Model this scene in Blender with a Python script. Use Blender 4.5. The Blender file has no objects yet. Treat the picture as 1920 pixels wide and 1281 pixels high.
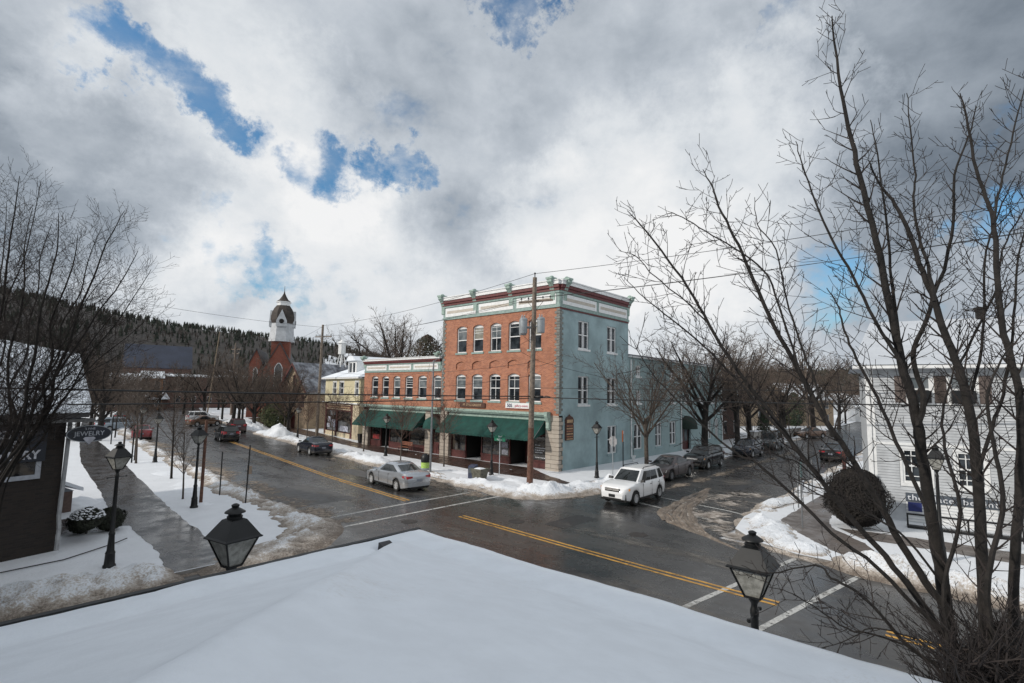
import bpy, math, random
from mathutils import Vector, Matrix, noise
from mathutils.geometry import tessellate_polygon
R = math.radians
scn = bpy.context.scene
COL = scn.collection

# ------------------------------------------------------------------ camera
EYE = Vector((0.0, 0.0, 5.6))
AX = (Vector((0.66298209, 0.08420635, 0.74388443)),      # world X seen from the camera (right, down, forward)
      Vector((-0.74843923, 0.05181502, 0.66117616)),
      Vector((0.01713084, -0.99510024, 0.09737577)))
FPX = 976.16
cam_data = bpy.data.cameras.new('camera')
cam_data.sensor_width = 36.0
cam_data.lens = FPX / 1920 * 36
cam_data.clip_start = 0.1
cam_data.clip_end = 6000
cam = bpy.data.objects.new('camera', cam_data)
COL.objects.link(cam)
cam.matrix_world = Matrix(((AX[0][0], -AX[0][1], -AX[0][2], EYE.x),
                           (AX[1][0], -AX[1][1], -AX[1][2], EYE.y),
                           (AX[2][0], -AX[2][1], -AX[2][2], EYE.z), (0, 0, 0, 1)))
scn.camera = cam


def sight(px, py):
    c = Vector((px - 960, py - 640.5, FPX))
    return Vector((AX[0].dot(c), AX[1].dot(c), AX[2].dot(c)))


def at(px, py, depth):
    """world point seen at a pixel of the photograph, a given distance ahead"""
    return EYE + sight(px, py) * (depth / FPX)


# ------------------------------------------------------------------ light
SUN_DIR = Vector((-0.80, 0.42, 0.50)).normalized()        # towards the sun
sun_el = math.asin(SUN_DIR.z)
sun_data = bpy.data.lights.new('sun', 'SUN')
sun_data.energy = 2.8
sun_data.angle = R(2.5)
sun_data.color = (1.0, 0.93, 0.84)
sun = bpy.data.objects.new('sun', sun_data)
COL.objects.link(sun)
sun.rotation_euler = SUN_DIR.to_track_quat('Z', 'Y').to_euler()

scn.view_settings.view_transform = 'Standard'
scn.view_settings.look = 'None'
scn.view_settings.exposure = -0.05
scn.view_settings.gamma = 1
try:
    scn.cycles.max_bounces = 6
    scn.cycles.transparent_max_bounces = 12
except Exception:
    pass


# ------------------------------------------------------------------ node helpers
class NT:
    def __init__(s, tree):
        s.t = tree; s.n = tree.nodes; s.l = tree.links

    def new(s, typ, inp=None, **kw):
        n = s.n.new(typ)
        for k, v in kw.items():
            setattr(n, k, v)
        for k, v in (inp or {}).items():
            if hasattr(v, 'is_output'):
                s.l.new(v, n.inputs[k])
            else:
                n.inputs[k].default_value = v
        return n

    def math(s, op, a, b=0.0, c=None, clamp=False):
        n = s.n.new('ShaderNodeMath'); n.operation = op; n.use_clamp = clamp
        for i, v in enumerate((a, b) if c is None else (a, b, c)):
            if hasattr(v, 'is_output'): s.l.new(v, n.inputs[i])
            else: n.inputs[i].default_value = v
        return n.outputs[0]

    def vmath(s, op, a, b=(0, 0, 0)):
        n = s.n.new('ShaderNodeVectorMath'); n.operation = op
        for i, v in enumerate((a, b)):
            if hasattr(v, 'is_output'): s.l.new(v, n.inputs[i])
            else: n.inputs[i].default_value = v
        return n

    def noise(s, vec, scale, detail=4, rough=.5, dist=0.0):
        n = s.new('ShaderNodeTexNoise', {'Scale': scale, 'Detail': detail, 'Roughness': rough, 'Distortion': dist})
        if vec is not None: s.l.new(vec, n.inputs['Vector'])
        return n.outputs['Fac']

    def ramp(s, fac, stops, interp='LINEAR'):
        n = s.n.new('ShaderNodeValToRGB'); s.l.new(fac, n.inputs[0])
        cr = n.color_ramp; cr.interpolation = interp
        while len(cr.elements) > 1: cr.elements.remove(cr.elements[-1])
        for i, (p, c) in enumerate(stops):
            e = cr.elements[0] if i == 0 else cr.elements.new(p)
            e.position = p
            e.color = (c, c, c, 1) if isinstance(c, (int, float)) else (*c, 1)
        return n.outputs[0]

    def mix(s, fac, a, b, typ='MIX'):
        n = s.n.new('ShaderNodeMix'); n.data_type = 'RGBA'; n.blend_type = typ
        for k, v in ((0, fac), (6, a), (7, b)):
            if hasattr(v, 'is_output'): s.l.new(v, n.inputs[k])
            else: n.inputs[k].default_value = v if isinstance(v, (int, float)) else (*v, 1)[:4]
        return n.outputs[2]

    def smooth(s, v, a, b, lo=0.0, hi=1.0):
        n = s.new('ShaderNodeMapRange', {'Value': v, 'From Min': a, 'From Max': b, 'To Min': lo, 'To Max': hi},
                  interpolation_type='SMOOTHSTEP')
        return n.outputs[0]


# ------------------------------------------------------------------ sky
world = bpy.data.worlds.new('World'); scn.world = world; world.use_nodes = True
w = NT(world.node_tree); w.n.clear()
tc = w.new('ShaderNodeTexCoord').outputs['Generated']
sky = w.new('ShaderNodeTexSky', sky_type='NISHITA', sun_disc=False, sun_elevation=sun_el,
            sun_rotation=math.atan2(SUN_DIR.x, SUN_DIR.y), air_density=1.2, dust_density=0.6, ozone_density=2.0)
sep = w.new('ShaderNodeSeparateXYZ', {0: tc})
zc = w.math('ADD', w.math('MAXIMUM', sep.outputs[2], 0.0), 0.55)
plane = w.new('ShaderNodeCombineXYZ', {0: w.math('DIVIDE', sep.outputs[0], zc),
                                       1: w.math('DIVIDE', sep.outputs[1], zc), 2: 3.3}).outputs[0]
wob = w.new('ShaderNodeTexNoise', {'Vector': tc, 'Scale': 4.2, 'Detail': 8, 'Roughness': .68})
warp = w.vmath('SCALE', w.vmath('SUBTRACT', wob.outputs['Color'], (.5, .5, .5)).outputs[0])
warp.inputs['Scale'].default_value = .36
wdir = w.vmath('ADD', tc, warp.outputs[0]).outputs[0]
wdir = w.vmath('NORMALIZE', wdir).outputs[0]
tcs = w.new('ShaderNodeMapping', {'Vector': tc, 'Scale': (1, 1, 1.5), 'Location': (.3, 1.7, .2)}).outputs[0]
n_big = w.noise(plane, 1.6, 9, .58, .3)
n_mid = w.noise(tcs, 2.9, 10, .56, .15)
n_fin = w.noise(tcs, 8.5, 9, .60, .1)


def spots(lst):
    out = None
    for px, py, size, amp in lst:
        d = sight(px, py).normalized()
        dt = w.vmath('DOT_PRODUCT', wdir, tuple(d)).outputs['Value']
        c0 = math.cos(size * .82 / FPX)
        v = w.new('ShaderNodeMapRange', {'Value': dt, 'From Min': c0, 'From Max': 1 - (1 - c0) * .05, 'To Min': 0.0,
                                         'To Max': amp}, interpolation_type='SMOOTHSTEP').outputs[0]
        out = v if out is None else w.math('ADD', out, v)
    return out


# openings where the blue sky shows
blue = spots([(140, 70, 85, .7), (215, 105, 80, .8), (290, 150, 95, 1.0), (360, 180, 95, 1.0), (425, 215, 80, .8),
              (590, 305, 110, 1.0), (660, 330, 90, .7), (735, 340, 60, .9), (500, 300, 70, .3), (962, 30, 75, 1.3),
              (370, 455, 90, .7), (470, 505, 110, .7), (530, 545, 80, .6), (560, 620, 60, .3), (1885, 400, 90, .85), (1830, 425, 60, .5),
              (1545, 545, 110, .6), (1760, 160, 70, .4), (1468, 52, 36, .7), (1870, 130, 80, .5)])
# heavy grey bellies of the clouds
dark = spots([(60, 330, 260, .34), (350, 290, 190, .32), (240, 330, 180, .25), (0, 40, 260, .40), (760, 60, 420, .10), (1080, 90, 300, .15),
              (840, 455, 170, .32), (1130, 240, 300, .20), (1500, 430, 240, .22), (2000, 10, 430, .9), (1420, 130, 240, .2),
              (1780, 560, 300, .25), (960, 330, 260, .12), (570, 420, 150, .2), (420, 560, 110, .25), (640, 150, 250, .2),
              (2350, 400, 800, .35), (-500, 400, 700, .4), (960, -900, 1000, .3)])
bright = spots([(450, 380, 240, .5), (210, 210, 150, .45), (1190, 440, 330, .5), (1000, 400, 170, .35), (300, 480, 170, .3),
                (700, 520, 220, .5), (1480, 190, 150, .45), (560, 250, 190, .4), (1300, 520, 180, .3), (120, 170, 160, .25), (640, 400, 130, .3)])
edge = w.math('ADD', w.math('MULTIPLY', w.math('SUBTRACT', n_mid, .5), 2.3), w.math('MULTIPLY', w.math('SUBTRACT', n_fin, .5), 1.25))
cover = w.smooth(w.math('SUBTRACT', w.math('MULTIPLY', blue, .76), w.math('MULTIPLY', edge, 1.40)), .30, 1.20, 1.0, 0.0)
tone = w.math('ADD', w.math('MULTIPLY', w.math('SUBTRACT', n_big, .5), .45), w.math('MULTIPLY', edge, .34))
tone = w.math('ADD', tone, w.math('SUBTRACT', w.math('MULTIPLY', bright, .42), w.math('MULTIPLY', dark, .52)))
tone = w.math('ADD', w.math('MULTIPLY', tone,   .85), .765, clamp=True)
cloud = w.ramp(tone, [(0.0, (.040, .052, .072)), (.22, (.17, .205, .25)), (.42, (.33, .375, .43)), (.60, (.51, .555, .61)),
                      (.78, (.70, .735, .77)), (1.0, (.88, .885, .89))])
cloud10 = w.mix(1.0, cloud, (10.5, 10.5, 10.5), 'MULTIPLY')
skyc = w.mix(1.0, sky.outputs[0], (.64, 1.10, 1.34), 'MULTIPLY')
veil = w.mix(w.smooth(n_fin, .3, .75, .0, .32), skyc, (4.6, 5.2, 6.0))
final = w.mix(cover, veil, cloud10)
bg = w.new('ShaderNodeBackground', {'Color': final, 'Strength': 0.1})
w.l.new(bg.outputs[0], w.new('ShaderNodeOutputWorld').inputs[0])


# ------------------------------------------------------------------ materials
MATS = {}


def mat(name, col, rough=.7, metal=0.0, var=.25, vscale=3.0, bump=0.0, bscale=20.0, spec=.5, col2=None, bdist=.02, coat=0.0):
    if name in MATS: return MATS[name]
    m = bpy.data.materials.new(name); m.use_nodes = True
    t = NT(m.node_tree); b = t.n['Principled BSDF']
    obj = t.new('ShaderNodeTexCoord').outputs['Object']
    n1 = t.noise(obj, vscale, 6, .6)
    c2 = col2 if col2 else tuple(c * (1 - var) for c in col)
    c1 = col if col2 else tuple(min(1, c * (1 + var * .6)) for c in col)
    t.l.new(t.mix(t.smooth(n1, .32, .68), c2, c1), b.inputs['Base Color'])
    b.inputs['Roughness'].default_value = rough
    b.inputs['Metallic'].default_value = metal
    b.inputs['Specular IOR Level'].default_value = spec
    if coat: b.inputs['Coat Weight'].default_value = coat
    if bump:
        bp = t.new('ShaderNodeBump', {'Height': t.noise(obj, bscale, 5, .6), 'Strength': bump, 'Distance': bdist})
        t.l.new(bp.outputs[0], b.inputs['Normal'])
    MATS[name] = m
    return m


def wall_uv(t):
    """brick-laying coordinates on any upright wall: along the wall, height"""
    obj = t.new('ShaderNodeTexCoord').outputs['Object']
    s = t.new('ShaderNodeSeparateXYZ', {0: obj})
    return obj, t.new('ShaderNodeCombineXYZ', {0: t.math('ADD', s.outputs[0], s.outputs[1]), 1: s.outputs[2]}).outputs[0]


def brick(name, c1, c2, mortar, bw=.22, bh=.075, rough=.85, bump=.35, stain=.5, mort=.008):
    m = bpy.data.materials.new(name); m.use_nodes = True
    t = NT(m.node_tree); b = t.n['Principled BSDF']
    obj, uv = wall_uv(t)
    br = t.new('ShaderNodeTexBrick', {'Vector': uv, 'Color1': (*c1, 1), 'Color2': (*c2, 1), 'Mortar': (*mortar, 1), 'Scale': 1.0,
                                      'Mortar Size': mort, 'Mortar Smooth': .3, 'Bias': -.1, 'Brick Width': bw, 'Row Height': bh})
    n1 = t.noise(obj, .9, 6, .65); n2 = t.noise(obj, 9.0, 4, .6)
    c = t.mix(t.math('MULTIPLY', t.smooth(n1, .4, .72), stain), br.outputs[0], t.mix(1.0, br.outputs[0], (.72, .66, .62), 'MULTIPLY'))
    c = t.mix(t.smooth(n2, .3, .75, 0, .35), c, t.mix(1.0, c, (1.25, 1.2, 1.15), 'MULTIPLY'))
    t.l.new(c, b.inputs['Base Color'])
    b.inputs['Roughness'].default_value = rough
    h = t.math('ADD', t.math('MULTIPLY', br.outputs['Fac'], -1.0), t.math('MULTIPLY', n2, .5))
    bp = t.new('ShaderNodeBump', {'Height': h, 'Strength': bump, 'Distance': .012})
    t.l.new(bp.outputs[0], b.inputs['Normal'])
    MATS[name] = m
    return m


def snow_mat(name, dirt=0.0, bump=.35, col=(.80, .83, .87), scale=1.0, dcol=(.15, .12, .095), d2=(.42, .37, .32)):
    m = bpy.data.materials.new(name); m.use_nodes = True
    t = NT(m.node_tree); b = t.n['Principled BSDF']
    pos = t.new('ShaderNodeNewGeometry').outputs['Position']
    a = t.noise(pos, 1.3 * scale, 7, .62); f = t.noise(pos, 11 * scale, 7, .7); g = t.noise(pos, .35 * scale, 5, .6)
    c = t.mix(t.smooth(a, .3, .7), tuple(x * .93 for x in col), col)
    if dirt:
        z = t.new('ShaderNodeSeparateXYZ', {0: pos}).outputs[2]
        lo = t.smooth(z, .02, .34, .55, -.12)                       # ploughed grit sits low in the bank
        k = t.math('ADD', t.math('ADD', lo, t.math('MULTIPLY', t.math('SUBTRACT', f, .5), 1.5)), t.math('MULTIPLY', t.math('SUBTRACT', a, .5), 1.1))
        k = t.math('ADD', k, dirt - .5)
        c = t.mix(t.smooth(k, -.12, .30), c, d2)
        c = t.mix(t.smooth(k, .22, .75), c, dcol)
    else:
        c = t.mix(t.smooth(t.math('ADD', t.math('MULTIPLY', f, .4), t.math('MULTIPLY', g, .6)), .56, .72, 0, .5), c, (.58, .57, .56))
    t.l.new(c, b.inputs['Base Color'])
    b.inputs['Roughness'].default_value = .62
    b.inputs['Specular IOR Level'].default_value = .35
    h = t.math('ADD', t.math('MULTIPLY', a, 1.0), t.math('MULTIPLY', f, .35))
    bp = t.new('ShaderNodeBump', {'Height': h, 'Strength': bump, 'Distance': .12})
    t.l.new(bp.outputs[0], b.inputs['Normal'])
    MATS[name] = m
    return m


def broken(name, col, thr, width, scale, rough=.6, bump=.3, col2=None, stretch=(1, 1, 1), fine=6.0, edgefade=None):
    """a thin layer (paint, slush) worn through to what lies below"""
    m = bpy.data.materials.new(name); m.use_nodes = True
    t = NT(m.node_tree); b = t.n['Principled BSDF']; out = t.n['Material Output']
    pos = t.new('ShaderNodeNewGeometry').outputs['Position']
    mp = t.new('ShaderNodeMapping', {'Vector': pos, 'Scale': stretch}).outputs[0]
    a = t.noise(mp, scale, 7, .65); f = t.noise(mp, scale * fine, 6, .7)
    k = t.math('ADD', t.math('MULTIPLY', a, .62), t.math('MULTIPLY', f, .38))
    if edgefade:
        uv = t.new('ShaderNodeUVMap').outputs[0]
        u = t.new('ShaderNodeSeparateXYZ', {0: uv}).outputs[0]
        k = t.math('SUBTRACT', k, t.math('MULTIPLY', t.math('POWER', t.math('ABSOLUTE', t.math('SUBTRACT', u, edgefade[0])), 1.4), edgefade[1]))
    c2 = col2 or tuple(x * .6 for x in col)
    t.l.new(t.mix(t.smooth(f, .35, .65), c2, col), b.inputs['Base Color'])
    b.inputs['Roughness'].default_value = rough
    bp = t.new('ShaderNodeBump', {'Height': k, 'Strength': bump, 'Distance': .05})
    t.l.new(bp.outputs[0], b.inputs['Normal'])
    tr = t.new('ShaderNodeBsdfTransparent')
    mx = t.new('ShaderNodeMixShader', {0: t.smooth(k, thr - width, thr + width)})
    t.l.new(tr.outputs[0], mx.inputs[1]); t.l.new(b.outputs[0], mx.inputs[2]); t.l.new(mx.outputs[0], out.inputs[0])
    MATS[name] = m
    return m


def asphalt_mat():
    m = bpy.data.materials.new('wet asphalt'); m.use_nodes = True
    t = NT(m.node_tree); b = t.n['Principled BSDF']
    pos = t.new('ShaderNodeNewGeometry').outputs['Position']
    mp = t.new('ShaderNodeMapping', {'Vector': pos, 'Rotation': (0, 0, R(4)), 'Scale': (1.0, .16, 1)}).outputs[0]
    lane = t.noise(mp, .85, 5, .6); big = t.noise(pos, .12, 5, .6); f = t.noise(pos, 40, 3, .6); md = t.noise(pos, 1.6, 7, .65)
    k = t.math('ADD', t.math('MULTIPLY', lane, .6), t.math('MULTIPLY', big, .4))
    c = t.ramp(k, [(.36, (.022, .022, .024)), (.52, (.038, .037, .036)), (.66, (.066, .063, .060))])
    c = t.mix(t.smooth(md, .55, .75, 0, .45), c, (.085, .068, .052))
    c = t.mix(t.smooth(f, .55, .8, 0, .35), c, (.13, .125, .12))
    vo = t.new('ShaderNodeTexVoronoi', {'Vector': pos, 'Scale': .22}, feature='DISTANCE_TO_EDGE').outputs['Distance']
    vn = t.math('ADD', vo, t.math('MULTIPLY', t.math('SUBTRACT', md, .5), .06))
    c = t.mix(t.smooth(vn, .004, .0, 0, .6), c, (.02, .02, .02))
    t.l.new(c, b.inputs['Base Color'])
    t.l.new(t.ramp(t.math('ADD', t.math('MULTIPLY', k, .6), t.math('MULTIPLY', md, .4)), [(.38, .12), (.55, .34), (.7, .56)]), b.inputs['Roughness'])
    bp = t.new('ShaderNodeBump', {'Height': t.math('ADD', f, t.math('MULTIPLY', md, .8)), 'Strength': .16, 'Distance': .01})
    t.l.new(bp.outputs[0], b.inputs['Normal'])
    return m


def paving(name, c1, c2, mortar, bw, bh, wet=.3):
    m = bpy.data.materials.new(name); m.use_nodes = True
    t = NT(m.node_tree); b = t.n['Principled BSDF']
    pos = t.new('ShaderNodeNewGeometry').outputs['Position']
    br = t.new('ShaderNodeTexBrick', {'Vector': pos, 'Color1': (*c1, 1), 'Color2': (*c2, 1), 'Mortar': (*mortar, 1), 'Scale': 1.0,
                                      'Mortar Size': .012, 'Brick Width': bw, 'Row Height': bh}, offset=0.0 if bw > .6 else .5)
    a = t.noise(pos, 1.1, 7, .65); f = t.noise(pos, 14, 5, .7)
    c = t.mix(t.smooth(a, .35, .7, 0, .7), br.outputs[0], t.mix(1.0, br.outputs[0], (.45, .45, .47), 'MULTIPLY'))
    k = t.math('ADD', t.math('MULTIPLY', f, .6), t.math('MULTIPLY', a, .4))
    c = t.mix(t.smooth(k, .58, .70, 0, .8), c, (.55, .56, .58))
    t.l.new(c, b.inputs['Base Color'])
    t.l.new(t.ramp(a, [(.35, wet * .5), (.65, wet + .35)]), b.inputs['Roughness'])
    bp = t.new('ShaderNodeBump', {'Height': t.math('ADD', f, br.outputs['Fac']), 'Strength': .2, 'Distance': .01})
    t.l.new(bp.outputs[0], b.inputs['Normal'])
    return m


def glass_mat(name, c1=(.012, .016, .02), c2=(.05, .06, .07), rough=.04, scale=1.2):
    m = bpy.data.materials.new(name); m.use_nodes = True
    t = NT(m.node_tree); b = t.n['Principled BSDF']
    obj = t.new('ShaderNodeTexCoord').outputs['Object']
    n = t.noise(obj, scale, 3, .5)
    t.l.new(t.mix(t.smooth(n, .4, .65), c1, c2), b.inputs['Base Color'])
    b.inputs['Roughness'].default_value = rough
    b.inputs['IOR'].default_value = 1.6
    bp = t.new('ShaderNodeBump', {'Height': t.noise(obj, 2.2, 2, .5), 'Strength': .05, 'Distance': .05})
    t.l.new(bp.outputs[0], b.inputs['Normal'])
    MATS[name] = m
    return m


def siding_mat(name, col, step=.11, depth=.5):
    m = bpy.data.materials.new(name); m.use_nodes = True
    t = NT(m.node_tree); b = t.n['Principled BSDF']
    obj = t.new('ShaderNodeTexCoord').outputs['Object']
    z = t.new('ShaderNodeSeparateXYZ', {0: obj}).outputs[2]
    fr = t.math('FRACT', t.math('DIVIDE', z, step))
    n = t.noise(obj, 1.4, 6, .6)
    c = t.mix(t.smooth(n, .3, .7), tuple(x * .86 for x in col), col)
    c = t.mix(t.smooth(fr, .0, .10, .45, 0), c, tuple(x * .35 for x in col))      # the dark gap under each board
    t.l.new(c, b.inputs['Base Color'])
    b.inputs['Roughness'].default_value = .6
    bp = t.new('ShaderNodeBump', {'Height': t.math('SUBTRACT', 1.0, fr), 'Strength': depth, 'Distance': .02})
    t.l.new(bp.outputs[0], b.inputs['Normal'])
    MATS[name] = m
    return m


def car_paint(name, col, metal=.3, rough=.28, dirty=.5):
    m = bpy.data.materials.new(name); m.use_nodes = True
    t = NT(m.node_tree); b = t.n['Principled BSDF']
    obj = t.new('ShaderNodeTexCoord').outputs['Object']
    z = t.new('ShaderNodeSeparateXYZ', {0: obj}).outputs[2]
    n = t.noise(obj, 2.2, 4, .55)
    k = t.math('ADD', t.smooth(z, .20, .62, .75, 0), t.math('MULTIPLY', t.math('SUBTRACT', n, .5), .22))
    t.l.new(t.mix(t.math('MULTIPLY', t.smooth(k, .1, .8), dirty), col, (.16, .14, .12)), b.inputs['Base Color'])   # road salt on the sills
    t.l.new(t.math('ADD', t.math('MULTIPLY', t.smooth(k, .0, .7), .35), rough), b.inputs['Roughness'])
    b.inputs['Metallic'].default_value = metal
    b.inputs['Coat Weight'].default_value = .5
    b.inputs['Coat Roughness'].default_value = .08
    MATS[name] = m
    return m


M_ASPH = asphalt_mat()
M_SNOW = snow_mat('clean snow', bump=.25)
M_SNOWROOF = snow_mat('roof snow', bump=.10, col=(.79, .835, .89), scale=2.2)
M_GROUND = snow_mat('trodden snow', bump=.5, col=(.74, .765, .80), scale=.8)
M_BANK = snow_mat('ploughed snow', dirt=.36, bump=.9, scale=1.5)
M_BANKD = snow_mat('gritty ploughed snow', dirt=.62, bump=1.0, scale=1.5)
M_BRICK = brick('orange red brick', (.43, .165, .085), (.28, .098, .054), (.36, .27, .22), stain=.8)
M_BLIND = mat('cream roller blind behind glass', (.30, .29, .25), .15, var=.3, vscale=2)
M_STONE = brick('rusticated pale stone', (.40, .36, .31), (.35, .315, .27), (.12, .10, .085), bw=2.0, bh=.30, mort=.016, bump=.8)
M_QUOIN = mat('grey quoin stone', (.20, .205, .19), .85, var=.3, vscale=4, bump=.4)
M_MINT = mat('mint green trim paint', (.29, .39, .345), .6, var=.22, vscale=5, bump=.15)
M_SAGE = mat('sage green trim paint', (.25, .34, .315), .6, var=.2, vscale=5)
M_TEAL = mat('pale teal painted masonry', (.285, .385, .405), .75, var=.22, vscale=.55, bump=.25, bscale=6)
M_TEALSIDE = siding_mat('pale teal clapboard', (.285, .385, .395), .13)
M_MAROON = mat('maroon paint', (.115, .022, .022), .55, var=.25, vscale=6)
M_DKRED = mat('dark red shopfront wood', (.085, .022, .020), .5, var=.35, vscale=4)
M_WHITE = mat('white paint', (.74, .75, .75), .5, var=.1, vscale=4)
M_BEIGE = mat('beige paint', (.48, .44, .38), .6, var=.12)
M_AWN = mat('dark green canvas', (.004, .052, .042), .85, var=.25, vscale=2.2, bump=.35, bscale=3.5, bdist=.04)
M_GLASS = glass_mat('window glass')
M_GLASSL = glass_mat('window glass with blinds', (.10, .12, .13), (.20, .22, .23))
M_SHOPGLASS = glass_mat('shop glass', (.010, .010, .012), (.06, .05, .04), .05, 2.5)
M_BLACK = mat('black iron', (.012, .013, .014), .45, metal=.3, var=.3)
M_DARK = mat('dark interior', (.012, .011, .010), .9)
M_WOODPOLE = mat('weathered pole wood', (.19, .155, .125), .9, var=.4, vscale=6, bump=.5, bscale=30)
M_POLERED = mat('reddish pole wood', (.13, .065, .045), .9, var=.4, vscale=6, bump=.5, bscale=30)
M_GALV = mat('galvanised metal', (.33, .36, .38), .5, metal=.3, var=.15)
M_STEEL = mat('grey steel', (.23, .24, .25), .45, metal=.5, var=.2)
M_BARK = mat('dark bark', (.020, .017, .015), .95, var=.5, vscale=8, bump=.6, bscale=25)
M_BARKL = mat('grey brown bark', (.085, .070, .058), .95, var=.4, vscale=8, bump=.5, bscale=25)
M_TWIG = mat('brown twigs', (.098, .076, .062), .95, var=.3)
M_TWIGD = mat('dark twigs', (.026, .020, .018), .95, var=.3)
M_TWIGR = mat('reddish twigs', (.105, .062, .048), .95, var=.3)
M_YELLOW = broken('worn yellow road paint', (.62, .33, .05), .42, .05, 1.6, stretch=(1, .5, 1), col2=(.36, .20, .06))
M_WLINE = broken('worn white road paint', (.52, .52, .50), .43, .05, 1.8, col2=(.30, .30, .29))
M_DIMSNOW = snow_mat('dimmed roof snow', bump=.05, col=(.50, .53, .57), scale=.6)  # lens vignette darkening put into the snow colour
M_CREAM = siding_mat('cream clapboard', (.62, .56, .37), .16, .3)
M_TANSTONE = brick('tan field stone', (.36, .27, .18), (.22, .165, .115), (.30, .25, .19), bw=.5, bh=.24, bump=.8, mort=.02)
M_SLATE = mat('slate with thin snow', (.34, .36, .40), .7, var=.3, vscale=.9, col2=(.055, .055, .065), bump=.3)
M_CHURCH = brick('church red brick', (.23, .060, .038), (.16, .045, .032), (.24, .14, .10), stain=.7)
M_DKBRICK = brick('dark brown brick', (.026, .019, .015), (.014, .011, .010), (.022, .019, .017), bump=.5)
M_FARBRICK = brick('old mill brick', (.13, .062, .05), (.10, .05, .042), (.12, .09, .08))
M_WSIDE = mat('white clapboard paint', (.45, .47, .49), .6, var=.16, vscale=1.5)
M_SHUTTER = mat('grey brown shutters', (.12, .095, .085), .7, var=.2)
M_GREENDK = mat('dark evergreen leaves', (.028, .045, .022), .8, var=.5, vscale=5)
M_BUSH = mat('clipped bush leaves', (.022, .026, .016), .85, var=.5, vscale=5)
M_CONC = mat('worn concrete', (.26, .25, .235), .85, var=.25, vscale=3, bump=.3)
M_RUBBER = mat('tyre rubber', (.018, .018, .018), .8)
M_RIM = mat('alloy wheel', (.50, .51, .52), .35, metal=.15, var=.1)
M_CHROME = mat('chrome', (.6, .6, .6), .15, metal=1.0, var=.05)
M_CARGLASS = glass_mat('car glass', (.010, .013, .014), (.03, .035, .036), .03)
M_REDLENS = mat('red tail lens', (.38, .012, .02), .15, var=.2, coat=.5)
M_LENS = mat('clear headlamp lens', (.55, .55, .52), .12, metal=.4, var=.15, coat=.5)
M_AMBER = mat('amber lens', (.65, .28, .06), .2)
M_PLATE = mat('number plate', (.25, .27, .32), .5)
M_SIGNGREEN = mat('street sign green', (.01, .16, .09), .4)
M_SIGNBACK = mat('sign back aluminium', (.36, .36, .37), .5, metal=.4)
M_FROST = mat('frosted lantern glass', (.40, .40, .37), .35, var=.25, vscale=12, col2=(.20, .20, .18))
M_GILT = mat('gilt lettering', (.50, .36, .22), .5)
M_BROWNSIGN = mat('brown sign board', (.075, .030, .018), .5)
M_NAVY = mat('navy sign board', (.008, .012, .022), .5)
M_LETW = mat('white lettering', (.70, .72, .76), .5)
M_ORANGE = mat('orange marker', (.75, .20, .04), .5)
M_LIME = mat('lime green band', (.42, .62, .14), .5, var=.3, vscale=14)


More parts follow.
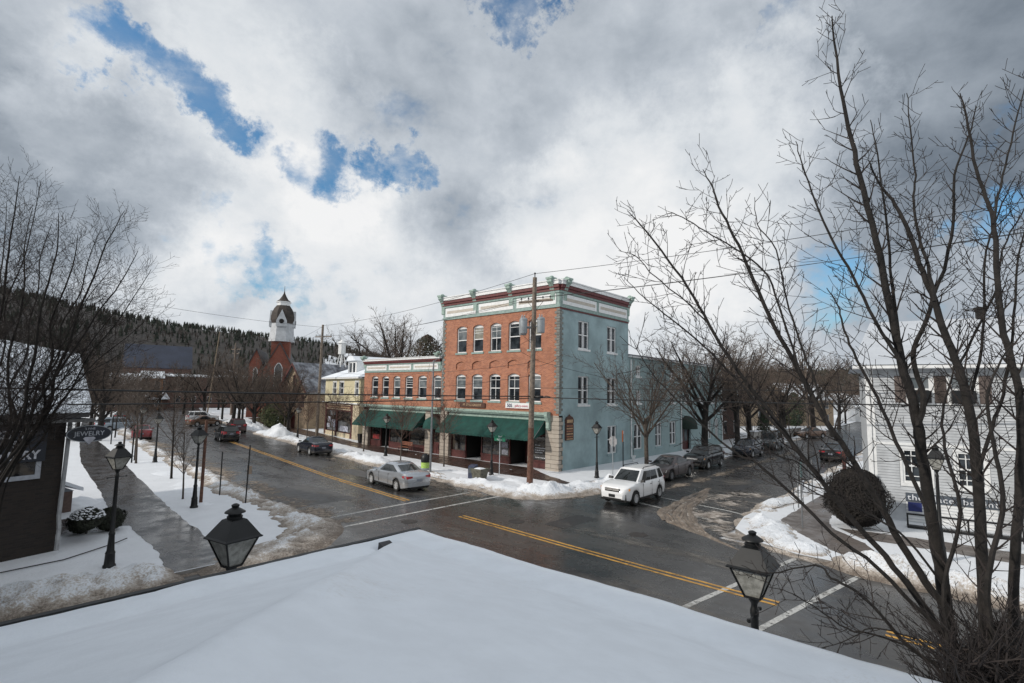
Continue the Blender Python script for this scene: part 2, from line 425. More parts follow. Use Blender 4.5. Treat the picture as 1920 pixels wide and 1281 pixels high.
# ------------------------------------------------------------------ mesh builder
class MB:
    def __init__(s):
        s.v = []; s.f = []; s.m = []; s.uv = None

    def add(s, vs, fs, mi=0):
        o = len(s.v); s.v.extend(tuple(p) for p in vs)
        for f in fs:
            s.f.append(tuple(i + o for i in f)); s.m.append(mi)

    def box(s, x0, y0, z0, x1, y1, z1, mi=0, T=None):
        if T is None:
            T = lambda a, b, c: (a, b, c)
        s.add([T(x, y, z) for z in (z0, z1) for x, y in ((x0, y0), (x1, y0), (x1, y1), (x0, y1))],
              [(3, 2, 1, 0), (4, 5, 6, 7), (0, 1, 5, 4), (1, 2, 6, 5), (2, 3, 7, 6), (3, 0, 4, 7)], mi)

    def tube(s, pts, rad, k=6, mi=0, caps=True):
        n = len(pts); pts = [Vector(p) for p in pts]
        if not hasattr(rad, '__len__'): rad = [rad] * n
        d = (pts[1] - pts[0]).normalized()
        a = d.orthogonal().normalized()
        vs = []
        for i in range(n):
            if i == 0: t = pts[1] - pts[0]
            elif i == n - 1: t = pts[-1] - pts[-2]
            else: t = pts[i + 1] - pts[i - 1]
            if t.length < 1e-9: t = d
            t.normalize()
            a = a - t * a.dot(t)
            if a.length < 1e-6: a = t.orthogonal()
            a.normalize(); b = t.cross(a)
            for j in range(k):
                an = 2 * math.pi * j / k
                vs.append(pts[i] + (a * math.cos(an) + b * math.sin(an)) * rad[i])
        fs = [(i * k + j, i * k + (j + 1) % k, (i + 1) * k + (j + 1) % k, (i + 1) * k + j) for i in range(n - 1) for j in range(k)]
        if caps:
            fs.append(tuple(range(k - 1, -1, -1))); fs.append(tuple((n - 1) * k + j for j in range(k)))
        s.add(vs, fs, mi)

    def lathe(s, prof, k=12, c=(0, 0, 0), mi=0, rot=0.0, sx=1, sy=1):
        """prof: (radius, z) from bottom to top"""
        vs = []
        for r, z in prof:
            for j in range(k):
                a = 2 * math.pi * j / k + rot
                vs.append((c[0] + r * math.cos(a) * sx, c[1] + r * math.sin(a) * sy, c[2] + z))
        n = len(prof)
        fs = [(i * k + j, i * k + (j + 1) % k, (i + 1) * k + (j + 1) % k, (i + 1) * k + j) for i in range(n - 1) for j in range(k)]
        fs.append(tuple(range(k - 1, -1, -1))); fs.append(tuple((n - 1) * k + j for j in range(k)))
        s.add(vs, fs, mi)

    def prism(s, poly, T, d0, d1, mi=0):
        """poly of (a, b), T(a, b, d) -> point"""
        n = len(poly)
        s.add([T(a, b, d0) for a, b in poly] + [T(a, b, d1) for a, b in poly],
              [tuple(range(n)), tuple(range(2 * n - 1, n - 1, -1))] + [(i, i + n, (i + 1) % n + n, (i + 1) % n) for i in range(n)], mi)

    def sheet(s, poly, T, holes=(), mi=0):
        """flat face with holes"""
        loops = [[Vector((a, b, 0)) for a, b in poly]] + [[Vector((a, b, 0)) for a, b in h] for h in holes]
        flat = [p for l in loops for p in l]
        tris = tessellate_polygon(loops)
        s.add([T(p.x, p.y) for p in flat], [tuple(t) for t in tris], mi)

    def strip(s, A, B, m, zf, mi=0, uv=False):
        """surface between two polylines with the same number of points"""
        vs = []
        if uv and s.uv is None: s.uv = {}
        o = len(s.v)
        for i, (a, b) in enumerate(zip(A, B)):
            for j in range(m + 1):
                u = j / m
                x = a[0] + (b[0] - a[0]) * u; y = a[1] + (b[1] - a[1]) * u
                vs.append((x, y, zf(x, y, u, i)))
                if uv: s.uv[o + len(vs) - 1] = (u, i / max(1, len(A) - 1))
        k = m + 1
        s.add(vs, [(i * k + j, i * k + j + 1, (i + 1) * k + j + 1, (i + 1) * k + j) for i in range(len(A) - 1) for j in range(m)], mi)

    def build(s, name, mats, parent=None, smooth=None, fix=True):
        me = bpy.data.meshes.new(name)
        me.from_pydata([tuple(v) for v in s.v], [], s.f)
        if not isinstance(mats, (list, tuple)): mats = [mats]
        for m in mats: me.materials.append(m)
        if len(mats) > 1:
            me.polygons.foreach_set('material_index', s.m)
        if s.uv:
            ul = me.uv_layers.new(name='UVMap')
            for lp in me.loops: ul.data[lp.index].uv = s.uv.get(lp.vertex_index, (0, 0))
        me.update()
        if fix and len(s.f) < 60000:
            import bmesh
            bm = bmesh.new(); bm.from_mesh(me)
            bmesh.ops.recalc_face_normals(bm, faces=bm.faces)
            bm.to_mesh(me); bm.free()
        if smooth is not None:
            me.polygons.foreach_set('use_smooth', [True] * len(me.polygons))
            try: me.set_sharp_from_angle(angle=R(smooth))
            except Exception: pass
        o = bpy.data.objects.new(name, me)
        COL.objects.link(o)
        if parent is not None: o.parent = parent
        return o


def tag(o, label, cat=None, group=None, kind=None):
    if label: o['label'] = label
    if cat: o['category'] = cat
    if group: o['group'] = group
    if kind: o['kind'] = kind
    return o


def thing(name, label, cat, loc=(0, 0, 0), rz=0.0, group=None, scale=None):
    o = bpy.data.objects.new(name, None); COL.objects.link(o)
    o.empty_display_size = .3
    o.location = loc; o.rotation_euler = (0, 0, rz)
    if scale: o.scale = scale
    return tag(o, label, cat, group)


def dup(root, loc, rz=0.0, scale=None, label=None, group=None, parent=None):
    c = root.copy(); COL.objects.link(c)
    if parent is None:
        c.location = loc; c.rotation_euler = (0, 0, rz)
        if scale is not None: c.scale = scale if hasattr(scale, '__len__') else (scale,) * 3
        if label: c['label'] = label
        if group: c['group'] = group
    else:
        c.parent = parent
    for ch in [o for o in root.children]:
        dup(ch, None, parent=c)
    return c


def text_mesh(name, txt, size, T, m, parent, depth=.01, align='CENTER', sx=1.0, spacing=1.0, bold=0.0):
    """letters as a mesh; T(a, b, d): along, up, depth"""
    cu = bpy.data.curves.new(name, 'FONT')
    cu.body = txt; cu.size = size; cu.align_x = align; cu.align_y = 'CENTER'; cu.extrude = depth; cu.space_character = spacing
    cu.offset = bold; cu.resolution_u = 3
    ob = bpy.data.objects.new(name, cu); COL.objects.link(ob)
    bpy.context.view_layer.update()
    me = bpy.data.meshes.new_from_object(ob.evaluated_get(bpy.context.evaluated_depsgraph_get()))
    bpy.data.objects.remove(ob)
    for v in me.vertices:
        v.co = Vector(T(v.co.x * sx, v.co.y, v.co.z))
    me.materials.clear(); me.materials.append(m)
    o = bpy.data.objects.new(name, me); COL.objects.link(o)
    o.parent = parent
    return o


def lerp(tab, x):
    if x <= tab[0][0]: return tab[0][1]
    for (a, va), (b, vb) in zip(tab, tab[1:]):
        if x <= b: return va + (vb - va) * (x - a) / (b - a)
    return tab[-1][1]


def fn(x, y, s=1.0, z=0.0):
    return noise.fractal(Vector((x * s, y * s, z)), 1.0, 2.0, 4)


def center(Y):
    return lerp([(-80, 15.2), (0, 15.7), (8, 15.97), (13, 16.26), (22, 16.85), (31, 17.72), (42, 19.38), (56, 21.4), (71, 23.7),
                 (97, 28.9), (130, 36.5), (170, 48)], Y)


def left_curb(Y):
    return center(Y) - lerp([(-80, 5.4), (18, 5.9), (29, 6.2), (52, 7.4), (75, 8.4), (170, 8.4)], Y)


def right_curb(Y):
    return center(Y) + lerp([(-80, 5.0), (0, 5.0), (8, 5.2), (18, 5.0), (42, 5.0), (170, 5.4)], Y)


def frange(a, b, step):
    n = max(1, int(round(abs(b - a) / step)))
    return [a + (b - a) * i / n for i in range(n + 1)]

# ================================================================== SETTING
def structure(o, label=None):
    o['kind'] = 'structure'
    if label: o['label'] = label
    return o


def strip_obj(name, A, B, m, zf, material, uv=False, kind='structure', label=None):
    mb = MB(); mb.strip(A, B, m, zf, uv=uv)
    o = mb.build(name, material, smooth=40)
    o['kind'] = kind
    if label: o['label'] = label
    return o


# snow-covered ground, one sheet to the horizon
mb = MB()
XS = [-2500, -900, -300, -120, -60, 0, 60, 120, 200, 300, 500, 900, 2500]
mb.strip([(x, -2500) for x in XS], [(x, 2500) for x in XS], 24, lambda x, y, u, i: -.07)
structure(mb.build('ground', M_GROUND))

# roads
ys = frange(-80, 170, 2.5)
strip_obj('main_road', [(left_curb(y) - .3, y) for y in ys], [(right_curb(y) + .3, y) for y in ys], 8,
          lambda x, y, u, i: .03 - .10 * (u - .5) ** 2, M_ASPH)
xs = frange(18, 150, 4)
strip_obj('side_road', [(x, 8.0 + max(0, x - 60) * .05) for x in xs], [(x, 17.3 + max(0, x - 60) * .05) for x in xs], 4, lambda x, y, u, i: -.004, M_ASPH)
strip_obj('side_road', [(x, 8.6) for x in frange(-70, 12, 4)], [(x, 17.9) for x in frange(-70, 12, 4)], 4, lambda x, y, u, i: -.004, M_ASPH)

# painted lines (worn through in places)
def road_z(x, y):
    c0, c1 = left_curb(y) - .3, right_curb(y) + .3
    u = (x - c0) / (c1 - c0)
    return .03 - .10 * (u - .5) ** 2


def line(name, pts, width, material, lift=.005):
    A, B = [], []
    for i, p in enumerate(pts):
        q = pts[min(i + 1, len(pts) - 1)]; o = pts[max(i - 1, 0)]
        d = Vector((q[0] - o[0], q[1] - o[1])).normalized(); n = Vector((-d.y, d.x)) * width / 2
        A.append((p[0] + n.x, p[1] + n.y)); B.append((p[0] - n.x, p[1] - n.y))
    mb = MB(); mb.strip(A, B, 1, lambda x, y, u, i: (road_z(x, y) if x < 22.3 else 0) + lift)
    return structure(mb.build(name, material))


for y0, y1 in ((21.9, 150), (4.3, 17.6), (-80, 1.9)):
    for off in (-.13, .13):
        line('road_marking', [(center(y) + off, y) for y in frange(y0, y1, 2.0)], .115, M_YELLOW)
for ya, yb, x0, x1 in ((21.4, 21.35, 11.3, 21.4), (19.6, 19.5, 11.3, 21.6), (6.4, 4.95, 11.6, 20.9), (4.6, 2.95, 11.6, 20.6)):
    line('road_marking', [(x0 + (x1 - x0) * t / 8, ya + (yb - ya) * t / 8) for t in range(9)], .17, M_WLINE)
line('road_marking', [(25.3, 13.6), (24.9, 12), (24.5, 10.5), (24.1, 8.9)], .15, M_WLINE)
line('road_marking', [(27.5, 13.6), (27.2, 12), (26.75, 9.5), (26.3, 8.2)], .15, M_WLINE)

# raised blocks with kerbs: snow on verges and pavements
M_KERB = mat('kerb stone', (.22, .21, .20), .85, var=.3, bump=.3)


def block(name, poly, z, material):
    mb = MB(); n = len(poly)
    mb.sheet(poly, lambda a, b: (a, b, z))
    mb.add([(a, b, z) for a, b in poly] + [(a, b, -.1) for a, b in poly], [(i, (i + 1) % n, n + (i + 1) % n, n + i) for i in range(n)], 1)
    return structure(mb.build(name, [material, M_KERB]))


far_poly = [(right_curb(y), y) for y in frange(128, 20, 3)] + [(22.15, 18.6), (22.9, 17.6), (24.2, 17.1)] + [(x, 17.15 + max(0, x - 60) * .05) for x in (30, 60, 100, 150)] + [(150, 128)]
block('far_pavement', far_poly, .12, M_GROUND)
right_poly = [(right_curb(y), y) for y in frange(-80, 3, 3)] + [(20.9, 5.0), (21.6, 6.6), (23.0, 7.8), (25.5, 8.25)] + [(x, 8.2 + max(0, x - 60) * .05) for x in (30, 60, 150)] + [(150, -80)]
block('right_pavement', right_poly, .12, M_GROUND)
left_poly = [(left_curb(y), y) for y in frange(150, 21.5, 3)] + [(10.6, 19.4), (9.6, 18.4), (8.0, 18.0), (-70, 18.0), (-70, 150)]
block('left_pavement', left_poly, .12, M_GROUND)
near_poly = [(-70, 8.4), (7.5, 8.4), (9.3, 7.6), (10.3, 6.2)] + [(left_curb(y), y) for y in frange(4, -80, 4)] + [(-70, -80)]
block('near_pavement', near_poly, .12, M_GROUND)

# walks cleared of snow
M_WETWALK = paving('wet dark slabs', (.080, .076, .076), (.055, .053, .053), (.03, .03, .03), 1.3, 1.3, .08)
M_BROWNWALK = paving('wet brown brick paving', (.090, .052, .040), (.065, .042, .034), (.035, .03, .028), .4, .2, .25)
M_GREYWALK = paving('grey brown concrete walk', (.165, .14, .125), (.145, .125, .112), (.05, .045, .04), 1.5, 1.5, .45)


def flat(name, A, B, z, material, m=4):
    def fine(P, sd):
        out = []
        for p, q in zip(P, P[1:]):
            n = 12
            for i in range(n):
                x = p[0] + (q[0] - p[0]) * i / n; y = p[1] + (q[1] - p[1]) * i / n
                w_ = (abs(noise.noise(Vector((x * .9, y * .9, sd)))) * .22 + abs(noise.noise(Vector((x * 3, y * 3, sd + 2)))) * .10) * (x < 29.9)
                out.append((x, y, w_))
        out.append((*P[-1], 0)); return out
    A2, B2 = fine(A, 3.0), fine(B, 8.0); A3 = []; B3 = []
    for a, b in zip(A2, B2):
        d = Vector((b[0] - a[0], b[1] - a[1])).normalized()
        A3.append((a[0] + d.x * a[2], a[1] + d.y * a[2])); B3.append((b[0] - d.x * b[2], b[1] - d.y * b[2]))
    mb = MB(); mb.strip(A3, B3, m, lambda x, y, u, i: z)
    return structure(mb.build(name, material))


wl = [(5.2, 18.05), (5.6, 20.5), (5.75, 24), (5.95, 29.2), (6.7, 36), (7.9, 48), (10.2, 63), (14.5, 90), (18, 110)]
wr = [(7.2, 18.05), (7.5, 21.6), (7.8, 26), (8.3, 30.5), (9.1, 38), (10.5, 49.6), (12.3, 68), (16.5, 92), (20, 112)]
flat('left_walk', wl, wr, .126, M_WETWALK)
flat('left_walk', [(3.7, 25.2), (5.9, 25.2)], [(3.7, 28.2), (6.0, 28.2)], .131, M_WETWALK)
flat('shop_walk', [(26.3, 18.9), (26.4, 22.2), (26.2, 27), (26.9, 34), (27.3, 41), (28.6, 49), (30.5, 60), (34, 78), (40, 100)],
     [(27.0, 18.9), (28.6, 22.2), (30.06, 24.5), (30.06, 34), (30.06, 41), (30.6, 49), (33.2, 60), (36.6, 78), (43, 100)], .127, M_BROWNWALK)
flat('corner_walk', [(21.9, 3.9), (23.2, 5.0), (24.5, 6.0), (26.0, 6.9), (28.0, 6.9), (34, 6.8), (41, 6.7), (60, 6.5)],
     [(22.4, 2.5), (24.0, 3.2), (25.8, 4.6), (27.0, 5.1), (29.0, 5.3), (34, 5.5), (41, 5.6), (60, 5.3)], .127, M_GREYWALK)
flat('corner_walk', [(24.0, -40), (24.9, -1), (25.0, 1.2), (24.9, 3.6)], [(25.8, -40), (26.9, -1), (26.8, 1.2), (26.3, 4.7)], .123 + .008, M_GREYWALK)


# repairs and covers in the asphalt
M_PATCH = mat('newer asphalt patch', (.026, .026, .027), .45, var=.25, vscale=5, bump=.15)
M_PATCHL = mat('older grey asphalt patch', (.088, .085, .082), .6, var=.25, vscale=3, bump=.2)
for (x0, y0, x1, y1, m_) in ((12.2, 24.2, 15.4, 29.6, M_PATCHL), (18.1, 13.0, 20.6, 14.1, M_PATCH), (13.0, 7.6, 14.2, 9.9, M_PATCH), (17.3, 35, 19.0, 36.2, M_PATCH), (33, 10.8, 38, 11.8, M_PATCH), (18.6, -2.5, 19.6, .4, M_PATCHL), (19.2, 29.5, 20.7, 33.4, M_PATCHL)):
    mb = MB(); n_ = 10
    mb.strip([(x0 + .04 * math.sin(i * 2.1), y0 + (y1 - y0) * i / n_) for i in range(n_ + 1)], [(x1 + .04 * math.cos(i * 1.7), y0 + (y1 - y0) * i / n_) for i in range(n_ + 1)], 6, lambda x, y, u, i: (road_z(x, y) if x < 22.3 else -.004) + .003)
    structure(mb.build('road_patch', m_))
for x, y in ((17.6, 15.2), (14.3, 18.4), (19.5, 10.4), (28.5, 12.2)):
    mb = MB(); zz = (road_z(x, y) if x < 22.3 else -.004)
    mb.lathe([(.36, 0), (.36, .009), (.30, .009), (.30, .006), (.0, .006)], 24, (x, y, zz - .001)); mb.build('manhole_cover', mat('rusty dark iron', (.035, .030, .027), .7, var=.3, bump=.4, bscale=60))
    o_ = COL.objects[-1]; tag(o_, {17.6: 'round iron manhole cover in the middle of the crossing', 14.3: 'round iron manhole cover near the upper crosswalk lines', 19.5: 'round iron manhole cover before the right corner', 28.5: 'round iron manhole cover in the side street'}[x], 'manhole cover')


# banks of ploughed snow
def bank(name, pts, w, h, material, seed=0, step=.22, lean=.5, label=None):
    P = [Vector((p[0], p[1], 0)) for p in pts]
    out = []
    for a, b in zip(P, P[1:]):
        n = max(1, int((b - a).length / step))
        out += [a + (b - a) * (i / n) for i in range(n)]
    out.append(P[-1])
    mb = MB(); A = []; B = []
    for i, p in enumerate(out):
        d = (out[min(i + 3, len(out) - 1)] - out[max(i - 3, 0)]).normalized(); n = Vector((-d.y, d.x, 0))
        wv = w * (.75 + .6 * (noise.noise(p * .28 + Vector((seed, 0, 0))) * .5 + .5))
        A.append(p + n * wv * .5 + n * noise.noise(p * .9 + Vector((0, seed, 3))) * .22); B.append(p - n * wv * .5 + n * noise.noise(p * .9 + Vector((0, seed, 9))) * .22)

    def zf(x, y, u, i):
        e = min(1, min(i, len(out) - 1 - i) / 4)
        prof = max(0, 1 - abs((u - lean) / (lean if u < lean else 1 - lean)) ** 1.7)
        big = .62 + .75 * noise.noise(Vector((x * .45, y * .45, seed)))
        lump = noise.fractal(Vector((x * 2.1, y * 2.1, seed + 5)), 1, 2, 4)
        fine = noise.fractal(Vector((x * 6, y * 6, seed + 7)), 1, 2, 3)
        return -.03 + .02 * (u in (0, 1)) + prof * e * h * max(.2, big + .38 * lump + .26 * fine) + prof * .045
    mb.strip(A, B, 14, zf)
    o = mb.build(name, material, smooth=50)
    o['kind'] = 'structure'
    if label: o['label'] = label
    return o


bank('snow_bank', [(right_curb(y) + .55, y) for y in frange(120, 20, 3)] + [(22.3, 18.9), (23.1, 17.9)], 2.3, .42, M_BANK, 1)
bank('snow_bank', [(22.2, 19.9), (23.2, 18.3), (24.6, 17.55), (27, 17.5), (29.8, 17.6)], 2.4, .60, M_BANK, 2)
bank('snow_bank', [(30.5, 17.6), (38, 17.7), (50, 17.9), (64, 18.0), (90, 19)], 1.3, .35, M_BANK, 3)
bank('snow_bank', [(left_curb(y) + .15, y) for y in frange(100, 24, 3)] + [(10.9, 21.6), (10.4, 19.9)], 2.0, .40, M_BANKD, 4)
bank('snow_bank', [(11.4, 22.0), (10.7, 20.0), (9.3, 18.6), (7.6, 18.0), (6.0, 18.1)], 2.6, .36, M_BANKD, 5)
bank('snow_bank', [(5.6, 18.0), (3.6, 18.2), (0, 18.5), (-6, 18.5), (-14, 18.4)], 2.3, .55, M_BANKD, 6)
bank('snow_bank', [(20.2, -14), (20.35, -3), (20.7, .5), (21.0, 2.6), (21.3, 4.2)], 1.9, .50, M_BANKD, 7)
bank('snow_bank', [(21.4, 3.9), (21.9, 5.2), (22.8, 6.3), (24.3, 7.0), (26.0, 7.6)], 2.3, .50, M_BANK, 8)
bank('snow_bank', [(26.2, 8.0), (29, 8.0), (33, 7.8), (42, 8.0), (62, 8.3), (90, 9.2)], 1.6, .34, M_BANK, 9)
bank('snow_bank', [(10.2, 6.8), (10.4, 4), (10.2, -4), (10, -20)], 1.6, .5, M_BANKD, 10)
# thin ridges left by the shovel along the shop fronts and heaps beside the walk
bank('snow_ridge', [(29.2, 43.5), (28.75, 36), (28.7, 31.9)], .55, .10, M_SNOW, 11)
bank('snow_ridge', [(28.6, 29.2), (28.4, 25.5), (27.9, 21.5), (27.3, 18.9)], .62, .11, M_SNOW, 12)
bank('snow_ridge', [(25.2, 40), (24.9, 33), (24.9, 26.5), (25.1, 22.5), (24.9, 19.4)], 2.7, .22, M_SNOW, 13)
bank('snow_ridge', [(3.5, 30.9), (5.1, 31.2), (6.2, 32)], 2.6, .5, M_SNOW, 14)
bank('snow_ridge', [(9.3, 24), (9.8, 30), (10.8, 40), (12, 50)], 2.6, .14, M_SNOW, 15)
bank('snow_bank', [(4.4, 18.5), (6.2, 18.5), (8.4, 18.9)], 1.7, .10, M_BANKD, 31)
for k_ in range(9):      # ruts left by turning wheels
    o_ = k_ * .42
    bank('snow_rut', [(20.2 + o_ * .55, 6.6 + o_ * .9), (21.3 + o_ * .4, 8.2 + o_ * .75), (23.2 + o_ * .25, 9.6 + o_ * .6), (26.0 + o_ * .3, 10.9 + o_ * .35), (29 + o_, 11.4 + o_ * .3)][(k_ % 3 == 2):5 - (k_ % 2)], .20 + .1 * (k_ % 3), .055, M_BANKD, 40 + k_, step=.16)
bank('snow_heap', [(27.6, 58.5), (28.2, 61.5), (28.9, 64)], 3.2, 1.2, M_BANK, 16)
bank('snow_heap', [(28.6, 70), (30.2, 76), (33, 84)], 4, .9, M_BANK, 17)
bank('snow_ridge', [(4.9, 22.0), (5.0, 23.8), (4.9, 25)], .5, .07, M_SNOW, 18)

# slush and grit drying on the asphalt
M_SLUSH = broken('brown slush and grit', (.30, .25, .20), .50, .07, .55, rough=.8, bump=.5, col2=(.13, .10, .075), fine=7, edgefade=(.5, .55))
M_SALT = broken('pale salt residue', (.20, .185, .165), .57, .12, .35, rough=.8, bump=.1, col2=(.11, .10, .09), stretch=(1, .3, 1), fine=9, edgefade=(.5, .6))


def slush(A, B, material=M_SLUSH, lift=.009):
    mb = MB(); mb.strip(A, B, 6, lambda x, y, u, i: (road_z(x, y) if x < 22.3 else 0) + lift, uv=True)
    return structure(mb.build('road_slush', material))


yy = frange(20, 100, 3)
slush([(left_curb(y) - .2, y) for y in yy], [(left_curb(y) + 3.2, y) for y in yy])
slush([(right_curb(y) - 2.4, y) for y in yy], [(right_curb(y) + .4, y) for y in yy])
slush([(7, 15.6), (9.5, 16.6), (11.2, 18.5), (12.2, 21), (12.8, 24)], [(7, 18.3), (8.6, 18.6), (9.6, 19.4), (10.4, 21.4), (10.8, 24)])
slush([(-12, 15.8), (-5, 16.2), (2, 16.6), (7, 16.4)], [(-12, 18.3), (-5, 18.6), (2, 18.7), (7, 18.4)])
M_SLUSHW = broken('rutted brown snow', (.46, .42, .38), .505, .06, .8, rough=.8, bump=.9, col2=(.17, .135, .105), fine=5, stretch=(1, .55, 1), edgefade=(.5, .35))
slush([(19.0, -6), (19.3, 0), (19.9, 3.2), (20.4, 6.2), (21.3, 8.6), (23.5, 10.3), (27, 11.6), (33, 11)], [(20.8, -6), (21.2, 0), (21.6, 3.4), (22.3, 5.8), (23.3, 7.4), (25.4, 8.3), (28, 8.5), (33, 8.4)], M_SLUSHW)
slush([(20.2, 6.9), (20.9, 8.8), (23.2, 11.2), (26.6, 12.2), (31, 12.0)], [(21.5, 6.0), (22.6, 7.6), (24.6, 9.3), (27.4, 10.0), (31, 9.8)], M_SLUSHW, .012)
slush([(21.0, 24), (20.9, 20), (21.6, 17.2), (23.6, 15.7), (28, 15.2), (36, 15)], [(22.4, 24), (22.6, 20), (23.2, 18.2), (24.6, 17.3), (28, 17.2), (36, 17.1)])
slush([(30, 13.3), (44, 13.2), (60, 13.4)], [(30, 14.9), (44, 14.9), (60, 15.2)])
slush([(center(y) - 3.6, y) for y in frange(-10, 60, 4)], [(center(y) - .6, y) for y in frange(-10, 60, 4)], M_SALT, .0065)
slush([(center(y) + .6, y) for y in frange(-10, 60, 4)], [(center(y) + 3.9, y) for y in frange(-10, 60, 4)], M_SALT, .0065)
slush([(23.5, 9.5), (40, 10), (60, 10.5)], [(23.5, 13.5), (40, 13.6), (60, 14)], M_SALT, .0065)


# ------------------------------------------------------------------ hills
def ridge(az):
    """skyline height over distance, by compass angle from +Y towards +X"""
    return lerp([(-80, .10), (-20, .15), (3.4, .128), (10.2, .113), (18.3, .101), (28, .087), (33.4, .070), (36, .062), (45, .05), (70, .045), (82, .047), (100, .05), (130, .045)], az)


def hill_z(x, y):
    r = math.hypot(x, y); az = math.degrees(math.atan2(x, y))
    r1 = lerp([(-60, 520), (20, 620), (34, 760), (60, 900), (130, 900)], az)
    r0 = lerp([(-60, 150), (0, 150), (15, 260), (34, 300), (60, 260), (130, 260)], az)
    t = max(0, min(1.15, (r - r0) / (r1 - r0)))
    s = t * t * (3 - 2 * t) if t <= 1 else 1
    top = ridge(az) * r1 + 5.6 - 9
    bumpy = 1 + .10 * fn(x, y, .004, 2.0)
    return -.3 + (top + 3) * s * bumpy


mb = MB()
azs = frange(-75, 135, .75); rs = [140, 180, 220, 260, 300, 340, 370, 400, 430, 460, 490, 520, 550, 600, 660, 720, 800, 900, 1050, 1300]
for i, a in enumerate(azs):
    for r in rs:
        x, y = r * math.sin(R(a)), r * math.cos(R(a)); mb.v.append((x, y, hill_z(x, y)))
nr = len(rs)
for i in range(len(azs) - 1):
    for j in range(nr - 1):
        mb.f.append((i * nr + j, i * nr + j + 1, (i + 1) * nr + j + 1, (i + 1) * nr + j)); mb.m.append(1 if (28 < azs[i] < 37.5 and 430 <= rs[j] < 550 and noise.noise(Vector((azs[i] * .5, rs[j] * .02, 1))) > -.2) else 0)
M_HILL = mat('wooded hillside', (.050, .044, .040), .9, col2=(.026, .022, .019), vscale=.012)
hills = structure(mb.build('hills', [M_HILL, M_GROUND], smooth=60))

# forest on the hills: conifers on the crest, bare hardwoods below
rng = random.Random(5)
con = MB(); har = MB()
N_OK = 0
while N_OK < 26000:
    az = rng.uniform(-62, 112); r = rng.uniform(170, 960) ** 1.0
    x, y = r * math.sin(R(az)), r * math.cos(R(az))
    z = hill_z(x, y)
    e = (z - 5.6 + 8) / r
    k = e / ridge(az)
    if az > 36 and r < 300: continue
    if z < 3.0 and rng.random() < .55: continue
    clear = noise.noise(Vector((x * .009, y * .009, 4.0)))
    if 28 < az < 37 and 420 < r < 560 and clear > -.05: continue      # open snowy fields
    if 10 < az < 28 and .25 < k < .8 and clear > .22: continue
    if k > 1.25: continue
    N_OK += 1
    h = rng.uniform(3.6, 6.8) * (1.0 if r > 300 else 1.1)
    conif = rng.random() < lerp([(0, .15), (.5, .25), (.75, .45), (1.0, .62)], k)
    if conif:
        w0 = h * rng.uniform(.18, .30); kk = 5; a0 = rng.random() * 6
        for (b0, b1, ww) in ((.10, .55, 1.0), (.35, .80, .74), (.6, 1.04, .45)):
            vs = [(x + w0 * ww * rng.uniform(.7, 1.2) * math.cos(a0 + 6.283 * j / kk), y + w0 * ww * rng.uniform(.7, 1.2) * math.sin(a0 + 6.283 * j / kk), z + h * b0 + rng.uniform(-.3, .3)) for j in range(kk)]
            con.add(vs + [(x, y, z + h * b1)], [(j, (j + 1) % kk, kk) for j in range(kk)])
    else:
        for j in range(7):
            a = rng.random() * 6.283; l = h * rng.uniform(.25, .4) * (.3 + .7 * (j > 0)); b = h * rng.uniform(.15, .5)
            dx, dy = math.cos(a), math.sin(a); wd = rng.uniform(.10, .22)
            tip = (x + dx * l, y + dy * l, z + h * rng.uniform(.75, 1.0))
            har.add([(x - dy * wd, y + dx * wd, z + b), (x + dy * wd, y - dx * wd, z + b), (tip[0] + dy * .05, tip[1], tip[2]), (tip[0] - dy * .05, tip[1], tip[2])], [(0, 1, 2, 3)])
            har.add([(x + dx * l * .4, y + dy * l * .4, z + h * .45), (x + dx * l * .4 + .12, y + dy * l * .4, z + h * .45), (x + dx * l * 1.25, y + dy * l * 1.25 + .5, z + h * .85)], [(0, 1, 2)])
        har.add([(x - .18, y, z), (x + .18, y, z), (x + .08, y, z + h * .7), (x - .08, y, z + h * .7)], [(0, 1, 2, 3)])
        har.add([(x, y - .18, z), (x, y + .18, z), (x, y + .08, z + h * .7), (x, y - .08, z + h * .7)], [(0, 1, 2, 3)])
M_CONIFER = mat('far conifer needles', (.016, .024, .016), .9, var=.5, vscale=.05)
M_HARDWOOD = mat('far bare hardwoods', (.060, .048, .040), .95, var=.5, vscale=.05)
tag(con.build('hillside_conifers', M_CONIFER, fix=False), 'dark conifer forest along the crest of the hill', 'forest', kind='stuff')
tag(har.build('hillside_hardwoods', M_HARDWOOD, fix=False), 'bare brown woods on the snowy hillside', 'forest', kind='stuff')

# ------------------------------------------------------------------ our own porch roof, under snow
PX1, PY1, PZ = 5.5, 6.8, 3.34


def roof_h(x, y):
    a, b = PX1 - x, PY1 - y
    k = .40
    d = min(a, b) - k * max(0, 1 - abs(a - b) / k) ** 2 * .25       # the hip softened by snow
    return PZ - .05 + max(0, d - .75) * .275 + max(0, min(d, .75)) * .07 + (.03 * max(0, d - .6) if d < 1.4 else .024)


porch = thing('porch_roof', 'hipped porch roof under smooth thick snow in the foreground, with a dark gutter edge', 'roof', (0, 0, 0))
mb = MB()
gx = frange(-5, PX1, .09); gy = frange(-9, PY1, .09)


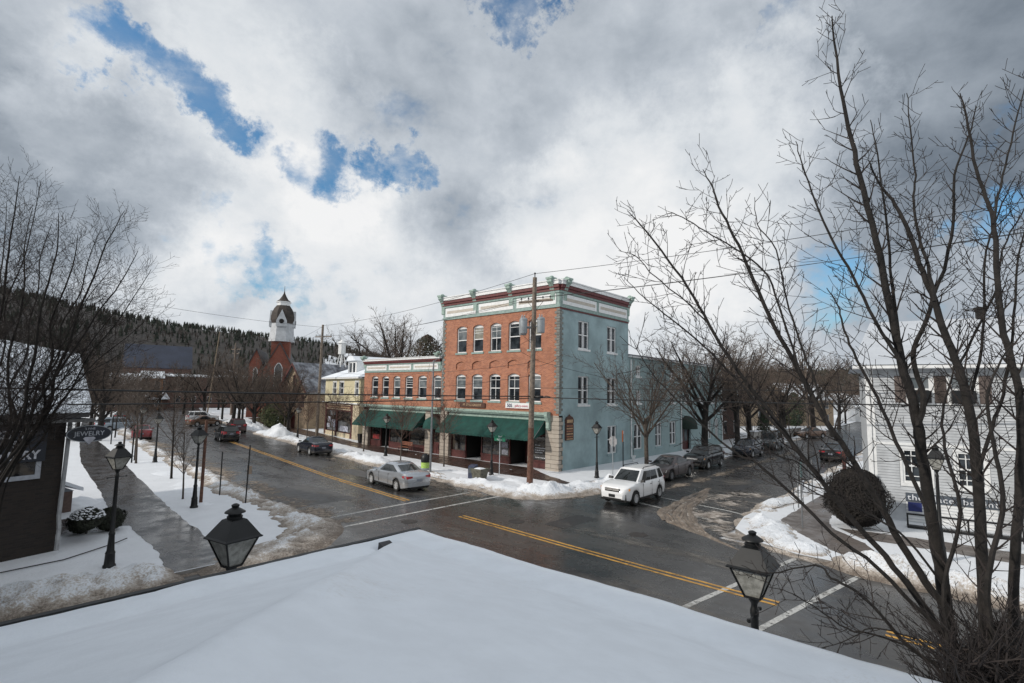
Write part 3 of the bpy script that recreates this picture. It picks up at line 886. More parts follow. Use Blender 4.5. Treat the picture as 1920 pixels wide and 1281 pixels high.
def snow_top(x, y):
    a, b = PX1 - x, PY1 - y
    rim = min(a, b)
    z = roof_h(x, y) + .13 + .022 * fn(x, y, .55, 1) + .010 * fn(x, y, 1.7, 4) + .0035 * fn(x, y, 7, 2)
    z -= .10 * math.exp(-max(0, rim) / .05)
    z += .03 * math.exp(-((rim - .45) / .3) ** 2)
    hd = math.hypot(x - 4.45, y - 6.22)
    z -= .17 * math.exp(-(hd / .15) ** 2)
    z += .10 * math.exp(-((a - b - .1) / .26) ** 2) * max(0, min(1, (rim - .5) / .8)) - .03 * math.exp(-((rim - .85) / .25) ** 2)
    return z


mb.strip([(x, -9) for x in gx], [(x, PY1) for x in gx], len(gy) - 1, lambda x, y, u, i: snow_top(x, y))
mb.build('snow_cover', M_SNOWROOF, porch, smooth=80)
mb = MB()
for A, B in (((-5, PY1), (PX1, PY1)), ((PX1, PY1), (PX1, -9))):
    n = 60; vs = []
    for i in range(n + 1):
        x = A[0] + (B[0] - A[0]) * i / n; y = A[1] + (B[1] - A[1]) * i / n
        vs += [(x, y, snow_top(x, y)), (x, y, PZ - .05)]
    mb.add(vs, [(2 * i, 2 * i + 1, 2 * i + 3, 2 * i + 2) for i in range(n)])
mb.build('snow_edge', M_SNOWROOF, porch, smooth=30)
mb = MB()
mb.box(-5, PY1 + .004, PZ - .10, PX1 + .02, PY1 + .085, PZ + .058)
mb.box(PX1 - .02, -9, PZ - .17, PX1 + .074, PY1 - .02, PZ - .0455)
mb.build('gutter', mat('dark gutter', (.012, .013, .014), .6), porch)
mb = MB()
mb.box(-5, -9, PZ - .25, PX1 - .03, PY1 - .03, PZ - .12)
mb.build('soffit', M_WHITE, porch)
for px_, py_ in ((5.0, 6.3), (5.0, 1.8), (5.0, -3), (0.5, 6.3), (-4.2, 6.3)):
    mb = MB(); mb.box(px_ - .09, py_ - .09, .12, px_ + .09, py_ + .09, PZ - .26); mb.box(px_ - .14, py_ - .14, .12, px_ + .14, py_ + .14, .4)
    mb.build('post', M_WHITE, porch)
mb = MB()
vz = roof_h(4.45, 6.22) + .03
mb.add([(4.36, 6.15, vz - .05), (4.56, 6.15, vz - .05), (4.56, 6.30, vz - .08), (4.36, 6.30, vz - .08), (4.37, 6.16, vz + .10), (4.55, 6.16, vz + .10), (4.55, 6.29, vz + .14), (4.37, 6.29, vz + .14)],
       [(3, 2, 1, 0), (4, 5, 6, 7), (0, 1, 5, 4), (1, 2, 6, 5), (2, 3, 7, 6), (3, 0, 4, 7)])
mb.build('vent_cap', mat('dark roof felt', (.05, .05, .055), .8), porch)

# unseen wall and gable added behind the viewpoint to shade the porch roof
mb = MB()
mb.box(-9, -9.5, .1, -1.2, 13, 7.4)
mb.prism([(-9.5, 7.4), (-.9, 7.4), (-5, 9.6)], lambda a, b, d: (a, d, b), -10, 13.3)
hw = mb.build('added_shade_wall', mat('pale grey shade wall', (.55, .56, .57), .7))
hw['kind'] = 'structure'

# ================================================================== BUILDINGS
def outline(s0, s1, z0, z1, rise=0.0, n=8):
    if rise <= 0: return [(s0, z0), (s1, z0), (s1, z1), (s0, z1)]
    c = (s0 + s1) / 2; h = (s1 - s0) / 2
    pts = [(s0, z0), (s1, z0)]
    for i in range(n + 1):
        t = 1 - 2 * i / n
        pts.append((c + h * t, z1 - rise + rise * (1 - t * t)))
    return pts


def inset(poly, s0, s1, z0, z1, d):
    c = (s0 + s1) / 2; m = (z0 + z1) / 2
    fs = 1 - 2 * d / (s1 - s0); fz = 1 - 2 * d / (z1 - z0)
    return [(c + (a - c) * fs, m + (b - m) * fz) for a, b in poly]


def wall(mb, poly, T, holes, depth=.2, mi=0):
    """T(a, b, d): d metres into the wall; the wall face with openings and their reveals"""
    mb.sheet(poly, lambda a, b: T(a, b, 0), holes, mi)
    for h in holes:
        n = len(h)
        mb.add([T(a, b, 0) for a, b in h] + [T(a, b, depth) for a, b in h], [(i, (i + 1) % n, n + (i + 1) % n, n + i) for i in range(n)], mi)


def window(parent, T, s0, s1, z0, z1, rise=0.0, depth=.2, frame=None, fw=.085, rail=True, mull=0, bars=0, hbars=(), sill=None, sill_mat=None,
           glass=None, hood=None, shutters=None, trim=0.0, upper=None):
    """window > pane, sill, lintel, shutter"""
    frame = frame or M_WHITE
    o = outline(s0, s1, z0, z1, rise); i_ = inset(o, s0, s1, z0, z1, fw)
    n = len(o); mb = MB(); d0, d1 = depth - .09, depth - .02
    mb.add([T(a, b, d0) for a, b in o] + [T(a, b, d0) for a, b in i_] + [T(a, b, d1 + .03) for a, b in i_],
           [(k, (k + 1) % n, n + (k + 1) % n, n + k) for k in range(n)] + [(n + k, n + (k + 1) % n, 2 * n + (k + 1) % n, 2 * n + k) for k in range(n)])
    if rise > 0:      # solid arched head of the frame
        c = (s0 + s1) / 2
        zz = z1 - rise - .02
        seg = [p for p in i_ if p[1] > zz]
        if len(seg) > 2: mb.prism([(s0 + fw, zz)] + [(s1 - fw, zz)] + seg, T, d0 + .01, d1)
    zm = (z0 + z1 - rise * .6) / 2
    if rail: mb.box(s0 + fw * .6, d0 + .012, zm - .035, s1 - fw * .6, d1 + .02, zm + .035, T=lambda a, d, b: T(a, b, d))
    for k in range(mull):
        x = s0 + (s1 - s0) * (k + 1) / (mull + 1)
        mb.box(x - .075, d0 - .02, z0, x + .075, d1 + .02, z1 - .02, T=lambda a, d, b: T(a, b, d))
    for k in range(bars):
        x = s0 + (s1 - s0) * (k + 1) / (bars + 1)
        mb.box(x - .016, d0 + .02, z0 + .03, x + .016, d1 + .01, z1 - rise - .02, T=lambda a, d, b: T(a, b, d))
    for zb in hbars:
        zb = z0 + (z1 - z0) * zb
        mb.box(s0 + .04, d0 + .022, zb - .016, s1 - .04, d1 + .01, zb + .016, T=lambda a, d, b: T(a, b, d))
    if trim:
        for a0, b0, a1, b1 in ((s0 - trim, z0, s0, z1 + trim), (s1, z0, s1 + trim, z1 + trim), (s0, z1 + .001, s1, z1 + trim)):
            mb.box(a0, -.03, b0, a1, .02, b1, T=lambda a, d, b: T(a, b, d))
    w_ = mb.build('window', frame, parent)
    g = MB()
    zt = z1 - rise - .01 if rise else z1 - .03
    if rail and upper:
        g.add([T(s0 + .03, z0 + .03, depth), T(s1 - .03, z0 + .03, depth), T(s1 - .03, zm, depth), T(s0 + .03, zm, depth)], [(0, 1, 2, 3)], 0)
        g.add([T(s0 + .03, zm, depth - .025), T(s1 - .03, zm, depth - .025), T(s1 - .03, z1 - .03, depth - .025), T(s0 + .03, z1 - .03, depth - .025)], [(0, 1, 2, 3)], 1)
        g.build('pane', [glass or M_GLASS, upper], w_)
    else:
        g.add([T(s0 + .03, z0 + .03, depth), T(s1 - .03, z0 + .03, depth), T(s1 - .03, z1 - .03, depth), T(s0 + .03, z1 - .03, depth)], [(0, 1, 2, 3)], 0)
        g.build('pane', glass or M_GLASS, w_)
    if sill is not None:
        s = MB(); s.box(s0 - .1, -sill, z0 - .15, s1 + .1, depth - .1, z0 - .002, T=lambda a, d, b: T(a, b, d))
        s.build('sill', sill_mat or M_SAGE, w_)
    if hood:
        s = MB(); big = [(a + (a - (s0 + s1) / 2) * .16, b + .15) for a, b in o if b > z1 - rise - .01]
        low = [(a, b + .012) for a, b in o if b > z1 - rise - .01]
        poly = low[::-1] + big if False else big + low[::-1]
        s.prism(poly, T, -.035, .05); s.build('lintel', hood, w_)
    if shutters:
        for a0, a1 in ((s0 - .5, s0 - .1), (s1 + .1, s1 + .5)):
            s = MB(); s.box(a0, -.05, z0, a1, -.005, z1, T=lambda a, d, b: T(a, b, d))
            for q in range(int((z1 - z0) / .12)):
                s.box(a0 + .05, -.07, z0 + .04 + q * .12, a1 - .05, -.05, z0 + .11 + q * .12, T=lambda a, d, b: T(a, b, d))
            s.build('shutter', shutters, w_)
    return w_


def part(name, material, parent, boxes, T=None, smooth=None):
    mb = MB()
    for b in boxes: mb.box(*b, T=T)
    return mb.build(name, material, parent, smooth=smooth)


# ------------------------------------------------------------------ the three-storey corner block
W, D, TOP, BT = 12.69, 9.95, 13.82, 11.88
BB = thing('brick_building', 'three storey orange brick corner building with a pale teal side wall and long green awning', 'building', (30.09, 34.87, 0), R(-90))
F_ = lambda a, b, d: (a, d, b)                    # street front
S_ = lambda a, b, d: (W - d, a, b)                # teal side
N_ = lambda a, b, d: (0 + d, a, b)
WU = [(1.80, 3.02), (3.76, 4.98), (5.75, 6.97), (7.74, 8.96), (9.80, 11.02)]
mb = MB()
holes = [outline(a, b, 8.86, 11.12, .2) for a, b in WU] + [outline(a, b, 4.92, 7.05, .2) for a, b in WU]
blind = [outline(a - .02, b - .02, 7.46, 8.12, .2) for a, b in WU]
wall(mb, [(0.02, 4.0), (W - .02, 4.0), (W - .02, BT), (0.02, BT)], F_, holes + blind, .22)
for h in blind: mb.sheet(h, lambda a, b: F_(a, b, .09))
mb.build('front_wall', M_BRICK, BB)
mb = MB(); SW = [(2.38, 3.84), (6.50, 7.95)]
sh = [outline(a, b, 8.98, 11.12) for a, b in SW] + [outline(a, b, 4.78, 6.92) for a, b in SW] + [outline(6.55, 7.98, .85, 3.06)]
wall(mb, [(.02, 0), (D, 0), (D, BT), (.02, BT)], S_, sh, .2)
mb.sheet([(0, 0), (D, 0), (D, BT), (0, BT)], lambda a, b: N_(a, b, .02))
mb.box(0.02, D - .02, 0, W - .02, D, BT)
mb.build('side_wall', M_TEAL, BB)
for i, (a, b) in enumerate(WU):
    window(BB, F_, a, b, 8.86, 11.12, .2, .2, hood=M_BRICK, sill=.06, upper=(M_GLASSL, M_BLIND, M_GLASSL, M_GLASS, M_BLIND)[i], hbars=(.72, .86) if i == 2 else ((.80,) if i != 1 else (.7, .8, .9)), bars=1 if i == 2 else 0)
for i, (a, b) in enumerate(WU):
    window(BB, F_, a, b, 4.92, 7.05, .2, .2, hood=M_BRICK, sill=.06, upper=M_GLASS if i in (2, 3) else M_GLASSL, bars=1 if i in (2, 3) else 0, hbars=(.78,))
for z0, z1 in ((8.98, 11.12), (4.78, 6.92)):
    for a, b in SW: window(BB, S_, a, b, z0, z1, 0, .18, mull=1, sill=.07, sill_mat=M_WHITE, trim=.0)
window(BB, S_, 6.55, 7.98, .85, 3.06, 0, .18, mull=1, sill=.07, sill_mat=M_TEAL)
# quoins
mb = MB()
for k in range(40):
    z = 4.15 + k * .195
    if z > BT - .2: break
    l = .42 if k % 2 else .26
    mb.box(W - l, -.035, z, W + .035, .0, z + .17); mb.box(W, 0, z, W + .035, l, z + .17)
    if z > 8.8: mb.box(-.035, -.035, z, l - .02, 0, z + .17); mb.box(-.035, 0, z, 0, l, z + .17)
    elif z > 4: mb.box(-.0, -.035, z, l - .05, 0, z + .17)
mb.build('quoins', M_QUOIN, BB)
mb = MB()
part('stone_pier', M_STONE, BB, [(0.0, -.05, 0, 1.12, .45, 4.0)])
mb.box(11.55, -.05, 0, W, .45, 4.0)
for k in range(13): mb.box(W, -.05, k * .3 + .02, W + .05, .46 if k % 2 else .3, k * .3 + .28)
mb.build('stone_pier', M_STONE, BB)
# cornice
def cornice(parent, x0, x1, z0, z1, T, npanel, ends=(0, 0), k=1.0):
    h = z1 - z0
    q = lambda f: z0 + h * f
    part('cornice_board', M_SAGE, parent, [(x0 - .06, -.09 * k, q(0) - .06, x1 + .06, .0, q(.07)), (x0, -.045, q(.07), x1, .0, q(.52)), (x0 - .04, -.12 * k, q(.52), x1 + .04, 0, q(.60))], T)
    w_ = (x1 - x0 - .25) / npanel
    for i in range(npanel):
        a = x0 + .30 + i * w_; b = x0 + .30 + (i + 1) * w_ - .35
        part('frieze_panel', M_WHITE, parent, [(a, -.075, q(.10), b, -.046, q(.49))], T)
        part('panel_inset', M_BEIGE, parent, [(a + .22, -.088, q(.24), b - .22, -.076, q(.36))], T)
    part('maroon_band', M_MAROON, parent, [(x0 - .05, -.17 * k, q(.60), x1 + .05, .0, q(.71)), (x0 - .08, -.27 * k, q(.71), x1 + .08, .0, q(.83))], T)
    part('coping', M_WHITE, parent, [(x0 - .10, -.33 * k, q(.83), x1 + .10, .25, q(.96)), (x0 - .14, -.39 * k, q(.96), x1 + .14, .26, q(1.0))], T)


def bracket(parent, s, zb, zt, T, w_=.40, out=.56):
    mb = MB(); h = zt - zb
    prof = [(-.0, 0), (-.10, .02), (-.12, .40), (-.20, .52), (-.32, .68), (-out, .80), (-out, .97), (-.0, .97)]
    mb.prism([(d, zb + h * z) for d, z in prof], lambda d, z, s_: T(s + s_, z, d), -w_ / 2, w_ / 2)
    mb.box(s - w_ * .68, -out - .05, zt - .05 * h - .06, s + w_ * .68, .1, zt, T=lambda a, d, b: T(a, b, d))
    c = T(s, zt, -.22)
    mb.lathe([(.17, 0), (.18, .06), (.12, .13), (.0, .17)], 8, c)
    return mb.build('bracket', M_MINT, parent, smooth=30)


TF = lambda a, d, b: F_(a, b, d); TS = lambda a, d, b: S_(a, b, d)
cornice(BB, 0, W, BT, TOP, TF, 3)
cornice(BB, 0, D, BT, TOP, TS, 2)
for s in (0.0, 4.02, 8.02, 12.1): bracket(BB, s, BT + .45, TOP + .18, F_)
for s in (.55, D - .12): bracket(BB, s, BT + .45, TOP + .14, S_)
part('maroon_string', M_MAROON, BB, [(0, -.06, BT - .18, D, 0, BT - .07)], TS)
part('roof', M_SNOWROOF, BB, [(.1, .27, 12.9, W - .27, D - .1, 13.0)])
part('parapet', M_SAGE, BB, [(0.02, .0, BT, W - .02, .24, TOP - .07), (W - .24, .24, BT, W - .02, D, TOP - .07), (.02, .24, BT, .2, D, TOP - .2), (.2, D - .2, BT, W - .24, D, TOP - .2)])
# shop front
def shop_cornice(parent, x0, x1, T):
    part('shop_cornice', M_MINT, parent, [(x0, -.42, 4.02, x1, .0, 4.20), (x0, -.32, 3.92, x1, .0, 4.02), (x0, -.05, 3.62, x1, .02, 3.92)], T)


shop_cornice(BB, .9, 11.75, TF)
mb = MB()
mb.prism([(-.45, 4.25), (-.0, 4.25), (0, 2.95), (-.12, 2.95), (-.22, 3.1), (-.2, 3.5), (-.45, 3.95)], lambda d, z, s: (11.86 + s, d - .05, z), -.13, .13)
mb.build('corner_bracket', M_MINT, BB)


def awning(parent, x0, x1, T, z0=3.66, z1=2.38, out=1.35, val=.2):
    mb = MB(); n = max(2, int((x1 - x0) / .75))
    rows = []
    for j in range(7):
        v = j / 6
        row = []
        for i in range(n * 4 + 1):
            u = i / (n * 4)
            sag = -.035 * math.sin(math.pi * v) * (abs(math.sin(u * n * math.pi)) ** .6)
            row.append(T(x0 + (x1 - x0) * u, -out * v, z0 + (z1 - z0) * v + sag))
        rows.append(row)
    k = n * 4 + 1
    vs = [p for r in rows for p in r]
    mb.add(vs, [(j * k + i, j * k + i + 1, (j + 1) * k + i + 1, (j + 1) * k + i) for j in range(6) for i in range(k - 1)])
    vs = []
    for i in range(k):
        u = i / (k - 1); x = x0 + (x1 - x0) * u
        vs += [T(x, -out, z1), T(x, -out - .01 - .015 * math.sin(u * n * 12), z1 - val + .03 * abs(math.sin(u * n * math.pi * 2)))]
    mb.add(vs, [(2 * i, 2 * i + 1, 2 * i + 3, 2 * i + 2) for i in range(k - 1)])
    o = mb.build('awning', M_AWN, parent, smooth=35, fix=False)
    for x in (x0, x1):
        m2 = MB(); m2.add([T(x, 0, z0 - .02), T(x, -out, z1), T(x, -out, z1 - .08), T(x, 0, z1 + .35)], [(0, 1, 2, 3)])
        m2.build('awning_end', M_AWN, o)
    m3 = MB()
    for i in range(n + 1):
        x = x0 + (x1 - x0) * i / n
        m3.tube([T(x, 0, z0 - .05), T(x, -out, z1 - .03)], .018, 5)
    m3.tube([T(x0, -out + .02, z1 - .03), T(x1, -out + .02, z1 - .03)], .02, 5)
    m3.build('awning_frame', M_STEEL, o)
    return o


def dome_awning(parent, x0, x1, T, z0, z1, out=1.1):
    mb = MB(); vs = []; n = 14; m = 7
    for i in range(n + 1):
        a = math.pi * i / n
        for j in range(m + 1):
            b = math.pi / 2 * j / m
            vs.append(T((x0 + x1) / 2 - (x1 - x0) / 2 * math.cos(a), -out * math.sin(a) * math.cos(b) ** .9, z0 + (z1 - z0) * math.sin(b) * math.sin(a) ** .55))
    mb.add(vs, [(i * (m + 1) + j, (i + 1) * (m + 1) + j, (i + 1) * (m + 1) + j + 1, i * (m + 1) + j + 1) for i in range(n) for j in range(m)])
    return mb.build('dome_awning', M_AWN, parent, smooth=50, fix=False)


def shopfront(parent, segs, T, y=.32):
    """segs: (kind, x0, x1): w display window, d dark recessed doorway, r red door"""
    for kd, a, b in segs:
        if kd == 'w':
            part('stall_riser', M_DKRED, parent, [(a, y - .08, 0, b, y + .1, .62), (a, y - .12, .62, b, y + .1, .70)], T)
            fr = part('shop_window', M_DKRED, parent, [(a, y - .06, .70, a + .09, y + .04, 3.6), (b - .09, y - .06, .70, b, y + .04, 3.6), (a + .09, y - .06, 2.45, b - .09, y + .04, 2.55)], T)
            part('pane', M_SHOPGLASS, fr, [(a + .09, y, .70, b - .09, y + .012, 3.6)], T)
        elif kd == 'd':
            part('doorway', M_DARK, parent, [(a, y + 1.6, 0, b, y + 1.7, 3.6), (a - .02, y + .1, 0, a + .03, y + 1.6, 3.6), (b - .03, y + .1, 0, b + .02, y + 1.6, 3.6)], T)
            fr = part('shop_door', M_DKRED, parent, [(a + .3, y + 1.5, .05, a + .42, y + 1.58, 2.3), (b - .42, y + 1.5, .05, b - .3, y + 1.58, 2.3), (a + .42, y + 1.5, .05, b - .42, y + 1.58, .4), (a + .42, y + 1.5, 2.2, b - .42, y + 1.58, 2.3)], T)
            part('pane', M_SHOPGLASS, fr, [(a + .42, y + 1.53, .4, b - .42, y + 1.54, 2.2)], T)
        elif kd == 'r':
            fr = part('shop_door', M_DKRED, parent, [(a, y - .02, .03, b, y + .06, 2.5), (a + .15, y - .05, .2, (a + b) / 2 - .08, y - .02, 1.0), ((a + b) / 2 + .08, y - .05, .2, b - .15, y - .02, 1.0)], T)
            part('pane', M_SHOPGLASS, fr, [(a + .18, y - .035, 1.15, b - .18, y - .021, 2.3)], T)
    x0 = min(s[1] for s in segs); x1 = max(s[2] for s in segs)
    part('shop_interior', M_DARK, parent, [(x0, y + 1.75, 0, x1, y + 1.85, 3.9), (x0, y + .1, 3.6, x1, y + 1.75, 3.9)], T)


shopfront(BB, [('w', 1.15, 2.95), ('d', 2.95, 4.75), ('w', 4.75, 7.85), ('d', 7.85, 10.0), ('w', 10.0, 11.5)], TF)
awning(BB, .95, 11.45, TF)
# painted lettering in the shop windows
def stripes(parent, T, x0, x1, zs, m, y=.30):
    mb = MB(); rg = random.Random(int(x0 * 100))
    for z, hh, f in zs:
        x = x0
        while x < x0 + (x1 - x0) * f:
            l = rg.uniform(.05, .13); mb.box(x, y - .006, z, min(x + l, x1), y - .001, z + hh, T=T); x += l + rg.uniform(.02, .05)
    return mb.build('window_lettering', m, parent)


stripes(BB, TF, 10.35, 11.3, [(1.75, .05, .5), (1.55, .06, .95), (1.38, .06, .75), (1.22, .06, .65), (.86, .05, 1)], M_LETW)
part('poster', mat('pale window poster', (.35, .36, .42), .6, var=.5, vscale=9), BB, [(7.0, .292, .8, 7.62, .30, 1.2), (6.95, .292, 1.32, 7.6, .30, 1.75), (7.1, .292, 1.9, 7.55, .30, 2.2)], TF)
part('poster', mat('pale blue window poster', (.30, .38, .42), .6, var=.6, vscale=7), BB, [(3.3, 1.78, .9, 4.3, 1.81, 1.9)], TF)
text_mesh('letter', 'S', .42, lambda a, b, d: F_(3.95 + a, 1.15 + b, 1.76 - d), M_LETW, BB)
# signs fixed to the front
gs = tag(part('gallery_sign', M_BROWNSIGN, None, [(-1.48, -.05, -.2, 1.48, 0, .2)]), 'long brown board with gilt letters over the green awning on the brick front', 'sign')
gs.location = (30.09, 34.87 - 3.94, 4.52); gs.rotation_euler = (0, 0, R(-90)); gs.location.x -= .05
text_mesh('lettering', 'PF  STYLE GALLERY', .27, lambda a, b, d: (a, -.052 - d, b), M_GILT, gs, sx=.93)
bs = tag(part('banner_sign', M_WHITE, None, [(-1.27, -.03, -.22, 1.27, 0, .22)]), 'white banner with 505 in dark blue on the brick front beside the pole', 'sign')
bs.location = (30.04, 34.87 - 8.9, 4.60); bs.rotation_euler = (0, 0, R(-90))
text_mesh('lettering', '505', .36, lambda a, b, d: (-.83 + a, -.031 - d, b), mat('navy lettering', (.01, .015, .08), .5), bs, bold=.008)
text_mesh('lettering', 'gallery-events', .24, lambda a, b, d: (.35 + a, -.031 - d, b), mat('crimson lettering', (.42, .01, .06), .5), bs)
part('banner_border', mat('red banner edge', (.4, .05, .05), .5), bs, [(-1.27, -.034, -.225, 1.27, -.031, -.195)])
# plaque on the teal side
pq = thing('plaque_sign', 'tall brown arched plaque with six gilt name boards on the teal wall', 'sign', (30.09 + 1.2, 22.15, 3.1))
mb = MB()
arc = [(-.50, -.86), (.50, -.86), (.50, .22), (.44, .30), (.52, .42), (.50, .62), (.36, .80), (.14, .86), (0, .98), (-.14, .86), (-.36, .80), (-.50, .62), (-.52, .42), (-.44, .30), (-.50, .22)]
mb.prism(arc, lambda a, b, d: (a, d, b), -.07, .0); mb.build('board', M_BROWNSIGN, pq)
for k, (z, h, w2) in enumerate(((.5, .22, .36), (.16, .09, .38), (-.03, .09, .38), (-.22, .09, .38), (-.41, .09, .38), (-.60, .09, .38), (-.77, .07, .38))):
    mb = MB(); mb.box(-w2, -.09, z - h / 2, w2, -.07, z + h / 2); mb.build('name_board', mat('copper brown board', (.30, .13, .07), .5, var=.4, vscale=7) if k % 2 else mat('tan board', (.42, .28, .16), .5, var=.3, vscale=7), pq)

# ------------------------------------------------------------------ the two-storey brick wing
W2 = 12.06
BW = thing('brick_wing', 'low two storey brick wing with six arched windows, white and maroon cornice and green awning', 'building', (30.09, 46.95, 0), R(-90))
WW = [(1.34, 2.48), (3.15, 4.27), (5.0, 6.09), (6.84, 8.02), (8.78, 10.02), (10.92, 12.00)]
mb = MB()
wall(mb, [(0, 4.0), (W2, 4.0), (W2, 7.42), (0, 7.42)], F_, [outline(a, b, 4.93, 7.0, .2) for a, b in WW], .22)
mb.build('front_wall', M_BRICK, BW)
part('back_walls', M_FARBRICK, BW, [(0, .25, 0, .2, 14, 7.4), (.2, 13.8, 0, W2, 14, 7.4)])
for i, (a, b) in enumerate(WW):
    window(BW, F_, a, b, 4.93, 7.0, .2, .2, hood=M_BRICK, sill=.06, upper=M_GLASSL if i in (2, 4, 5) else M_GLASS, hbars=(.78,) if i != 3 else (.6, .7, .8))
cornice(BW, .1, W2 - .15, 7.42, 8.70, TF, 3, k=.9)
for s in (.12, W2 - .3): bracket(BW, s, 7.9, 8.95, F_, out=.52)
part('roof', M_SNOWROOF, BW, [(.2, .27, 8.2, W2, 13.8, 8.3)])
part('parapet', M_SAGE, BW, [(.02, 0, 7.42, W2 - .02, .24, 8.62), (.02, .24, 7.42, .22, 13.9, 8.5)])
for a, b in ((.15, 1.1), (10.05, 10.75)): part('stone_pier', M_STONE, BW, [(a, -.05, 0, b, .45, 4.0)])
shop_cornice(BW, .1, W2, TF)
shopfront(BW, [('w', 1.1, 2.9), ('d', 2.9, 4.3), ('w', 4.3, 6.3), ('d', 6.3, 7.4), ('w', 7.4, 10.05)], TF)
shopfront(BW, [('r', 10.78, 12.05)], TF)
awning(BW, .2, 9.9, TF, 3.64, 2.30, 1.3)
dome_awning(BW, 10.15, 12.15, TF, 2.35, 3.35, .9)
part('poster', mat('small red display', (.35, .03, .03), .5, var=.5, vscale=6), BW, [(1.5, .293, .8, 2.6, .30, 1.25)], TF)

# ------------------------------------------------------------------ the long teal wing along the side street
TW = thing('teal_wing', 'long two storey pale teal clapboard wing on the side street with arched green entrance canopy', 'building', (30.09 + 9.97, 22.2, 0))
LT = 21.8
TT = lambda a, b, d: (a, d, b); TTb = lambda a, d, b: (a, d, b)
GW = [(.93, 2.40), (4.95, 6.25), (7.95, 9.35), (17.2, 18.5), (19.6, 20.7)]
MW = [(1.35, 2.25), (8.15, 9.2), (11.4, 12.6), (15.2, 16.3), (18.6, 19.7)]
mb = MB()
ho = [outline(a, b, .88, 3.05) for a, b in GW] + [outline(a, b, 4.86, 5.96) for a, b in MW] + [outline(a, b, 7.2, 8.15) for a, b in MW] + [outline(10.8, 12.9, .02, 2.5)]
wall(mb, [(0, 0), (LT, 0), (LT, 8.8), (0, 8.8)], TT, ho, .2)
mb.box(LT - .02, 0, 0, LT, 11, 8.8); mb.box(0, 10.98, 0, LT, 11, 8.8)
mb.build('wall', M_TEALSIDE, TW)
for a, b in GW: window(TW, TT, a, b, .88, 3.05, 0, .16, mull=1, sill=.06, sill_mat=M_TEAL)
for a, b in MW: window(TW, TT, a, b, 4.86, 5.96, 0, .16, mull=1, sill=.06, sill_mat=M_WHITE)
for a, b in MW: window(TW, TT, a, b, 7.2, 8.15, 0, .16, mull=1, sill=.06, sill_mat=M_WHITE)
part('door', M_DKRED, TW, [(10.8, .3, .02, 12.9, .4, 2.5)])
part('door_light', M_GLASSL, TW, [(11.0, .28, 1.0, 11.7, .299, 2.2), (12.0, .28, 1.0, 12.7, .299, 2.2)])
da_ = dome_awning(TW, 10.65, 13.0, TTb, 2.25, 3.55, 1.1); da_.data.materials[0] = mat('black green canvas', (.010, .022, .016), .8)
for x in (.32, 10.45, LT - .15):
    mb = MB(); mb.tube([(x, -.09, 8.6), (x, -.09, .35), (x, -.3, .15)], .055, 6); mb.build('downspout', M_WHITE, TW)
part('eaves', M_WHITE, TW, [(0, -.3, 8.8, LT + .3, 0, 8.93)])
mb = MB(); mb.prism([(-.38, 8.93), (-.38, 9.02), (5.5, 9.9), (11.3, 9.1), (11.3, 8.93)], lambda d, z, x: (x, d, z), 0.02, LT + .3); mb.build('roof', M_SLATE, TW)
# wreath and plants by the door
for x, y in ((39.2, 21.3),):
    t = thing('potted_tree', 'thin bare potted tree in a white urn against the teal wall', 'plant', (x, y, .12))
    mb = MB(); mb.lathe([(.10, 0), (.14, .05), (.09, .15), (.20, .45), (.22, .5)], 12); mb.build('urn', M_WHITE, t, smooth=40)
    mb = MB()
    rg = random.Random(3)
    mb.tube([(0, 0, .45), (.02, 0, 1.2), (0, .02, 1.9)], [.02, .016, .008], 5)
    for k in range(14):
        a = rg.random() * 6.3; z = .9 + k * .07
        mb.tube([(0, 0, z), (.18 * math.cos(a), .18 * math.sin(a), z + .25), (.22 * math.cos(a), .22 * math.sin(a), z + .5)], [.008, .005, .003], 3)
    mb.build('branches', M_TWIG, t)

# ------------------------------------------------------------------ cream building
d_ = Vector((2.08, 12.8, 0)).normalized(); ang = math.atan2(-d_.y, -d_.x)
WC = 10.75
o_ = Vector((31.5, 47.95, 0)) + d_ * 13.35
CB = thing('cream_building', 'cream clapboard building with a white dormer, snowy roof and red shopfront', 'building', o_, ang)
mb = MB(); cw = [(2.65, 3.65), (4.75, 5.95), (9.35, 10.25)]
wall(mb, [(0, 4.0), (WC, 4.0), (WC, 6.85), (0, 6.85)], F_, [outline(a, b, 5.05, 6.5) for a, b in cw], .15)
mb.box(WC - .02, 0.02, 0, WC, 12, 6.85); mb.box(0, 0.02, 0, .02, 12, 6.85); mb.box(0, 11.98, 0, WC, 12, 6.85)
mb.build('wall', M_CREAM, CB)
for a, b in cw: window(CB, F_, a, b, 5.05, 6.5, 0, .13, sill=.05, sill_mat=M_WHITE, trim=.12)
part('eaves', M_WHITE, CB, [(-.35, -.45, 6.85, WC + .35, .0, 7.02)])
mb = MB()
rid = 3.6
mb.add([(-.4, -.5, 7.02), (WC + .4, -.5, 7.02), (WC + .4, 12.4, 7.02), (-.4, 12.4, 7.02), (rid, 5.0, 9.35), (WC - rid + 1.2, 5.0, 9.35), (WC - rid + 1.2, 8, 9.35), (rid, 8, 9.35)],
       [(0, 1, 5, 4), (1, 2, 6, 5), (2, 3, 7, 6), (3, 0, 4, 7), (4, 5, 6, 7)])
mb.build('roof', M_SNOWROOF, CB)
DM = MB()
wall(DM, [(4.75, 7.05), (7.3, 7.05), (7.3, 9.0), (4.75, 9.0)], lambda a, b, d: (a, .9 + d, b), [outline(5.15, 5.9, 7.5, 8.75), outline(6.15, 6.9, 7.5, 8.75)], .1)
DM.box(4.75, .92, 7.05, 4.77, 6, 9.0); DM.box(7.28, .92, 7.05, 7.3, 6, 9.0)
dm = DM.build('dormer', M_WHITE, CB)
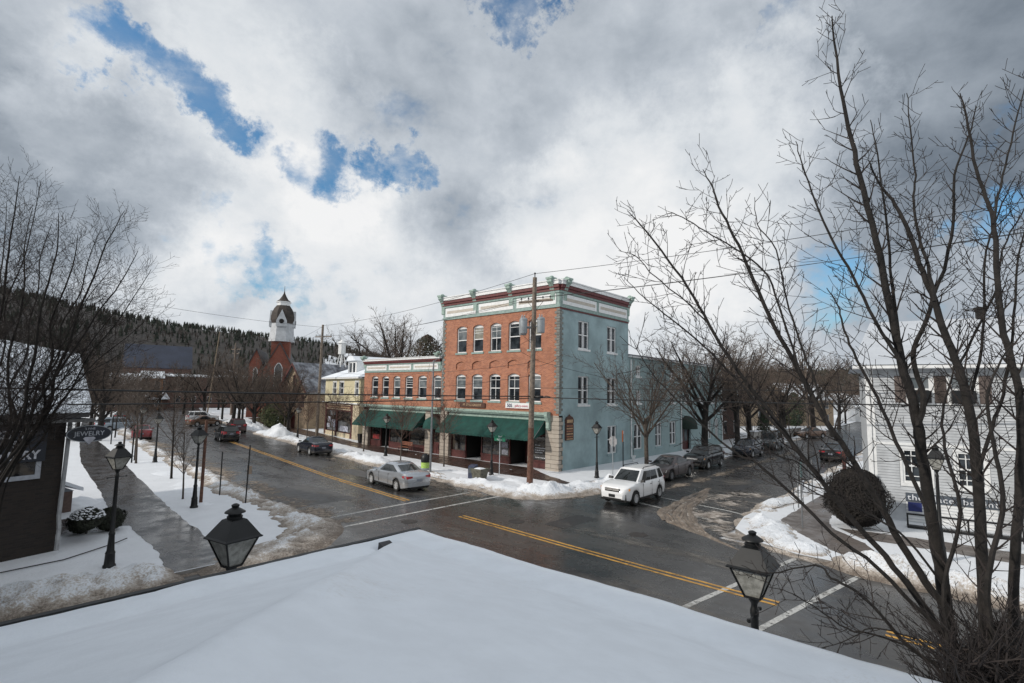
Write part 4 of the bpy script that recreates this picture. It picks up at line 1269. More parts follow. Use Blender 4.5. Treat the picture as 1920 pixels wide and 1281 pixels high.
for a, b in ((5.15, 5.9), (6.15, 6.9)):
    part('dormer_pane', M_GLASS, dm, [(a, .98, 7.5, b, .985, 8.1), (a, .98, 8.15, b, .985, 8.75)])
mb = MB(); mb.prism([(4.45, 9.0), (7.6, 9.0), (6.6, 9.55), (5.4, 9.55)], lambda a, b, d: (a, d, b), .6, 5.5); mb.build('dormer_roof', M_SNOWROOF, dm)
part('shop_front', M_DKRED, CB, [(.4, -.02, 0, 8.9, .25, .7), (.4, -.02, 3.1, 8.9, .25, 3.95), (.4, -.02, .7, .7, .2, 3.1), (4.0, -.02, .7, 4.3, .2, 3.1), (8.6, -.02, .7, 8.9, .2, 3.1)])
part('shop_panel', mat('cream shop panel', (.55, .47, .33), .6), CB, [(.8, -.05, .12, 3.9, -.021, .62), (4.5, -.05, .12, 8.4, -.021, .62), (9.0, -.03, 0, WC - .02, .15, 4.0), (.9, -.05, 3.25, 8.4, -.021, 3.35), (.9, -.05, 3.75, 8.4, -.021, 3.85)])
part('shop_pane', M_SHOPGLASS, CB, [(.7, .1, .7, 4.0, .12, 3.1), (4.3, .1, .7, 8.6, .12, 3.1)])
for q_ in ((1.0, .06, 1.0, 1.9, .09, 1.5), (1.2, .06, 1.7, 2.2, .09, 2.3), (2.6, .06, 1.1, 3.6, .09, 2.0), (5.2, .06, .8, 7.6, .09, 1.4)): part('display_panel', mat('pale shop display', (.40, .42, .50), .6, var=.6, vscale=5), CB, [q_])
part('shop_cornice', M_WHITE, CB, [(-.1, -.3, 4.0, WC, 0, 4.12)])
stripes(CB, TF, 1.2, 8.2, [(3.45, .18, 1)], M_GILT, -.021)

# ------------------------------------------------------------------ tan stone gabled building
SB = thing('stone_building', 'tan stone gabled building with a steep slate roof dusted with snow', 'building', (34.75, 75.9, 0), R(-86))
WS = 7.2
mb = MB()
sw = [(.8, 1.8), (3.05, 4.15), (5.4, 6.4)]
wall(mb, [(0, 0), (WS, 0), (WS, 5.5), (WS / 2, 9.1), (0, 5.5)], F_, [outline(a, b, 3.0, 4.9, .3) for a, b in sw] + [outline(3.15, 4.05, 6.1, 7.6, .3), outline(2.9, 4.3, .1, 2.3, .2)], .25)
mb.box(WS - .03, 0.02, 0, WS, 16, 5.5); mb.box(0, 0.02, 0, .03, 16, 5.5)
mb.prism([(0, 0), (WS, 0), (WS, 5.5), (WS / 2, 9.1), (0, 5.5)], lambda a, b, d: (a, d, b), 15.9, 16)
mb.build('wall', M_TANSTONE, SB)
for a, b in sw: window(SB, F_, a, b, 3.0, 4.9, .3, .2, frame=M_DKRED, mull=0)
window(SB, F_, 3.15, 4.05, 6.1, 7.6, .3, .2, frame=M_DKRED, glass=M_DKRED)
part('door', M_DKRED, SB, [(2.9, .15, .1, 4.3, .22, 2.3)])
mb = MB()
for s in (0, 1):
    X = (lambda a: a) if s == 0 else (lambda a: WS - a)
    mb.prism([(X(-.45), 5.1), (X(WS / 2), 9.35), (X(WS / 2), 9.15), (X(-.35), 4.98)], lambda a, b, d: (a, d, b), -.45, 16.3)
mb.build('roof', M_SLATE, SB)
part('eave_board', M_WHITE, SB, [(WS + .30, -.3, 4.93, WS + .42, 16.2, 5.06)])
mb = MB()
for s in (0, 1):
    X = (lambda a: a) if s == 0 else (lambda a: WS - a)
    mb.prism([(X(-.5), 4.95), (X(WS / 2), 9.28), (X(WS / 2), 8.95), (X(-.3), 4.75)], lambda a, b, d: (a, d, b), -.52, -.46)
mb.build('bargeboard', M_DKRED, SB)
mb = MB()
for dx, dy in ((-.5, -.5), (.5, -.5), (.5, .5), (-.5, .5)): mb.tube([(WS / 2 + dx, 7.5 + dy, 9.0), (WS / 2 + dx * .4, 7.5 + dy * .4, 11.0)], .07, 5)
mb.lathe([(.55, 11.0), (.55, 12.6), (.75, 12.7), (.1, 13.3)], 8, (WS / 2, 7.5, 0))
mb.build('cupola', M_WHITE, SB)

# ------------------------------------------------------------------ church
CH = thing('church', 'red brick church with a white belfry and dark bell shaped steeple', 'church', (45.8, 101.1, 0), R(-30))
mb = MB()
mb.box(-1.65, -.75, 0, 1.65, 2.5, 15.0)
mb.prism([(-5.2, 0), (-2.9, 0), (-2.9, 10.4), (-4.05, 13.0), (-5.2, 10.4)], lambda a, b, d: (a, d, b), -1.2, 14)
mb.prism([(-2.6, 0), (2.6, 0), (2.6, 9.5), (0, 14.3), (-2.6, 9.5)], lambda a, b, d: (a, d, b), -1.8, 16)
mb.build('walls', M_CHURCH, CH)
mb = MB()
for c0, w0, ze, za, y0, y1 in ((0, 2.8, 9.3, 14.5, -2.0, 16.2), (-4.05, 1.35, 10.2, 13.2, -1.4, 14.2)):
    for s in (-1, 1):
        mb.prism([(c0 + s * w0, ze), (c0, za), (c0, za - .28), (c0 + s * (w0 - .15), ze - .12)], lambda a, b, d: (a, d, b), y0, y1)
mb.build('roof', mat('dark church slates', (.05, .048, .05), .7, var=.4, vscale=1.0), CH)
for (s, z0, z1, ww, y) in ((-4.05, 5.0, 9.5, .8, -1.2), (0, 5.5, 10.5, 1.5, -1.8), (-1.7, 4.5, 8, .6, -1.8), (1.7, 4.5, 8, .6, -1.8)):
    mb = MB(); o = outline(s - ww / 2, s + ww / 2, z0, z1, ww * .7)
    mb.prism(o, lambda a, b, d: (a, y + d, b), -.06, -.01); w_ = mb.build('arched_window', M_WHITE, CH)
    mb = MB(); mb.prism(inset(o, s - ww / 2, s + ww / 2, z0, z1, .13), lambda a, b, d: (a, y + d, b), -.09, -.065); mb.build('pane', M_GLASS, w_)
q = R(45); CC = (0, .9, 0)
mb = MB(); mb.lathe([(2.5, 14.7), (2.25, 16.6), (2.12, 18.6)], 8, CC, rot=q / 2); tw = mb.build('belfry', M_WSIDE, CH)
M_SHING = mat('dark steeple shingles', (.045, .036, .030), .8, var=.5, vscale=1.0)
mb = MB(); mb.lathe([(2.18, 18.3), (2.3, 18.9), (2.28, 19.7), (2.1, 20.5), (1.75, 21.3), (1.3, 21.9)], 8, CC, rot=q / 2); mb.build('steeple_dome', M_SHING, tw)
mb = MB(); mb.lathe([(1.25, 21.9), (1.25, 22.5), (1.45, 22.55), (1.45, 22.68)], 8, CC, rot=q / 2); mb.build('lantern', M_WHITE, tw)
mb = MB(); mb.lathe([(1.45, 22.68), (.9, 23.1), (.45, 23.8), (.16, 24.4), (.06, 24.9), (.03, 25.9)], 8, CC, rot=q / 2); mb.build('spire', M_SHING, tw)
for a in (0, 90, 180, 270):
    rot = Matrix.Rotation(R(a), 3, 'Z')
    TG = lambda x, z, d: rot @ Vector((x, -2.2 + d, z)) + Vector(CC)
    mb = MB(); mb.prism([(-.95, 17.6), (.95, 17.6), (.95, 18.7), (0, 20.9), (-.95, 18.7)], TG, -.15, .6); g = mb.build('gablet', M_WSIDE, tw)
    mb = MB(); mb.prism([(.45 * math.cos(k * .5236), 18.6 + .45 * math.sin(k * .5236)) for k in range(12)], TG, -.22, -.155); mb.build('louvre', M_DARK, tw)

# ------------------------------------------------------------------ jewelry shop at the left edge
JW = thing('jewelry_shop', 'dark brick jewelry shop with a big snowy roof at the left edge', 'building', (3.35, 23.1, 0), R(23 - 8))
mb = MB()
mb.box(-14, 0, 0, 0, 9, 4.35)
mb.build('wall', M_DKBRICK, JW)
mb = MB()
def loc_j(p):
    v = Vector(p) - Vector((3.35, 23.1, 0)); return Matrix.Rotation(-R(15), 3, 'Z') @ v
E1 = loc_j((3.85, 22.55, 4.68)); R1 = loc_j((4.35, 28.5, 6.92)); L1 = loc_j((1.25, 21.6 + 0, 6.92))
E0 = loc_j((3.85 - 14, 22.55 - 3.9, 4.6)); L0 = loc_j((-9, 23.5, 8.6)); BK = loc_j((6.2, 36, 4.6)); BL = loc_j((-8, 36, 4.6))
L1 = E1 + (R1 - E1) + (E0 - E1).normalized() * 6.0 + Vector((0, 0, .9))
mb.add([E0, E1, R1, L1, L0, BK, BL], [(0, 1, 2, 3, 4), (1, 5, 2), (5, 6, 4, 3, 2), (0, 4, 6)])
rf = mb.build('roof', M_SNOWROOF, JW, fix=True)
mb = MB()
dn = Vector((0, 0, -.16))
for A, B in ((E0, E1), (E1, R1), (E1, BK)):
    mb.add([A, B, B + dn, A + dn], [(0, 1, 2, 3)])
mb.build('fascia', mat('dark fascia', (.04, .04, .042), .6), JW, fix=False)
part('soffit', mat('dull grey soffit', (.12, .12, .12), .7), JW, [(-14, -.62, 4.36, .55, 9, 4.46)])
mb = MB(); mb.tube([(.06, -.1, 4.4), (.02, -.14, 3.0), (-.02, -.14, 1.3), (-.05, -.3, .9), (-.12, -.42, .22)], .062, 6); mb.build('downpipe', mat('dull white pipe', (.30, .31, .32), .6), JW)
part('sign_board', M_NAVY, JW, [(-3.4, -.08, 3.12, -.52, -.001, 4.25)])
for txt, x, z, s in (('GIFTS', -1.35, 4.0, .34), ("JIM'S", -1.35, 3.68, .32), ('JEWELRY', -1.42, 3.33, .37)):
    if txt == "JIM'S": txt = "'S"
    text_mesh('lettering', txt, s, (lambda x, z: (lambda a, b, d: (x + a, -.085 - d, z + b)))(x, z), mat('dull white letters', (.50, .51, .55), .6), JW, bold=.012)
part('window_trim', mat('dull grey trim', (.34, .36, .40), .6), JW, [(-.74, -.06, 2.70, -.60, 0, 3.10), (-1.75, -.06, 2.56, -.60, 0, 2.70), (-1.75, -.06, 2.70, -1.6, 0, 3.10)])
part('window_pane', M_SHOPGLASS, JW, [(-1.6, -.03, 2.70, -.74, -.01, 3.10)])
mb = MB()   # snow-topped lean-to bay on the side
mb.prism([(-.5, 0), (3.05, 0), (3.05, 1.0), (-.5, 1.0)], lambda a, b, d: (a, d, b), 6.0, 9.0)
bay = mb.build('bay', mat('dull red brown boards', (.10, .065, .055), .7, var=.3), JW)
mb = MB(); mb.prism([(1.4, 1.95), (3.35, .98), (3.35, 1.12), (1.4, 2.13)], lambda a, b, d: (a, d, b), 5.8, 9.2); mb.build('bay_roof', M_SNOWROOF, bay)
mb = MB(); mb.prism([(-.5, 1.0), (3.1, 1.0), (1.4, 1.93), (-.5, 1.93)], lambda a, b, d: (a, d, b), 5.99, 9.01); mb.build('bay_gable', mat('dull grey blue boards', (.20, .22, .25), .7), bay)
# hanging oval sign
HS = thing('oval_sign', 'dark oval hanging sign reading JEWELRY with a diamond below, by the shop corner', 'sign', (3.93, 22.8, 3.95), R(15), scale=(.84, 1, .84))
mb = MB()
ov = [(.80 * math.cos(k * math.pi / 16), .34 * math.sin(k * math.pi / 16)) for k in range(32)]
mb.prism(ov, lambda a, b, d: (a, d, b), -.03, .03); mb.build('board', M_NAVY, HS)
mb = MB(); n = 32
o2 = [(a * 1.0, b * 1.0) for a, b in ov]; i2 = [(a * .955, b * .91) for a, b in ov]
mb.add([(a, -.034, b) for a, b in o2] + [(a, -.034, b) for a, b in i2], [(k, (k + 1) % n, n + (k + 1) % n, n + k) for k in range(n)])
mb.build('rim', mat('grey rim', (.26, .28, .30), .6), HS)
text_mesh('lettering', 'JEWELRY', .26, lambda a, b, d: (a, -.034 - d, b + .0), mat('pale grey letters', (.36, .38, .42), .6), HS, sx=1.02)
text_mesh('lettering', "JIM'S"[3:] + ' FINE', .13, lambda a, b, d: (a, -.034 - d, b + .20), MATS['pale grey letters'], HS)
mb = MB(); mb.prism([(-.22, -.19), (-.15, -.13), (.15, -.13), (.22, -.19), (0, -.44)], lambda a, b, d: (a, d, b), -.05, .05); mb.build('diamond', mat('silver diamond', (.36, .37, .42), .3, metal=.4), HS)
mb = MB(); mb.tube([(-1.15, 0, .52), (.75, 0, .52)], .022, 6); mb.tube([(-1.15, 0, .52), (-1.15, 0, -.2)], .02, 6)
for x in (-.5, .5): mb.tube([(x, 0, .52), (x, 0, .26)], .01, 4)
mb.build('arm', M_BLACK, HS)

# ------------------------------------------------------------------ white house on the right
hd = Vector((.165, -.986, 0)).normalized(); ha = math.atan2(hd.y, hd.x)
WH = thing('white_house', 'white clapboard house with snowy roof and shutters behind the bare tree on the right', 'house', (29.8, 3.9, 0), ha)
WL = 13.0
H2 = [(1.61, 2.45), (3.08, 3.98), (6.2, 7.1), (8.4, 9.3)]; H1 = [(1.25, 2.26), (3.15, 4.15), (6.2, 7.2), (8.6, 9.6)]
holes = [outline(a, b, 5.45, 6.68) for a, b in H2] + [outline(a, b, 1.83, 3.35) for a, b in H1]
mb = MB()
wall(mb, [(0, .1), (WL, .1), (WL, 7.0), (0, 7.0)], F_, holes, .12)
mb.box(0.0, .02, .1, .02, 9, 7.0); mb.box(WL - .02, .02, .1, WL, 9, 7.0); mb.box(0, 8.98, .1, WL, 9, 7.0)
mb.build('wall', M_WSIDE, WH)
mb = MB()
nb = int(6.9 / .125)
for k in range(nb):                                   # clapboards, butted against the window openings
    z = .12 + k * .125; cuts = sorted([(a - .12, b + .12) for a, b in H2 if z + .125 > 5.35 and z < 6.8] + [(a - .12, b + .12) for a, b in H1 if z + .125 > 1.72 and z < 3.46])
    x = .3
    for a, b in cuts + [(WL - .15, None)]:
        if a > x: mb.add([(x, -.004, z + .125), (a, -.004, z + .125), (a, -.045, z), (x, -.045, z), (x, .0, z), (a, .0, z)], [(0, 1, 2, 3), (3, 2, 5, 4)])
        if b: x = b
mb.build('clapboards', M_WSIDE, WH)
for a, b in H2:
    w_ = window(WH, F_, a, b, 5.45, 6.68, 0, .1, sill=.05, sill_mat=M_WHITE, trim=.1, shutters=M_SHUTTER, upper=M_GLASSL)
    part('air_conditioner', M_BLACK, w_, [(a + .04, -.25, 5.46, b - .04, .05, 6.0)])
for a, b in H1:
    window(WH, F_, a, b, 1.83, 3.35, 0, .1, sill=.05, sill_mat=M_WHITE, trim=.1, bars=2, hbars=(.2, .8), glass=M_GLASS)
part('corner_board', M_WHITE, WH, [(-.03, -.045, .1, .16, .0, 7.0), (.2, -.035, .1, .3, 0, 7.0)])
part('eaves', M_WHITE, WH, [(-.5, -.55, 6.98, WL + .5, 0, 7.16), (-.5, -.62, 7.0, WL + .5, -.55, 7.13)])
part('band_board', M_WHITE, WH, [(.3, -.05, 3.50, WL - .15, 0, 3.62)])
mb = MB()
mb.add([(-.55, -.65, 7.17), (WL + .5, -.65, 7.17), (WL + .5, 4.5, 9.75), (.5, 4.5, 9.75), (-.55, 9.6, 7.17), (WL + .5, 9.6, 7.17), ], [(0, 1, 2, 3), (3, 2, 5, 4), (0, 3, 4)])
mb.build('roof', M_DIMSNOW, WH)
part('chimney', M_DARK, WH, [(4.9, 4.2, 9.7, 5.15, 4.5, 10.15), (4.83, 4.15, 10.15, 5.22, 4.55, 10.25)])
part('sign_band', mat('slate blue sign band', (.075, .09, .11), .5), WH, [(1.30, -.07, 1.02, 4.5, -.03, 1.40)])
text_mesh('lettering', 'the place  be  int', .36, lambda a, b, d: (2.9 + a, -.075 - d, 1.2 + b), M_LETW, WH, sx=1.12, spacing=1.1)
part('entrance_panel', M_WHITE, WH, [(1.3, -.035, .1, 4.4, -.03, 1.0)])
part('blue_sign', mat('deep blue sign', (.01, .02, .12), .5), WH, [(1.35, -.25, .62, 1.85, -.22, 1.02)])

# ------------------------------------------------------------------ far buildings
def gable_house(name, label, cat, loc, rz, w_, d_, h, rh, wm, rm, rows=1, n=4, group=None, chim=False, over=.3):
    t = thing(name, label, cat, loc, rz, group)
    mb = MB(); T = lambda a, b, d: (a, d, b)
    fh = h / rows; hol = []
    for r in range(rows):
        for k in range(n):
            c = w_ * (k + .5) / n; hol.append((c - .45, c + .45, r * fh + fh * .35, r * fh + fh * .35 + min(1.5, fh * .5)))
    wall(mb, [(0, 0), (w_, 0), (w_, h), (0, h)], T, [outline(*q) for q in hol], .12)
    mb.box(0, d_ - .02, 0, w_, d_, h)
    for x in (0, w_ - .02): mb.prism([(0.02, 0), (d_ - .02, 0), (d_ - .02, h), (d_ / 2, h + rh), (0.02, h)], lambda a, b, d: (x + d, a, b), 0, .02)
    mb.build('walls', wm, t)
    for q in hol:
        mb = MB(); mb.box(q[0] - .06, -.03, q[2] - .06, q[1] + .06, -.0, q[3] + .06); w1 = mb.build('window', M_WHITE, t)
        mb = MB(); mb.box(q[0], -.05, q[2], q[1], -.031, q[3]); mb.build('pane', M_GLASS, w1)
    mb = MB()
    mb.prism([(-over, h - .1), (d_ / 2, h + rh), (d_ / 2, h + rh + .22), (-over, h + .12)], lambda a, b, d: (d, a, b), -over, w_ + over)
    mb.prism([(d_ + over, h - .1), (d_ / 2, h + rh), (d_ / 2, h + rh + .22), (d_ + over, h + .12)], lambda a, b, d: (d, a, b), -over, w_ + over)
    mb.build('roof', rm, t)
    if chim: part('chimney', M_CHURCH, t, [(w_ * .3, d_ / 2 - .3, h + rh - .3, w_ * .3 + .7, d_ / 2 + .3, h + rh + 1.0)])
    return t


M_BROWNHOUSE = mat('dark brown boards', (.075, .040, .030), .8, var=.3)
M_GREYROOF = mat('bare grey shingles', (.075, .075, .08), .85, var=.3, vscale=.5)
M_BLUEMILL = mat('blue grey metal roof', (.030, .038, .062), .6, var=.2, vscale=.3)
M_TANHOUSE = mat('tan boards', (.33, .25, .17), .8, var=.2)
gable_house('brown_house', 'dark red brown house next to the teal wing with the parked SUV in front', 'house', (62.5, 24.0, 0), 0, 11, 9, 5.6, 2.4, M_BROWNHOUSE, M_GREYROOF, 2, 3)
gable_house('grey_roofed_hall', 'low hall with a long bare grey roof at the end of the side street', 'building', (92, 36, 0), R(-20), 20, 12, 4.2, 3.6, M_TANHOUSE, M_GREYROOF, 1, 6)
gable_house('tan_house', 'tan house half hidden by bare trees beyond the side street', 'house', (112, 27, 0), R(-35), 10, 8, 5.2, 3, M_TANHOUSE, M_SNOWROOF, 2, 3, chim=True)
gable_house('white_cottage', 'small white house with snowy roof on the far slope right of the side street', 'house', (150, 22, 0), R(-50), 9, 7, 3.4, 3, M_WSIDE, M_SNOWROOF, 1, 3, chim=True)
gable_house('white_garage', 'small white garage low beside the far end of the side street', 'garage', (136, 32, 0), R(-60), 6, 7, 2.6, 1.8, M_WSIDE, M_SNOWROOF, 1, 2)
# the long brick building and the mill behind it
gable_house('long_brick_building', 'long low old brick building with a snow edged flat roof beyond the park', 'building', (37, 163, 0), R(-15), 44, 14, 8.4, .5, M_FARBRICK, M_SNOWROOF, 2, 12)
ml = gable_house('blue_roofed_mill', 'big mill with a dark blue grey roof above the long brick building', 'building', (45.0, 218, 2.5), R(-14), 20, 18, 9.5, 8.5, M_FARBRICK, M_BLUEMILL, 2, 8)
gable_house('white_shed', 'small white shed with snowy roof just left of the long brick building', 'shed', (28.5, 150, 0), R(-12), 5.5, 6, 4.6, 2.4, M_CHURCH, M_SNOWROOF, 1, 2)
gable_house('orange_brick_house', 'narrow orange brick house between the white shed and the long brick building', 'house', (34.5, 148, 0), R(-12), 4.2, 6, 7.6, 1.5, mat('orange boards', (.24, .11, .05), .8), M_SNOWROOF, 2, 2)
for k, (px_, py_, dd, lab) in enumerate(((205, 700, 130, 'low shed roof white with snow behind the jewelry shop'), (190, 730, 110, 'snow roofed garage among trees behind the jewelry shop'), (233, 735, 120, 'little snow roofed house left of the long brick building'))):
    p = at(px_, py_, dd)
    gable_house('outbuilding', lab, 'outbuilding', (p.x, p.y, 0), R(-20 + 12 * k), 7 + k, 6, max(2.2, p.z - 1.6), 1.6, M_BROWNHOUSE, M_SNOWROOF, 1, 2)
for k, (px_, py_, dd, lab) in enumerate(((640, 667, 430, 'white farmhouse on the open snowy hillside'), (1545, 752, 190, 'snow roofed cottage far right beyond the grey hall'), (1478, 742, 175, 'brown cottage with snowy roof among trees past the grey hall'), (1608, 762, 180, 'pale bungalow at the foot of the far hill'), (450, 705, 200, 'grey cottage behind the long brick building'))):
    p = at(px_, py_, dd); x, y = p.x, p.y
    gable_house('hill_house', lab, 'house', (x, y, max(0, p.z - 5)), R(-40 + 25 * k), 10, 8, 4.2, 2.8, (M_WSIDE, M_BROWNHOUSE, M_BROWNHOUSE, M_WSIDE, M_GREYROOF)[k], M_SNOWROOF, 1, 3)

# ================================================================== VEHICLES
def make_car(name, label, cat, loc, rz, paint, L=4.85, Wd=1.84, H=1.47, wb=2.85, clr=.22, kind='sedan', wr=.335, group=None, snow=False, rims=None, rack=False):
    t = thing(name, label, cat, (loc[0], loc[1], loc[2] if len(loc) > 2 else .012), rz, group)
    hl = L / 2; hw0 = Wd / 2
    if kind == 'sedan':
        deck = [(-hl, .78), (-hl + .06, .98), (-hl + .25, 1.04), (-hl + .75, 1.07), (0, .99), (hl - 1.65, .98), (hl - 1.1, .90), (hl - .5, .80), (hl - .15, .68), (hl, .50)]
        cabin = dict(br=-hl + .48, rr=-hl + 1.62, rf=hl - 2.30, bf=hl - 1.32, hb=.0)
        belt = .96
    elif kind == 'suv':
        deck = [(-hl, .86), (-hl + .05, 1.08), (-hl + .3, 1.12), (0, 1.09), (hl - 1.35, 1.09), (hl - .9, 1.06), (hl - .35, .98), (hl - .08, .86), (hl, .62)]
        cabin = dict(br=-hl + .06, rr=-hl + .42, rf=hl - 1.95, bf=hl - 1.28, hb=.0)
        belt = 1.08
    else:
        deck = [(-hl, 1.0), (-hl + .05, 1.1), (-.5, 1.12), (0, 1.10), (hl - 1.4, 1.10), (hl - .4, 1.02), (hl - .1, .9), (hl, .66)]
        cabin = dict(br=-.55, rr=-.35, rf=hl - 2.25, bf=hl - 1.5, hb=0)
        belt = 1.1
    plan = [(-hl, .74), (-hl + .08, .88), (-hl + .3, .965), (-hl + .9, 1.0), (0, 1.0), (hl - 1.0, .99), (hl - .45, .93), (hl - .15, .82), (hl, .66)]
    ax = (-wb / 2 - (.02), wb / 2 - .02)
    zc = wr; ra = wr + .055
    xs = sorted(set([round(x, 4) for x in frange(-hl, hl, .11)] + [round(a + ra * math.cos(q * math.pi / 10), 4) for a in ax for q in range(11)] + [round(-hl + .03, 4), round(hl - .03, 4)]))
    rows = []
    for x in xs:
        hw = hw0 * lerp(plan, x); dk = lerp(deck, x)
        zl = clr + (.10 * max(0, (abs(x) - hl + .5) / .5))
        for a in ax:
            dx = abs(x - a)
            if dx <= ra + 1e-4: zl = max(zl, zc + math.sqrt(max(0, ra * ra - dx * dx)))
        zs = max(.48, zl + .04); zs = min(zs, dk - .1)
        zb_ = min(belt - .10, dk - .05); zb_ = max(zb_, zs + .03)
        row = [(hw * .95, zl), (hw * .985, min(zs, zl + .16)), (hw * 1.0, (zs + zb_) / 2), (hw * .985, zb_), (hw * .93, dk - .012), (hw * .80, dk + .012), (hw * .4, dk + .03), (0, dk + .034)]
        rows.append([(x, y, z) for y, z in row] + [(x, -y, z) for y, z in row[-2::-1]])
    k = len(rows[0]); mb = MB()
    mb.add([p for r in rows for p in r], [(i * k + j, i * k + j + 1, (i + 1) * k + j + 1, (i + 1) * k + j) for i in range(len(rows) - 1) for j in range(k - 1)])
    o = len(mb.v) - k
    mb.f.append(tuple(range(k))); mb.m.append(0); mb.f.append(tuple(range(o + k - 1, o - 1, -1))); mb.m.append(0)
    mb.build('body', paint, t, smooth=38)
    mb = MB()
    mb.box(-hl + .12, -hw0 * .80, clr - .02, hl - .12, hw0 * .80, .60)
    for a in ax: mb.lathe([(ra + .0, 0), (ra, .01)], 20, (0, 0, 0)) if False else None
    mb.build('underbody', M_BLACK, t)
    # greenhouse
    c = cabin; zt = H; hb = hw0 * .90; ht = hw0 * (.70 if kind == 'sedan' else .76)
    def cor(u, v, side):      # u 0 rear..1 front, v 0 belt..1 roof edge
        x0 = c['br'] + (c['rr'] - c['br']) * v; x1 = c['bf'] + (c['rf'] - c['bf']) * v
        hwv = hb + (ht - hb) * v ** 1.15
        x = x0 + (x1 - x0) * u
        endt = 1 - .10 * max(0, abs(u - .5) * 2 - .6) / .4
        return Vector((x, side * hwv * endt, belt - .03 + (zt - .07 - belt + .03) * v))
    us = [i / 12 for i in range(13)]
    mb = MB(); grid = []
    for v in (0, .5, 1):
        grid.append([cor(u, v, 1) for u in us] + [cor(u, v, -1) for u in us[::-1]])
    x0, x1 = c['rr'], c['rf']
    for f_, dz in ((.86, .035), (.55, .062)):
        grid.append([Vector((x0 + .04 + (x1 - x0 - .08) * u, ht * f_ * (1 - .1 * max(0, abs(u - .5) * 2 - .6) / .4), zt - .07 + dz + .012 * (1 - (2 * u - 1) ** 2))) for u in us] +
                    [Vector((x0 + .04 + (x1 - x0 - .08) * u, -ht * f_ * (1 - .1 * max(0, abs(u - .5) * 2 - .6) / .4), zt - .07 + dz + .012 * (1 - (2 * u - 1) ** 2))) for u in us[::-1]])
    kk = 26
    mb.add([p for r in grid for p in r], [(i * kk + j, i * kk + (j + 1) % kk, (i + 1) * kk + (j + 1) % kk, (i + 1) * kk + j) for i in range(len(grid) - 1) for j in range(kk)])
    o = len(mb.v) - kk
    mb.add([mb.v[o + i] for i in range(kk)], [(i, i + 1, kk - 2 - i, kk - 1 - i) for i in range(12)])
    mb.build('cabin', paint, t, smooth=45)
    up = Vector((0, 0, 1))

    def glass(name, P):      # P(u, v) patch
        g = MB(); n = 6; vs = []
        for i in range(n + 1):
            for j in range(5): vs.append(P(i / n, j / 4))
        g.add(vs, [(i * 5 + j, (i + 1) * 5 + j, (i + 1) * 5 + j + 1, i * 5 + j + 1) for i in range(n) for j in range(4)])
        return g.build(name, M_CARGLASS, t, smooth=60)
    for s in (1, -1):
        segs = ((.10, .17), (.18, .455), (.465, .84)) if kind != 'suv' else ((.04, .25), (.31, .575), (.59, .90))
        if kind == 'pickup': segs = ((.12, .80),)
        for k_, (u0, u1) in enumerate(segs):
            def P(u, v, u0=u0, u1=u1, s=s, k_=k_):
                uu = u0 + (u1 - u0) * u; vv = .10 + .80 * v
                if kind == 'sedan' and k_ == 0: vv = .10 + (.80 * u + .0) * v
                p = cor(uu, vv, s); p.y += s * .012
                return p
            glass('side_window', P)
    def wf(u, v):
        vv = .06 + .88 * v; a = cor(1, vv, 1); b = cor(1, vv, -1); f_ = .06 + .88 * u
        p = a.lerp(b, f_); p.x += .018 + .05 * (1 - (2 * f_ - 1) ** 2); p.z += .006; return p
    def wr_(u, v):
        vv = .10 + .80 * v; a = cor(0, vv, 1); b = cor(0, vv, -1); f_ = .07 + .86 * u
        p = a.lerp(b, f_); p.x -= .018 + .04 * (1 - (2 * f_ - 1) ** 2); p.z += .006; return p
    glass('windshield', wf); glass('rear_window', wr_)
    # wheels
    for a in ax:
        for s in (1, -1):
            mb = MB(); y = s * (hw0 - .035)
            prof = [(wr * .60, -.20), (wr * .93, -.205), (wr, -.17), (wr, -.04), (wr * .93, .0), (wr * .62, .008)]
            vs = []; n = 22
            for r, yy_ in prof:
                for q in range(n):
                    an = 2 * math.pi * q / n; vs.append((a + r * math.cos(an), y + s * yy_, wr + r * math.sin(an)))
            m_ = len(prof)
            mb.add(vs, [(i * n + q, i * n + (q + 1) % n, (i + 1) * n + (q + 1) % n, (i + 1) * n + q) for i in range(m_ - 1) for q in range(n)] + [tuple(range(n))])
            w_ = mb.build('wheel', M_RUBBER, t, smooth=40)
            mb = MB(); ri = wr * .64
            mb.add([(a + r * math.cos(2 * math.pi * q / n), y + s * yy_, wr + r * math.sin(2 * math.pi * q / n)) for r, yy_ in ((ri, .006), (ri * .9, .008), (ri * .86, -.05), (.001, -.05)) for q in range(n)],
                   [(i * n + q, i * n + (q + 1) % n, (i + 1) * n + (q + 1) % n, (i + 1) * n + q) for i in range(3) for q in range(n)])
            for q in range(6):
                an = 2 * math.pi * q / 6; ca, sa = math.cos(an), math.sin(an)
                P_ = lambda r, w2, d: (a + r * ca - w2 * sa, y + s * d, wr + r * sa + w2 * ca)
                mb.add([P_(.0, -.035, .004), P_(ri * .9, -.022, .002), P_(ri * .9, .022, .002), P_(.0, .035, .004)], [(0, 1, 2, 3)])
            mb.build('rim', rims or M_RIM, w_, smooth=40)
    # lamps, grille, plates
    fx = hl; fz = .62 if kind == 'sedan' else .80
    for s in (1, -1):
        mb = MB(); y0 = s * hw0 * (.50 if kind == 'sedan' else .46); y1 = s * hw0 * .90
        xa = hl - .045; xb = hl - .36
        mb.add([(xa + .0, y0, fz - .06), (xb + .1, y1 * .985, fz - .05), (xb - .03, y1 * 1.0, fz + .10), (xa - .10, y0, fz + .08), (xa - .2, y0, fz - .06), (xb - .1, y1 * .8, fz - .05), (xb - .1, y1 * .8, fz + .10), (xa - .25, y0, fz + .08)],
               [(0, 1, 2, 3), (4, 5, 6, 7), (0, 1, 5, 4), (1, 2, 6, 5), (2, 3, 7, 6), (3, 0, 4, 7)])
